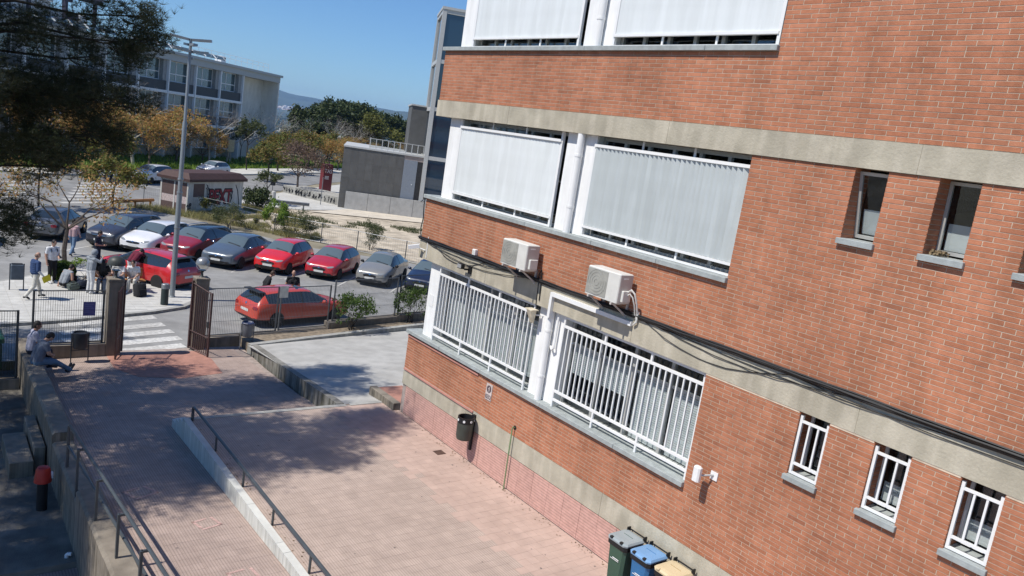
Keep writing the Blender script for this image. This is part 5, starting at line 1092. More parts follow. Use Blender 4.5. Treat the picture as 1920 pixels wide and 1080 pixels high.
# 3 walker
person('man in a pink striped shirt and jeans walking across the car park', (6.34, 42.4), (.55, .75), dict(walk, elL=(-.25, -.08, 1.14), waL=(-.24, .04, .90), elR=(.25, .06, 1.14), waR=(.22, .22, .96)), dict(top='stripe', leg='jeans'), sleeves=False, z=GZ+.004)
# 4 navy shirt, phone
ph2 = dict(elL=(-.23, .0, 1.13), waL=(-.08, .22, 1.12), elR=(.23, .0, 1.13), waR=(.08, .25, 1.11), hed=(0, .06, 1.60))
p, M = person('man in a dark navy t-shirt looking at his phone in front of the charcoal car', (6.95, 39.6), (.8, -.45), ph2, dict(top='navy', leg='navy'), look=(0, 1, -.6), z=GZ+.004)
e = MB(); e.box(-.035, .035, -.005, .005, -.07, .07, M=M @ Matrix.Translation((0, .34, 1.15)) @ Matrix.Rotation(R(50), 4, 'X')); props(e.build('phone', m_black), 'black phone held by the man in the navy t-shirt', 'phone')
# 5 hooded figure
p, M = person('person in a grey hooded sweatshirt and white trousers lifting a black backpack', (5.8, 34.2), (.75, .35), dict(elL=(-.33, .12, 1.24), waL=(-.22, .32, 1.18), elR=(.33, .16, 1.33), waR=(.20, .32, 1.44), che=(0, .03, 1.27), nck=(0, .06, 1.49), hed=(0, .12, 1.60)), dict(top='grey', leg='pale', shoe='wshoe'), sleeves=False, hood='grey')
backpack('black boxy backpack held in front by the person in the grey hood', M, C_['black'], (.06, .36, 1.14), (.19, .13, .21))
# 6-8 on the bench, facing the camera side
def sit(h=.46, fwd=.42, lean=.0, **kw):
    d = dict(pel=(0, 0, h+.09), che=(0, .02+lean, h+.42), nck=(0, .04+lean*1.6, h+.63), hed=(0, .08+lean*2, h+.75), shL=(-.185, .03+lean*1.5, h+.56), shR=(.185, .03+lean*1.5, h+.56), elL=(-.24, .12+lean, h+.32), elR=(.24, .12+lean, h+.32), waL=(-.12, .32, h+.20), waR=(.12, .32, h+.20),
             hiL=(-.09, .02, h+.08), hiR=(.09, .02, h+.08), knL=(-.11, fwd, h+.05), knR=(.11, fwd, h+.05), anL=(-.12, fwd+.02, .09), anR=(.12, fwd+.02, .09), toL=(-.13, fwd+.18, .035), toR=(.13, fwd+.18, .035)); d.update(kw); return d
bf = (-.25, -.95)
person('person in a black t-shirt sitting at the left end of the wooden bench', (6.40, 34.62), (-.45, -.9), sit(lean=.10), dict(top='black', leg='slate'), hcol=m_hairb, z=-.976)
person('woman with long dark hair in a white top and pale blue jeans on the bench', (6.95, 34.66), (-.55, -.8), sit(lean=.05, knL=(-.08, .40, .53), anR=(.06, .46, .09)), dict(top='white', leg='jeans', shoe='wshoe'), long_hair=True, z=-.976)
person('person in a white t-shirt leaning forward at the right end of the bench', (7.52, 34.70), (-.4, -.9), sit(lean=.14), dict(top='white', leg='beige', shoe='wshoe'), z=-.976)
# 9 maroon
person('person in a maroon top and white trousers leaning into the red crossover', (7.70, 36.15), (.62, .55), dict(che=(0, .26, 1.18), nck=(0, .46, 1.28), hed=(0, .56, 1.31), shL=(-.185, .38, 1.27), shR=(.185, .38, 1.27), elL=(-.25, .58, 1.12), elR=(.25, .58, 1.12), waL=(-.18, .78, 1.04), waR=(.18, .78, 1.04)), dict(top='maroon', leg='pale'), sleeves=False)
# 10 crouching
person('person in a grey top with bare arms crouching on the pavement beside the round bush', (5.0, 35.1), (.75, .5), dict(pel=(0, 0, .22), che=(0, .12, .52), nck=(0, .24, .70), hed=(0, .32, .78), shL=(-.18, .2, .64), shR=(.18, .2, .64), elL=(-.26, .12, .38), elR=(.27, .16, .36), waL=(-.28, .02, .12), waR=(.26, .34, .16), hiL=(-.10, .02, .22), hiR=(.10, .02, .22), knL=(-.2, .34, .46), knR=(.2, .36, .44), anL=(-.16, .30, .09), anR=(.16, .34, .09), toL=(-.17, .46, .035), toR=(.18, .5, .035)), dict(top='grey', leg='black'), sleeves='none', hcol=m_hair, z=-.976)
M0 = Matrix.Translation((5.62, 35.0, -.976+.18)) @ Matrix.Rotation(R(30), 4, 'Z') @ Matrix.Rotation(R(70), 4, 'X'); backpack('navy backpack lying on the pavement behind the person in the grey hood', M0, C_['navy'], (0, 0, 0), (.20, .14, .24), False)
M0 = Matrix.Translation((5.30, 34.72, -.976+.15)) @ Matrix.Rotation(R(100), 4, 'Z') @ Matrix.Rotation(R(80), 4, 'X'); backpack('small teal and black backpack lying beside the crouching person', M0, C_['teal'], (0, 0, 0), (.17, .12, .2), False)
M0 = Matrix.Translation((7.55, 33.75, -.976+.27)) @ Matrix.Rotation(R(20), 4, 'Z') @ Matrix.Rotation(R(-12), 4, 'X'); backpack('large black backpack standing on the pavement by the gate pillar', M0, C_['black'], (0, 0, 0), (.22, .17, .26), False)
# 11, 12 men on the retaining wall
person('bearded man in a pale lilac t-shirt sitting on the retaining wall', (2.76, 24.45), (1, .05), sit(h=.46, fwd=.44, lean=.03, hed=(.0, .13, 1.20)), dict(top='lilac', leg='navy'), look=(.3, 1, -.2), z=-.76, skin=m_skin2)
person('man in a slate t-shirt and jeans sitting on the retaining wall with legs stretched out', (2.78, 23.45), (.93, .30), sit(h=.44, lean=.09, hed=(0, .30, 1.13), knL=(-.10, .46, .42), anL=(-.10, .90, .13), toL=(-.12, .98, .26), knR=(.10, .44, .46), anR=(.04, .88, .15), toR=(.04, .98, .28), waL=(-.06, .34, .66), waR=(.08, .36, .66)), dict(top='slate', leg='bluejeans'), look=(0, 1, -.4), z=-.75)
# 13, 14 behind the orange car
person('brown haired man in a black jacket bent forward behind the orange car', (12.05, 31.85), (.85, -.1), dict(che=(0, .07, 1.26), nck=(0, .16, 1.46), hed=(0, .24, 1.56), shL=(-.185, .12, 1.39), shR=(.185, .12, 1.39)), dict(top='black', leg='slate'), hcol=m_hairb, sleeves=False, z=GZ+.004)
person('bald man in a black t-shirt standing behind the roof of the orange car', (13.2, 31.75), (-.3, -.9), dict(), dict(top='black', leg='navy'), 'bald', z=GZ+.004, scale=1.0)

# ================================================================== FAR BUILDINGS
m_wbw = streaked(mat('render_white', (.74, .73, .68), rough=.85, var=.05, scale=1, big=.08), 1.5, .3, .08); m_wbs = mat('spandrel_grey', (.058, .064, .07), rough=.6, var=.06); m_wbg = mirror_glass('far_glass', (.075, .115, .13), .06, 1., 1.6)
m_wbf = mat('frame_white', (.74, .76, .77), rough=.5, var=.04); m_fascia = mat('roof_fascia', (.40, .42, .42), rough=.5, var=.05); m_steel = mat('pergola_steel', (.035, .033, .055), rough=.5)
P0 = (38.55, 116.68, 0); A0 = math.atan2(.62, .78)
wb = thing('office_building', 'long white three storey block with grey spandrels beyond the far road', 'building', P0, A0)
def LP(name, mb, m, parent, **kw): return mb.build(name, m, parent, local=True, **kw)
SK = [-.75-5.28*k for k in range(16)]; xl = SK[-1]
mb = MB(); mb.box(xl-1, 5.4, 2.6, 18, -1.5, 12.0); LP('main_wall', mb, m_wbw, wb)
mb = MB(); mb.box(xl-1, 9.0, -.35, 18.4, 11.92, 12.25); mb.box(xl-1, 8.75, -.05, 18, 11.1, 11.919); LP('roof', mb, m_fascia, wb)
mb = MB(); mb.box(8.45, 8.75, 0, 18, -1.5, 11.09); mb.box(5.4, 8.449, 2.75, 3.0, -1.5, 11.09); LP('end_wall', mb, m_wbw, wb)
mb = MB(); mb.box(-.6, 8.45, -.02, .25, 11.1-.02, 11.9); LP('fascia_wall', mb, m_wbw, wb)
bay = {}
for i, s in enumerate(SK):
    mb = MB(); mb.box(s-.10, s+.10, 0, 2.6, -1.5, 11.09); LP('column', mb, m_wbf, wb)
    if i == len(SK)-1: break
    a, b = SK[i+1]+.14, s-.14
    for (z0, z1) in ((7.08, 7.40), (3.35, 3.70)): mb = MB(); mb.box(a, b, .03, 2.6, z0, z1); LP('floor_band', mb, m_wbf, wb)
    for (z0, z1) in ((7.40, 8.55), (3.70, 4.85)): mb = MB(); mb.box(a, b, .28, .45, z0+.001, z1); LP('spandrel', mb, m_wbs, wb)
    for (z0, z1) in ((8.551, 11.09), (4.851, 7.079), (.4, 3.349)):
        w0, w1 = a+.03, b-.62; f = MB(); Y = .9
        f.box(w0, w1, Y, Y+.1, z0, z0+.1); f.box(w0, w1, Y, Y+.1, z1-.08, z1); f.box(w0, w0+.09, Y, Y+.1, z0+.1, z1-.08); f.box(w1-.09, w1, Y, Y+.1, z0+.1, z1-.08)
        xm = (w0+w1)/2; zt = z0+(z1-z0)*.36; f.box(xm-.06, xm+.06, Y, Y+.1, z0+.1, z1-.08); f.box(w0+.09, xm-.06, Y, Y+.1, zt, zt+.1); f.box(xm+.06, w1-.09, Y, Y+.1, zt, zt+.1)
        w = LP('window', f, m_wbf, wb)
        for (c, d) in ((w0+.09, xm-.06), (xm+.06, w1-.09)):
            for (e, g) in ((z0+.1, zt), (zt+.1, z1-.08)): q = MB(); q.box(c, d, Y+.04, Y+.06, e, g); LP('pane', q, m_wbg, w)
        q = MB(); q.box(w1+.001, b, Y-.55, Y+.1, z0, z1); LP('return_wall', q, mat('return_grey', (.30, .31, .31), rough=.8) if 'return_grey' not in bpy.data.materials else bpy.data.materials['return_grey'], wb)
# roof things
t = thing('roof_pergola', 'dark steel pergola frame on the roof of the white block', 'pergola', P0, A0)
for s in (-41, -36.2, -31.6, -27.6):
    for y in (1.4, 5.5): mb = MB(); mb.box(s-.15, s+.15, y-.15, y+.15, 12.25, 15.35); LP('post', mb, m_steel, t)
for y in (1.4, 5.5): mb = MB(); mb.box(-46, -26.6, y-.2, y+.2, 15.352, 15.8); LP('beam', mb, m_steel, t)
for k in range(9): s = -45.5+k*2.3; mb = MB(); mb.box(s-.12, s+.12, .4, 6.6, 15.802, 16.0); LP('crossbeam', mb, m_steel, t)
t = thing('roof_shed', 'white ribbed plant shed on the roof beneath the pergola', 'shed', P0, A0); mb = MB(); mb.box(-48, -33.2, 1.8, 5.0, 12.25, 14.5); LP('shed_wall', mb, grooved(mat('ribbed_white', (.62, .63, .63), rough=.6), 2, .3, .2), t); mb = MB(); mb.box(-48.2, -33.0, 1.6, 5.2, 14.502, 14.65); LP('shed_roof', mb, m_wbf, t)
for (s, lab) in ((-32.2, 'grey ventilation unit on the roof beside the white shed'), (-30.0, 'dark cooling unit on the roof under the pergola'), (-28.4, 'pale round tank on the roof at the end of the pergola'), (-3.4, 'small white rooftop unit near the right end of the far block')):
    t = thing('rooftop_unit', lab, 'rooftop unit', P0, A0); mb = MB(); w_ = .55
    if 'tank' in lab: mb.lathe([(.6, 12.25), (.6, 13.9), (.5, 14.0)], (s, 2.4, 0), 14)
    else: mb.rbox(s-w_, s+w_, 1.7, 2.8, 12.25, 13.9 if s < -10 else 13.2, .05)
    LP('casing', mb, m_wbf if 'white' in lab or 'pale' in lab else m_steel if 'dark' in lab else m_fascia, t)
    mb = MB(); mb.box(s-.35, s+.35, 1.66, 1.695, 12.7, 13.1); LP('vent', mb, m_steel, t)
for k in range(18):
    s = -44+k*2.25
    if -26 < s < -22: continue
    t = thing('solar_panel', 'tilted solar collector on the roof edge of the far white block', 'solar panel', P0, A0, 'solar collectors along the roof edge'); M = Matrix.Translation((s, .5, 12.55)) @ Matrix.Rotation(R(38), 4, 'X'); mb = MB(); mb.box(-1.0, 1.0, 0, .8, 0, .06, M=M); LP('glass_plate', mb, m_wbg, t)
    for q in (-1, 1): mb = MB(); mb.box(q*1.03-.03, q*1.03+.03, 0, .82, -.02, .09, M=M); mb.box(q*1.01-.02, q*1.01+.02, .7, .76, -.45, .0, M=M); LP('support', mb, m_wbf, t)
t = thing('roof_railing', 'thin roof railing at the right end of the far white block', 'railing', P0, A0)
for k in range(14): mb = MB(); mb.cyl((-12+k*1.4, .6, 12.25), (-12+k*1.4, .6, 13.5), .03, n=4); LP('post', mb, m_wbf, t)
for z in (13.0, 13.5): mb = MB(); mb.cyl((-12, .6, z), (6.2, .6, z), .025, n=4); LP('rail', mb, m_wbf, t)

# grey clad block with the glass stair tower
B0 = (33.17, 69.34, GZ); dB = Vector((.895, -.446)).normalized(); AB_ = math.atan2(dB.y, dB.x)
m_clad = mat('cladding', (.115, .112, .105), world=True, rough=.6, var=.08, scale=2, isl=.10, big=.1); m_towf = mat('tower_frame', (.47, .47, .45), rough=.5, var=.04); m_towg = mirror_glass('tower_glass', (.016, .036, .062), .03, 1., 1.55); m_pale = mat('pale_door', (.215, .24, .275), rough=.5, var=.05)
blk = thing('grey_annex', 'low dark grey panel clad annex with a pale door and roof terrace', 'building', B0, AB_)
mb = MB(); mb.box(-.58, 6.95, .03, 12, -.1, 5.83); LP('core_wall', mb, m_joint, blk)
xs = [-.62+i*.716 for i in range(9)]
for r_, (z0, z1) in enumerate(((-.05, 1.45), (1.46, 2.95), (2.96, 4.45), (4.46, 5.85))):
    for a, b in zip(xs, xs[1:]): mb = MB(); mb.box(a+.006, b-.006, -.0+random.uniform(-.004, .004), .029, z0, z1); LP('cladding_panel', mb, m_clad, blk)
    for k in range(8): mb = MB(); mb.box(-.62, -.585, .03+k*1.5, .03+(k+1)*1.5-.012, z0, z1); LP('cladding_panel', mb, m_clad, blk)
mb = MB(); mb.box(5.13, 6.42, -.02, .0295, -.05, 5.45); d_ = LP('door', mb, m_pale, blk); mb = MB(); mb.box(6.05, 6.12, -.05, -.021, 3.1, 3.2); LP('handle', mb, m_white, d_)
mb = MB(); mb.box(6.43, 6.94, .0, .029, -.05, 5.4); LP('dark_slot', mb, m_dark, blk); mb = MB(); mb.box(-.66, 6.94, -.06, 12.05, 5.86, 6.02); LP('roof_slab', mb, m_towf, blk)
t = thing('terrace_railing', 'pale metal railing with glass fields round the roof terrace', 'railing', B0, AB_)
for k in range(10): mb = MB(); x = 1.75+k*.57; mb.box(x-.035, x+.035, .5, .57, 6.021, 6.95); LP('post', mb, m_towf, t)
for z in (6.12, 6.93): mb = MB(); mb.box(1.7, 6.93, .51, .56, z, z+.05); LP('rail', mb, m_towf, t)
for k in range(9): mb = MB(); x = 1.79+k*.57; mb.box(x, x+.49, .53, .54, 6.18, 6.92); LP('glass_field', mb, m_globe, t)
for k in range(6): mb = MB(); y = .9+k*.9; mb.box(1.72, 1.78, y, y+.06, 6.021, 6.95); LP('post', mb, m_towf, t)
t = thing('upper_annex', 'taller dark grey volume behind the roof terrace', 'building', B0, AB_); mb = MB(); mb.box(5.5, 9.5, 5.0, 12, 6.021, 10.75); LP('wall', mb, m_clad, t); mb = MB(); mb.box(5.4, 9.6, 4.9, 12.1, 10.752, 10.9); LP('roof', mb, m_towf, t)
t = thing('retaining_wall', 'pale concrete panel wall in front of the grey annex', 'wall', B0, AB_)
for a, b in ((0, 2.10), (2.13, 4.25), (4.28, 6.45), (6.48, 9.0)): mb = MB(); mb.box(a, b, -.42, -.2, -.15, 1.72); LP('wall_segment', mb, m_slab, t)
tw = thing('stair_tower', 'tall glass stair tower with pale frames behind the brick building', 'tower', B0, AB_)
for (x, y) in ((7.15, .05), (11.0, .05), (14.9, .05), (7.15, 6.0), (14.9, 6.0)): mb = MB(); mb.box(x-.2, x+.2, y-.2, y+.2, -.1, 19.75); LP('post', mb, m_towf, tw)
zs = (1.6, 5.75, 10.4, 14.85, 19.4)
for z in zs:
    mb = MB(); mb.box(7.352, 14.7, -.12, .2, z, z+.36); mb.box(6.98, 7.32, .252, 5.8, z, z+.36); LP('transom', mb, m_towf, tw)
for z0, z1 in zip((0,)+zs, zs):
    for (a, b) in ((7.352, 10.8), (11.2, 14.7)): mb = MB(); mb.box(a, b, .0, .03, z0+(.36 if z0 else 0), z1); LP('pane', mb, m_towg, tw)
    mb = MB(); mb.box(7.13, 7.16, .252, 5.8, z0+(.36 if z0 else 0), z1); LP('pane', mb, m_towg, tw)
mb = MB(); mb.box(6.9, 15.1, -.2, 6.2, 19.762, 20.0); LP('roof', mb, m_towf, tw); mb = MB(); mb.box(7.6, 14.5, 4.0, 4.1, 0, 19.3); LP('inner_wall', mb, m_dark, tw)

# kiosk
K0 = (15.94, 58.74, GZ); AK = math.atan2(.61, .79)
ks_ = thing('kiosk', 'small graffiti covered kiosk with a dark red mansard roof by the car park', 'kiosk', K0, AK)
m_kw = streaked(mat('kiosk_white', (.60, .59, .555), rough=.8, var=.06, big=.15), 3, .5, .15); m_kb = mat('kiosk_shutter', (.11, .072, .065), rough=.7, var=.1); m_kr = mat('kiosk_roof', (.066, .036, .032), rough=.75, var=.15, scale=5); m_gr = mat('graffiti_red', (.27, .035, .045), rough=.8, var=.45, scale=5); m_gk = mat('graffiti_black', (.015, .015, .02), rough=.7); m_gp = mat('graffiti_pink', (.50, .41, .39), rough=.8, var=.25, scale=14)
mb = MB(); mb.box(0, 6.6, 0, 2.35, 0, 2.36); LP('wall', mb, m_kw, ks_)
o1, o2 = .22, .22; vs = [(-o1, -o1, 2.36), (6.6+o1, -o1, 2.36), (6.6+o1, 2.35+o1, 2.36), (-o1, 2.35+o1, 2.36), (-o1, -o1, 2.55), (6.6+o1, -o1, 2.55), (6.6+o1, 2.35+o1, 2.55), (-o1, 2.35+o1, 2.55), (.15, .2, 2.95), (6.45, .2, 2.95), (6.45, 2.15, 2.95), (.15, 2.15, 2.95)]
mb = MB(); mb.add(vs, [(3, 2, 1, 0), (8, 9, 10, 11)]+[(k*4+i, k*4+(i+1) % 4, k*4+4+(i+1) % 4, k*4+4+i) for k in range(2) for i in range(4)]); LP('roof', mb, m_kr, ks_)
mb = MB(); mb.box(.55, 1.75, -.03, -.001, 1.25, 2.2); LP('window', mb, m_kb, ks_)
for (a, b) in ((.12, 1.10), (1.22, 2.22)): mb = MB(); mb.box(-.03, -.001, a, b, 1.25, 2.22); LP('window_shutter', mb, m_kb, ks_)
for (a, b) in ((.0, .11), (1.11, 1.21), (2.23, 2.35)): mb = MB(); mb.box(-.04, -.001, a, b, 0, 2.355); LP('frame_post', mb, m_kw, ks_)
mb = MB(); mb.box(-.02, -.001, .12, 2.22, .72, 1.24); LP('pink_panel', mb, m_gp, ks_)
for (a, b) in ((.12, 1.10), (1.22, 2.22)): mb = MB(); mb.box(-.022, -.001, a, b, .12, .715); LP('lower_panel', mb, m_kb, ks_)
gf = frame((3.55, -.012, 1.18), (1, 0, 0), (0, 0, 1)); 
def ltext(s, size, x, z, y, name, m, sx=1., off=0., rot=0.):
    o = text(s, size, Matrix.Translation((x, y, z)) @ Matrix.Rotation(R(90), 4, 'X') @ Matrix.Rotation(rot, 4, 'Z'), name, m, None, .003, sx, off); o.parent = ks_; return o
ltext('PEXT', 1.55, 3.75, 1.15, -.008, 'graffiti_outline', m_gk, .78, .10); ltext('PEXT', 1.5, 3.75, 1.15, -.016, 'graffiti_letters', m_gr, .80, .02)
ltext('2R', .55, .22, .55, -.008, 'graffiti_tag', m_gk, 1., .02, .4); mb = MB(); mb.tube([(2.1, -.01, 2.1), (2.25, -.01, 1.8), (2.35, -.01, 1.5), (2.2, -.01, 1.2), (2.5, -.01, .9)], .025, 4); mb.tube([(5.6, -.01, 2.1), (5.9, -.01, 1.6), (6.1, -.01, .9), (6.2, -.01, .2)], .035, 4); rg_ = random.Random(6)
for _ in range(9): x0_ = 2.2+rg_.random()*3.6; mb.tube([(x0_+rg_.uniform(-.3, .3), -.01, 1.15+rg_.uniform(-.7, .75)) for _q in range(4)], .022, 4)
mb.tube([(2.0, -.01, 2.15), (2.15, -.01, 1.95), (1.95, -.01, 1.85), (2.15, -.01, 1.8)], .03, 4); LP('graffiti_lines', mb, m_gk, ks_)
# totem sign, guardrail, planters, sign pole
m_tot = mat('totem_red', (.155, .030, .036), rough=.45, var=.08); TP = (37.3, 83.4, GZ); AT = math.atan2(-.42, .9)
t = thing('totem_sign', 'dark red square totem sign with white letters at the far kerb', 'sign', TP, AT+R(28)); mb = MB(); mb.box(-.55, .55, -.4, .4, 0.05, 3.15); LP('pillar', mb, m_tot, t); mb = MB(); mb.box(-.5, .5, -.35, .35, 0, .049); LP('base', mb, m_black, t)
for s, M in (('TAS', Matrix.Translation((0, -.404, 2.35)) @ Matrix.Rotation(R(90), 4, 'X')), ):
    o = text(s, .62, M, 'sign_letters', m_white, None, .004, .85); o.parent = t
    for k in range(3): mb = MB(); mb.box(-.38, .12, -.406, -.401, 1.75-k*.14, 1.82-k*.14); LP('printed_line', mb, m_white, t)
o = text('TA', .5, Matrix.Translation((.554, 0, 2.35)) @ Matrix.Rotation(R(90), 4, 'Z') @ Matrix.Rotation(R(90), 4, 'X'), 'sign_letters', m_white, None, .004, .8); o.parent = t
t = thing('sign_pole', 'thin bare metal pole standing in front of the red totem', 'pole', (31.2, 70.4, GZ)); mb = MB(); mb.cyl((31.2, 70.4, GZ), (31.2, 70.4, GZ+2.7), .04, n=8); mb.build('pole', m_fgal, t); mb = MB(); mb.lathe([(.12, 0), (.1, .05)], (31.2, 70.4, GZ), 8); mb.build('foot', m_fgal, t)
t = thing('guardrail', 'galvanised steel guardrail behind the bushes of the dirt lot', 'guardrail', (25, 66.2, GZ)); ga, gb = Vector((21.6, 66.6, GZ)), Vector((27.9, 65.25, GZ)); gd = (gb-ga).normalized()
mb = MB(); prof = [(0, .45), (-.05, .50), (-.05, .56), (0, .60), (-.05, .64), (-.05, .70), (0, .75), (.01, .75), (.01, .45)]; gn = Vector((gd.y, -gd.x, 0)); mb.extrude([ga+gn*-p[0]+Vector((0, 0, p[1])) for p in prof], gb-ga); mb.build('rail', m_fgal, t)
for k in (.08, .5, .93): p = ga+(gb-ga)*k; mb = MB(); mb.box(p.x-.05, p.x+.05, p.y+.04, p.y+.14, GZ, GZ+.7); mb.build('post', m_fgal, t)
t = thing('planter_wall', 'low concrete planter wall with dark graffiti beside the annex', 'planter', (32, 74, GZ))
pa, pb = Vector((30.6, 78.6, 0)), Vector((33.4, 70.3, 0)); pd = (pb-pa).normalized(); pn = Vector((-pd.y, pd.x, 0))
for k in range(4):
    u, v = pa+(pb-pa)*(k/4)+pd*.01, pa+(pb-pa)*((k+1)/4)-pd*.01; mb = MB(); mb.prism([(v.x, v.y), ((v+pn*3).x, (v+pn*3).y), ((u+pn*3).x, (u+pn*3).y), (u.x, u.y)], GZ, GZ+.85); mb.build('wall_block', m_kerb, t)
    M = frame(tuple((u+v)/2-pn*.012+Vector((0, 0, GZ+.45))), pd, (0, 0, 1)); mb = MB()
    for q in range(5): x = -.9+q*.42+random.uniform(-.1, .1); mb.tube([M @ Vector((x+random.uniform(-.1, .2), random.uniform(-.3, .3), 0)) for _ in range(6)], random.choice((.03, .05, .07)), 4)
    mb.build('graffiti_lines', m_gk, t)
for (x, y, lab) in ((27.06, 71.69, 'short white concrete bollard at the near kerb of the road'), (30.1, 80.2, 'dark litter bin on a post at the far road')):
    t = thing('kerb_bollard' if 'white' in lab else 'litter_bin', lab, 'bollard' if 'white' in lab else 'bin', (x, y, GZ)); mb = MB()
    mb.lathe([(.22, 0), (.20, .75), (.1, .85)] if 'white' in lab else [(.03, 0), (.03, .5), (.25, .52), (.28, 1.15), (.2, 1.25)], (x, y, GZ), 12); mb.build('body', m_slab if 'white' in lab else m_binb, t)
# wire fence between car park and dirt lot
lf = [(13.9, 62.8), (16.3, 60.0), (18.4, 56.0), (20.0, 52.2), (22.2, 49.4), (23.6, 46.8), (25.6, 43.8), (28.4, 39.8), (31.5, 36)]
lfl = ['at the kiosk', 'beside the kiosk bushes', 'behind the estate car', 'behind the saloon', 'behind the bright red car', 'behind the deep red car', 'behind the grey hatchback', 'behind the dark blue car']
for i, (a, b) in enumerate(zip(lf, lf[1:])): fence_panel('thin wire fence panel of the dirt lot '+lfl[i], a, b, GZ, 1.35, None, 'wire fence along the dirt lot', .16, (.25, .5, .75), m_fgal)

# ================================================================== TREES AND PLANTS
def quads(cn, size, asp=.6, up_bias=0., jit=.5):
    n = len(cn); nr = rng.normal(size=(n, 3)); nr[:, 2] += up_bias; nr /= np.linalg.norm(nr, axis=1)[:, None]; t = np.cross(nr, rng.normal(size=(n, 3))); t /= np.linalg.norm(t, axis=1)[:, None]; b = np.cross(nr, t)
    s = size*(1+jit*(rng.random((n, 1))-.5)); a = t*s; b = b*s*asp
    return np.stack([cn-a, cn+b*.9, cn+a, cn-b*.9], 1).reshape(-1, 3)
def leafmesh(name, V_, m, k=4):
    n = len(V_)//k; me = bpy.data.meshes.new(name); me.vertices.add(len(V_)); me.vertices.foreach_set('co', V_.astype(np.float32).ravel()); me.loops.add(len(V_)); me.loops.foreach_set('vertex_index', np.arange(len(V_), dtype=np.int32))
    me.polygons.add(n); me.polygons.foreach_set('loop_start', np.arange(0, len(V_), k, dtype=np.int32)); me.polygons.foreach_set('loop_total', np.full(n, k, dtype=np.int32))
    me.materials.append(m); me.update(calc_edges=True); return me
m_bark = mat('bark', (.105, .085, .07), rough=.95, var=.25, scale=12, bump=.5); m_barkg = mat('bark_grey', (.40, .38, .34), rough=.95, var=.2, scale=12); m_barkd = mat('bark_dark', (.035, .028, .022), rough=.95, var=.3, scale=12)
lm_or = leafmat('leaf_orange', [(.46, .23, .08), (.55, .31, .12), (.40, .29, .09), (.26, .27, .07)], .45); lm_og = leafmat('leaf_orange_green', [(.14, .17, .035), (.18, .20, .05), (.28, .16, .055), (.11, .14, .03)]); lm_gr = leafmat('leaf_green', [(.045, .085, .016), (.07, .12, .024), (.10, .15, .03)])
lm_yg = leafmat('leaf_yellow_green', [(.12, .13, .03), (.17, .165, .04), (.09, .105, .025)]); lm_dk = leafmat('leaf_dark', [(.034, .052, .018), (.048, .070, .022), (.075, .088, .032)], .2); lm_br = leafmat('leaf_pink_brown', [(.20, .13, .10), (.15, .105, .075), (.24, .165, .125)]); lm_ol = leafmat('leaf_olive', [(.075, .09, .035), (.10, .115, .045), (.055, .075, .025)]); lm_bg = leafmat('leaf_bright', [(.16, .25, .035), (.22, .32, .05), (.13, .21, .03)])
lm_pine = leafmat('pine_needles', [(.022, .036, .017), (.034, .05, .022), (.052, .062, .028), (.07, .06, .03)], .25)
def branches(mb, p, d, L_, r, depth, spread=.6, n=5, tips=None, droop=0.):
    k = 3; pts = [p]; q = p.copy(); dd = d.copy()
    for i in range(k): dd = (dd+Vector((random.gauss(0, .12), random.gauss(0, .12), random.gauss(0, .08)-droop))).normalized(); q = q+dd*(L_/k); pts.append(q.copy())
    mb.tube(pts, [r*(1-.45*i/k) for i in range(k+1)], n, cap=False)
    if tips is not None and depth <= 1: tips += pts[1:]
    if depth == 0: return
    for i in range(random.choice((2, 3, 3))):
        a = Vector((random.gauss(0, 1), random.gauss(0, 1), random.gauss(.25, .7))).normalized(); nd = (dd+a*spread*1.4).normalized(); s = pts[random.choice((2, 3, 3))] if i else pts[-1]
        branches(mb, s, nd, L_*random.uniform(.62, .82), r*.52, depth-1, spread, max(3, n-1), tips, droop)
def make_tree(name, h, cr, ch, leaf, bark, nleaf, lsize, depth=4, trunk=.3, spread=.6, asp=.6, jitter=.28, seed=1, lean=.0, rad=None, stems=1):
    """trunk forks at trunk*h; crown of radius cr; returns (trunk mesh, crown mesh)"""
    random.seed(seed); mb = MB(); tips = []; r0_ = rad or h*.018
    for s in range(stems):
        base = Vector((0, 0, 0)) if stems == 1 else Vector((random.uniform(-.15, .15), random.uniform(-.15, .15), 0)); top = base+Vector((random.uniform(-.1, .1)*h*.2+lean, random.uniform(-.1, .1)*h*.2, trunk*h)); mid = (base+top)/2+Vector((random.gauss(0, .02)*h, random.gauss(0, .02)*h, 0))
        mb.tube([base, mid, top], [r0_*1.15, r0_, r0_*.85], 7 if stems == 1 else 5, cap=False); nb = 5 if stems == 1 else 2
        for i in range(nb):
            a = 2*math.pi*(i+random.random()*.6)/nb; el = random.uniform(.5, 1.25); d = Vector((math.cos(a)*math.cos(el), math.sin(a)*math.cos(el), math.sin(el))); branches(mb, top, d, (h*(1-trunk))*.36, r0_*.55, depth-1, spread, 5, tips)
    T = np.array([tuple(t) for t in tips]); c = np.array([0, 0, h-ch/2]); e = np.array([cr, cr, ch/2]); q = (T-c)/e; l = np.linalg.norm(q, axis=1); f = np.where(l > 1, 1/np.maximum(l, 1e-6), 1)
    tm_ = mb.mesh('trunk', bark); 
    if not nleaf: return tm_, None
    keep = rng.random(len(T)) > .12; T2 = (c+q*f[:, None]*e)[keep]; idx = rng.integers(0, len(T2), nleaf); cn = T2[idx]+rng.normal(size=(nleaf, 3))*np.array([jitter, jitter, jitter*.8])*np.array([1, 1, 1])*cr*.5
    return tm_, leafmesh('crown', quads(cn, lsize, asp, .4), leaf)
protos = {}
def proto(key, *a, **k):
    protos[key] = make_tree(key, *a, **k)
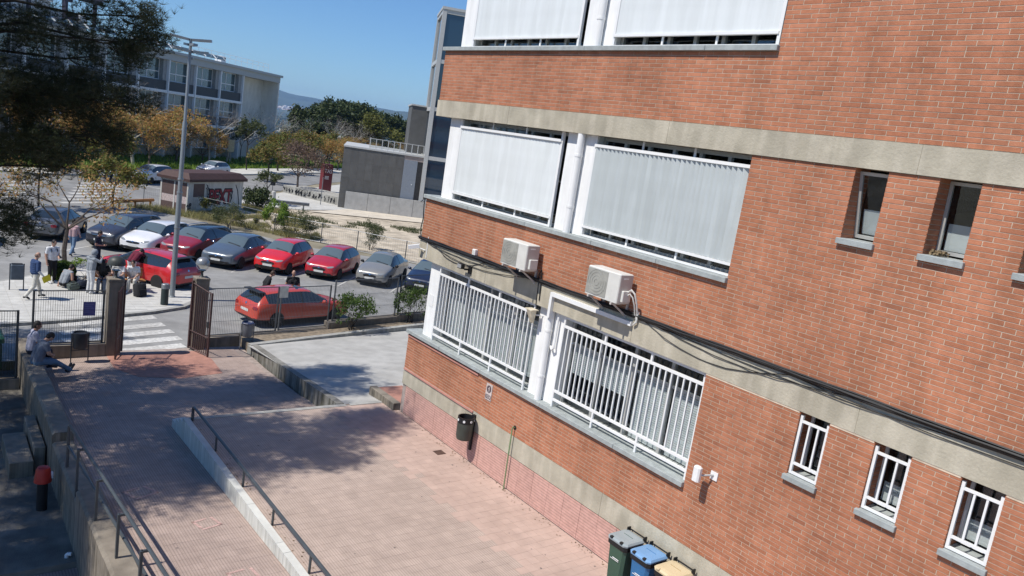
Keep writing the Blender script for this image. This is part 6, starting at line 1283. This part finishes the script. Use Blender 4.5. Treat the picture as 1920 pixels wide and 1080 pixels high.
def plant(key, label, loc, sca=1., rz=0., name='tree', cat='tree', group=None, parts=('trunk', 'crown')):
    t = bpy.data.objects.new(name, None); col.objects.link(t); s = sca if isinstance(sca, tuple) else (sca,)*3; t.matrix_basis = Matrix.Translation(loc) @ Matrix.Rotation(rz, 4, 'Z') @ Matrix.Diagonal((*s, 1)); props(t, label, cat, group)
    for nm, me in zip(parts, protos[key]):
        if me: o = bpy.data.objects.new(nm, me); col.objects.link(o); o.parent = t
    return t
proto('near', 5.6, 2.7, 3.4, lm_or, m_bark, 1500, .075, 5, .33, .75, .5, .16, 4, rad=.10)
proto('orange', 7.0, 3.1, 5.4, lm_or, m_bark, 4200, .12, 5, .2, .65, .6, .22, 7)
proto('oragreen', 4.6, 2.1, 2.9, lm_og, m_barkd, 3600, .11, 4, .42, .7, .6, .25, 9, rad=.09)
proto('pinkbrown', 5.6, 2.6, 3.8, lm_br, m_bark, 2600, .10, 5, .32, .7, .5, .22, 12, rad=.11)
proto('bare', 7.5, 2.6, 5.5, lm_br, m_barkg, 260, .07, 6, .28, .5, .5, .2, 15, rad=.12)
proto('sapling', 4.2, 1.1, 2.3, lm_ol, m_barkd, 900, .10, 4, .45, .6, .6, .2, 18, rad=.045)
proto('pine_far', 13.0, 4.6, 8.5, lm_dk, m_barkd, 9000, .30, 5, .35, .7, .7, .2, 21)
proto('yellow', 10.5, 5.2, 7.5, lm_yg, m_bark, 8000, .24, 5, .25, .7, .7, .2, 25)
proto('pine_low', 8.5, 4.2, 6.5, lm_dk, m_barkd, 6000, .26, 5, .2, .7, .7, .2, 27)
proto('bush', 2.0, 1.0, 1.9, lm_ol, m_bark, 2600, .055, 4, .08, .7, .35, .2, 31, rad=.03, stems=4)
proto('bushgreen', 2.0, .9, 1.9, lm_bg, m_bark, 1700, .075, 4, .08, .6, .55, .2, 33, rad=.025, stems=3)
proto('bushdark', 1.8, 1.3, 1.7, lm_dk, m_barkd, 3000, .10, 4, .06, .8, .6, .25, 35, rad=.03, stems=4)
proto('shrub', 1.55, .95, 1.35, lm_gr, m_barkd, 1700, .06, 5, .1, .75, .4, .13, 39, rad=.028, stems=5)
proto('weed', 1.5, .5, 1.3, lm_yg, m_bark, 700, .06, 4, .12, .5, .5, .25, 41, rad=.015, stems=2)
# street tree on the island
plant('near', 'slender street tree with sparse orange leaves on the pavement island', (5.5, 38.5, GZ+.1), 1.0, .6)
protos['ball'] = (None, leafmesh('foliage', quads((lambda q: q/np.linalg.norm(q, axis=1)[:, None]*np.array([.46, .46, .42])+np.array([0, 0, .42]))(rng.normal(size=(2600, 3))), .05, .6), lm_gr)); mbb = MB(); mbb.ell((0, 0, .42), (.42, .42, .38), 12, 8); protos['ball'] = (mbb.mesh('core', mat('bush_core', (.02, .035, .012), rough=1)), protos['ball'][1])
plant('ball', 'clipped round green bush at the foot of the street tree', (5.15, 36.4, -.98), 1., 0, 'round_bush', 'bush', None, ('core', 'foliage'))
plant('bushgreen', 'loose light green bush right of the clipped round bush', (5.95, 36.7, -.98), (.75, .75, .48), 1., 'bush', 'bush', None, ('stems', 'foliage'))
for (key, lab, x, y, s, rz) in (('bush', 'olive bush in the dirt lot beside the kiosk', 17.3, 53.3, (1.1, 1.1, 1.0), .3), ('bush', 'wide olive bush in the dirt lot behind the bright red car', 21.2, 51.6, (1.45, 1.4, 1.05), 2.), ('bushgreen', 'bright green leafy bush left of the wide olive bush', 19.95, 52.2, (.85, .85, 1.35), .7),
        ('bush', 'narrow olive bush behind the deep red hatchback', 24.9, 47.3, (.95, .95, 1.15), 4.), ('weed', 'tall yellow green weed growing in front of the kiosk wall', 17.6, 58.9, (1.5, 1.5, 1.15), 0), ('bushdark', 'dark green bush against the right wall of the kiosk', 23.2, 65.2, 1.1, .4), ('sapling', 'thin light green sapling behind the dark bush at the kiosk', 25.2, 68.2, (1.1, 1.1, .75), 1.), ('weed', 'small dry weed at the edge of the dirt lot', 18.9, 54.8, (1.4, 1.4, .6), 2.)):
    plant(key, lab, (x, y, GZ), s, rz, 'bush' if key != 'sapling' else 'sapling', 'bush' if key != 'sapling' else 'tree', None, ('stems', 'foliage'))
plant('shrub', 'bushy green shrub in the planter in front of the orange car bonnet', (13.85, 27.2, -.68), (1.05, .95, 1.05), .4, 'shrub', 'shrub', None, ('stems', 'foliage'))
plant('shrub', 'open leggy shrub in the planter by the corner of the brick building', (17.0, 28.0, -.68), (.80, .80, 1.15), 2.4, 'shrub', 'shrub', None, ('stems', 'foliage'))
# trees beyond the road
for (key, lab, px, py, h, rz) in (): pass
TL = [('oragreen', 'small round orange and green tree at the kerb of the far road', [(32.40, 88.17, -1.10)][0], 1.08, .2), ('oragreen', 'round green and orange tree on the far pavement', [(39.74, 104.52, -1.10)][0], 1.25, 2.2),
      ('pinkbrown', 'pinkish brown half bare tree by the planter wall', [(31.64, 77.48, -1.10)][0], 1.05, .4), ('sapling', 'green young tree on the far pavement left of the round trees', [(34.33, 101.15, -1.10)][0], 1.7, .2), ('sapling', 'thin staked sapling on the far lawn', [(36.28, 109.67, -1.10)][0], 1.3, 1.2),
      ('bare', 'pale leafless tree in front of the office block corner', [(34.18, 109.00, -1.10)][0], 1.15, .3), ('bare', 'wide leafless tree at the right end of the office block', [(41.60, 116.78, -1.10)][0], 1.25, 1.9), ('bare', 'leafless grey tree before the middle of the office block', [(30.83, 105.18, -1.10)][0], 1.1, 3.), ('bare', 'leafless tree half hidden by the pine', [(19.15, 92.11, -1.10)][0], 1.35, 4.2),
      ('orange', 'large orange tree behind the street lamp pole', [(25.90, 101.69, -1.10)][0], (1.2, 1.2, 1.05), .5), ('orange', 'broad orange tree before the office block windows', [(30.03, 105.66, -1.10)][0], (.85, .85, .72), 2.7), ('orange', 'orange tree left of the lamp pole above the silver car', [(20.60, 91.40, -1.10)][0], 1.0, 4.0), ('orange', 'orange tree at the left behind the pine branches', [(14.34, 82.00, -1.10)][0], 1.05, 1.1), ('orange', 'orange tree near the left edge behind the pine', [(9.92, 79.56, -1.10)][0], 1.1, 5.),
      ('oragreen', 'low orange tree on the far pavement left of the silver car', [(14.18, 76.78, -1.10)][0], 1.1, 5.), ('oragreen', 'thin orange green tree at the near side of the far crossing', [(11.17, 59.06, -1.10)][0], .85, 1.), ('sapling', 'dark stemmed young tree beside the far crossing', [(6.62, 57.87, -1.10)][0], 1.35, 2.)]
for key, lab, p, s, rz in TL: plant(key, lab, (p[0], p[1], GZ), s, rz)
WL = [('pine_far', 578, 298, .80), ('pine_far', 612, 300, .92), ('pine_far', 640, 297, 1.02), ('pine_far', 668, 298, 1.0), ('pine_far', 712, 300, .93), ('pine_far', 738, 302, .85), ('pine_far', 760, 300, .55), ('pine_low', 560, 299, .75), ('pine_low', 775, 303, .5), ('pine_low', 800, 303, .5), ('pine_low', 590, 302, .9)]
WP = [(59.02, 140.71, -1.10), (64.06, 143.96, -1.10), (72.62, 155.77, -1.10), (78.49, 160.75, -1.10), (88.30, 168.49, -1.10), (93.61, 171.45, -1.10), (104.22, 184.61, -1.10), (55.24, 135.91, -1.10), (104.74, 181.23, -1.10), (114.56, 190.91, -1.10), (58.54, 136.56, -1.10)]
for i, ((key, px, py, s), p) in enumerate(zip(WL, WP)): plant(key, 'dark green pine in the wood behind the grey annex', (p[0], p[1], GZ), (s*1.0, s*1.0, s), i*1.3, 'pine_tree', 'tree', 'dark pines of the wood')
for key, lab, p, s, rz in (('yellow', 'large yellow green tree in front of the dark pines', [(72.16, 141.39, -1.10)][0], (1.1, 1.1, .96), .4), ('bare', 'tall bare grey tree left of the yellow green tree', [(61.36, 134.02, -1.10)][0], 1.3, .7), ('bare', 'bare grey tree in front of the left pines', [(56.51, 129.44, -1.10)][0], 1.2, 2.1), ('bare', 'bare twiggy tree between the pines and the yellow tree', [(65.74, 137.25, -1.10)][0], 1.15, 3.3), ('bare', 'bare tree at the edge of the valley view', [(48.65, 125.13, -1.10)][0], 1.0, 1.3)): plant(key, lab, (p[0], p[1], GZ), s, rz)
for i, p in enumerate([(51.66, 120.26, -1.10), (55.92, 124.08, -1.10), (62.26, 131.44, -1.10), (68.39, 137.03, -1.10), (76.21, 145.11, -1.10), (82.52, 149.91, -1.10), (88.89, 154.68, -1.10), (47.70, 113.90, -1.10), (54.77, 118.55, -1.10), (46.37, 116.93, -1.10)]): plant('orange' if i % 3 != 1 else 'oragreen', 'low orange brown tree in the row along the far pavement behind the annex', (p[0], p[1], GZ), (.85, .85, .80) if i % 3 != 1 else 1.35, i*1.7, 'tree', 'tree', 'low orange trees before the wood')
# the big pine whose boughs hang into the view, and its neighbour outside the frame
def pine(label, base, lobes, seed, trunk_top):
    random.seed(seed); rr = np.random.default_rng(seed); t = thing('pine_tree', label, 'tree', base); mb = MB(); b = Vector(base); tt = Vector(trunk_top)
    tr = [b, b+(tt-b)*.35+Vector((.15, -.1, 0)), b+(tt-b)*.7+Vector((-.1, .15, 0)), tt]; mb.tube(tr, [.34, .28, .20, .07], 10); mb.build('trunk', m_barkd, t, smooth=True)
    lb = MB(); cl = []
    for (c, rad, n) in lobes:
        c = Vector(c); k = min(.92, max(.25, (c.z-1.2-b.z)/(tt.z-b.z))); s = b+(tt-b)*k; m1 = s+(c-s)*.5+Vector((0, 0, .35)); m0 = s+(m1-s)*.5+Vector((rr.normal()*.2, rr.normal()*.2, rr.normal()*.2)); m2 = (m1+c)/2+Vector((rr.normal()*.2, rr.normal()*.2, rr.normal()*.15)); lb.tube([s, m0, m1, m2, c], [.055, .045, .036, .026, .014], 6, cap=False)
        for q in range(10): cl.append(tuple(s+(c-s)*rr.uniform(.35, .95)+Vector((rr.normal()*.3, rr.normal()*.3, rr.normal()*.3+.15))))
        for i in range(n):
            v = rr.normal(size=3); v /= np.linalg.norm(v); v *= rr.random()**(1/2.2); p = Vector((c.x+v[0]*rad[0], c.y+v[1]*rad[1], c.z+v[2]*rad[2])); j = c+(p-c)*rr.uniform(.0, .35)+(s-c)*rr.uniform(0, .12); mm = (j+p)/2+Vector((0, 0, -.08)); lb.tube([j, mm, p], [.02, .012, .005], 4, cap=False); cl.append(tuple(p))
    lb.build('limbs', m_barkd, t, kind='stuff')
    C2 = np.array(cl); ns = 28; sh = np.repeat(C2, ns, 0)+rr.normal(size=(len(C2)*ns, 3))*np.array([.19, .19, .16]); nd = 10; o_ = np.repeat(sh, nd, 0); d = rr.normal(size=(len(o_), 3)); d[:, 2] = np.abs(d[:, 2])*.9+.1; d /= np.linalg.norm(d, axis=1)[:, None]
    w = np.cross(d, rr.normal(size=(len(o_), 3))); w /= np.linalg.norm(w, axis=1)[:, None]; L_ = .19*(1+.5*(rr.random((len(o_), 1))-.5)); V_ = np.stack([o_-w*.0055, o_+w*.0055, o_+d*L_], 1).reshape(-1, 3)
    link('needles', leafmesh('needles', V_, lm_pine, 3), t, kind='stuff'); return t
pine('large dark pine with boughs hanging over the left side of the yard', (-1.2, 21.5, -1.32), [((2.25, 21.6, 8.26), (.5, 1.2, .75), 8), ((2.3, 21.4, 6.85), (.85, 1.4, .75), 41), ((3.4, 21.6, 7.0), (.85, 1.4, .62), 38), ((4.35, 21.6, 8.4), (.52, .9, .6), 25), ((4.66, 21.8, 9.1), (.22, .5, .38), 7), ((4.95, 21.8, 8.65), (.22, .5, .28), 5), ((2.3, 21.2, 5.65), (.9, 1.3, .5), 27), ((3.55, 21.4, 6.1), (.7, 1.2, .45), 19), ((4.35, 21.6, 6.95), (.48, .8, .25), 7), ((1.95, 20.8, 3.95), (.45, .8, .42), 16), ((2.8, 21, 5.3), (.6, .9, .22), 7), ((3.6, 21.8, 7.95), (.6, 1., .38), 6),
    ((-.6, 20, 6.5), (1.9, 2.6, 1.1), 120), ((-1.5, 23, 8.0), (2.2, 2.4, 1.2), 120), ((-2.0, 18.8, 8.0), (2.2, 2.4, 1.2), 120), ((-.5, 21.5, 11.0), (2.2, 2.6, 1.2), 110), ((1.8, 20.5, 11.4), (1.6, 2.2, .9), 80), ((-3.5, 21.5, 7.0), (2.2, 2.7, 1.2), 110), ((-5.2, 20.0, 8.6), (2.0, 2.6, 1.2), 100), ((-5.0, 23.5, 9.0), (2.0, 2.4, 1.2), 90), ((.2, 24.2, 7.2), (1.3, 1.6, .9), 60), ((.2, 18.6, 7.0), (1.1, 1.4, .8), 56)], 3, (-.8, 21.6, 12.6))
pine('second pine beyond the left edge shading the ramp', (-4.0, 16.4, -1.32), [((-2.6, 15.6, 6.6), (1.7, 1.7, 1.0), 100), ((-3.8, 17.6, 8.2), (2.0, 1.8, 1.0), 100), ((-4.6, 15.2, 8.6), (1.9, 1.5, 1.0), 90), ((-1.9, 16.9, 9.4), (1.6, 1.5, .9), 100), ((-.4, 16.0, 10.7), (1.5, 1.2, .8), 96), ((1.2, 17.1, 11.1), (1.2, 1.0, .7), 66), ((-.9, 17.6, 10.4), (1.4, .9, .7), 70), ((1.7, 17.4, 11.2), (.8, .6, .5), 34), ((-5.6, 17.2, 7.0), (1.9, 1.8, 1.0), 70), ((-6.4, 15.6, 8.4), (1.7, 1.6, 1.0), 70), ((-3.0, 16.2, 11.2), (1.9, 1.7, 1.0), 90)], 8, (-3.2, 16.4, 12.0))
pine('third pine beyond the left edge shading the crossing', (-5.2, 28.4, -1.1), [((-2.8, 27.6, 6.4), (1.9, 1.7, .8), 60), ((-4.2, 29.3, 7.8), (2.1, 1.5, .9), 50), ((-2.2, 29.0, 8.2), (1.8, 1.3, .8), 46), ((-4.8, 27.0, 8.6), (2.0, 1.7, .9), 46)], 12, (-4.6, 28.3, 10.6))
# grass and weeds
def blades(name, poly, n, h, w, m, z=GZ+.01, lump=0.):
    P_ = []; xs_ = [p[0] for p in poly]; ys_ = [p[1] for p in poly]
    while len(P_) < n:
        x, y = random.uniform(min(xs_), max(xs_)), random.uniform(min(ys_), max(ys_))
        if inside((x, y), poly) and (not lump or mnoise.noise(Vector((x*lump, y*lump, 3.1))) > .05): P_.append((x, y, z))
    b = np.array(P_); n = len(b); d = rng.normal(size=(n, 3))*.45; d[:, 2] = 1; a = rng.random(n)*6.28; wv = np.stack([np.cos(a), np.sin(a), np.zeros(n)], 1)*w*(.6+.8*rng.random((n, 1))); H_ = h*(.5+rng.random((n, 1)))
    return props(link(name, leafmesh(name, np.stack([b-wv, b+wv, b+d*H_], 1).reshape(-1, 3), m, 3)), kind='stuff')
lawn = [(15, 84.6), (25, 92.8), (34.7, 103), (46, 113), (66, 131.3), (64, 146), (44, 132), (30, 112), (10, 97), (-30, 84), (-30, 78), (8, 80.4)]
mb = MB(); mb.poly([(x, y, GZ+.02) for x, y in lawn]); S('lawn', mb, mat('lawn_soil', (.13, .19, .035), rough=1, var=.3, scale=2))
blades('grass', lawn, 30000, .40, .10, lm_bg); lot = [(15.9, 60.8), (18.4, 57.3), (20.4, 51.4), (22.6, 49.8), (24.0, 55), (25.8, 63.5), (22.5, 66.0), (19, 63.4)]
lm_hay = leafmat('leaf_hay', [(.34, .30, .13), (.26, .26, .10), (.42, .36, .18)])
blades('dry_grass', lot, 13000, .26, .022, lm_hay, lump=.5); blades('weeds', [(24, 55), (25.6, 62), (33, 59.5), (47, 53), (44, 51), (33, 56.2), (27, 57)], 3800, .20, .022, lm_ol, lump=.8)
blades('dry_grass', [(12, 61), (15.8, 61), (21.0, 50.8), (20.6, 50.4), (18.5, 54)], 3500, .35, .02, lm_hay)

# ================================================================== VALLEY, HILLS AND AIR
m_plain_f = mat('valley_floor', (.10, .115, .07), rough=1, var=.4, scale=.004, detail=8); m_hill = mat('wooded_hill', (.05, .065, .04), rough=1, var=.35, scale=.003, detail=8)
mb = MB(); rs = [150, 175, 230, 400, 900, 2000, 3500, 5200, 7000, 9200]; zs_ = [GZ-.04, -5, -22, -40, -46, -48, -46, -40, -30, -20]; N_ = 48
for i, (r_, z) in enumerate(zip(rs, zs_)):
    for k in range(N_+1): a = R(-75+150*k/N_); mb.v.append((r_*math.sin(a), r_*math.cos(a) if i else max(149.9, r_*math.cos(a)), z))
for i in range(len(rs)-1):
    for k in range(N_): mb.f.append((i*(N_+1)+k, i*(N_+1)+k+1, (i+1)*(N_+1)+k+1, (i+1)*(N_+1)+k)); mb.m.append(0)
S('valley', mb, m_plain_f, smooth=True)
def ridge(name, ra, rb, h0, seed, a0=-60, a1=75, amp=.35, rows=9, n=220):
    mb = MB()
    for i in range(rows):
        u = i/(rows-1); r_ = ra+(rb-ra)*u
        for k in range(n+1):
            az = a0+(a1-a0)*k/n; a = R(az); base = h0(az); v = Vector((az*.22, u*1.3, seed)); nz = mnoise.fractal(v*1.0, .9, 2.1, 5)
            prof = math.sin(min(1, u/.75)*math.pi/2)**1.3 if u < .75 else 1-.5*(u-.75)/.25
            mb.v.append((r_*math.sin(a), r_*math.cos(a), -45+(base+45)*prof*(1+amp*nz*(.25+.75*(1-abs(u-.7))))))
    for i in range(rows-1):
        for k in range(n): mb.f.append((i*(n+1)+k, i*(n+1)+k+1, (i+1)*(n+1)+k+1, (i+1)*(n+1)+k)); mb.m.append(0)
    return S(name, mb, m_hill, smooth=180)
def lerp(pts):
    def f(x):
        for (a, b), (c, d) in zip(pts, pts[1:]):
            if x <= c: return b+(d-b)*max(0, (x-a))/(c-a)
        return pts[-1][1]
    return f
ridge('far_hills', 6200, 9000, lerp([(-60, 90), (15, 150), (20, 170), (21.5, 150), (24, 158), (26.5, 165), (28, 168), (30, 172), (34, 150), (75, 120)]), 2.7, amp=.16)
ridge('near_hills', 4300, 6000, lerp([(-60, 5), (22, 0), (24.5, 20), (26, 85), (28, 112), (31, 122), (34, 90), (75, 60)]), 8.2, amp=.18)
bxs = MB(); wht = MB(); random.seed(4)
for i in range(420):
    az = random.gauss(21.8, 1.3); r_ = random.uniform(5600, 6150); a = R(az); c = Vector((r_*math.sin(a), r_*math.cos(a), 0)); w_ = random.uniform(8, 22); h_ = random.uniform(6, 16); z = -30+(r_-5600)*.075+random.uniform(0, 8)
    (bxs if random.random() < .3 else wht).box(c.x-w_, c.x+w_, c.y-w_, c.y+w_, z-10, z+h_)
bxs.build('town_roofs', mat('town_terracotta', (.38, .22, .15), rough=1), kind='stuff'); wht.build('town_houses', mat('town_white', (.62, .58, .54), rough=1), kind='stuff')
mb = MB(); mb.box(640, 900, 1650, 1700, -47, -36); mb.box(560, 640, 1600, 1640, -47, -40); props(mb.build('warehouse', m_wbw), 'long pale warehouse in the valley', 'warehouse')
fp = []
for i in range(5200):
    r_ = random.uniform(260, 4600)**1.0; az = R(random.uniform(12, 40)); z = np.interp(r_, rs, zs_); fp.append((r_*math.sin(az), r_*math.cos(az), z+2+r_*.0006))
fp = np.array(fp); V_ = quads(np.repeat(fp, 5, 0)+rng.normal(size=(len(fp)*5, 3))*np.array([5, 5, 1.6]), 4.5, .7, .6); props(link('valley_woods', leafmesh('valley_woods', V_, lm_dk)), kind='stuff')
hz, hn = bpy.data.materials.new('haze_air'), None; hz.use_nodes = True; hn = hz.node_tree; hn.nodes.clear(); ho = hn.nodes.new('ShaderNodeOutputMaterial'); hv = hn.nodes.new('ShaderNodeVolumePrincipled')
hv.inputs['Color'].default_value = (.36, .62, 1, 1); hv.inputs['Density'].default_value = 9e-5; hv.inputs['Anisotropy'].default_value = .0; hn.links.new(hv.outputs[0], ho.inputs['Volume'])
mb = MB(); mb.box(-9600, 9600, -500, 9600, -120, 260); props(mb.build('haze', hz), kind='stuff')
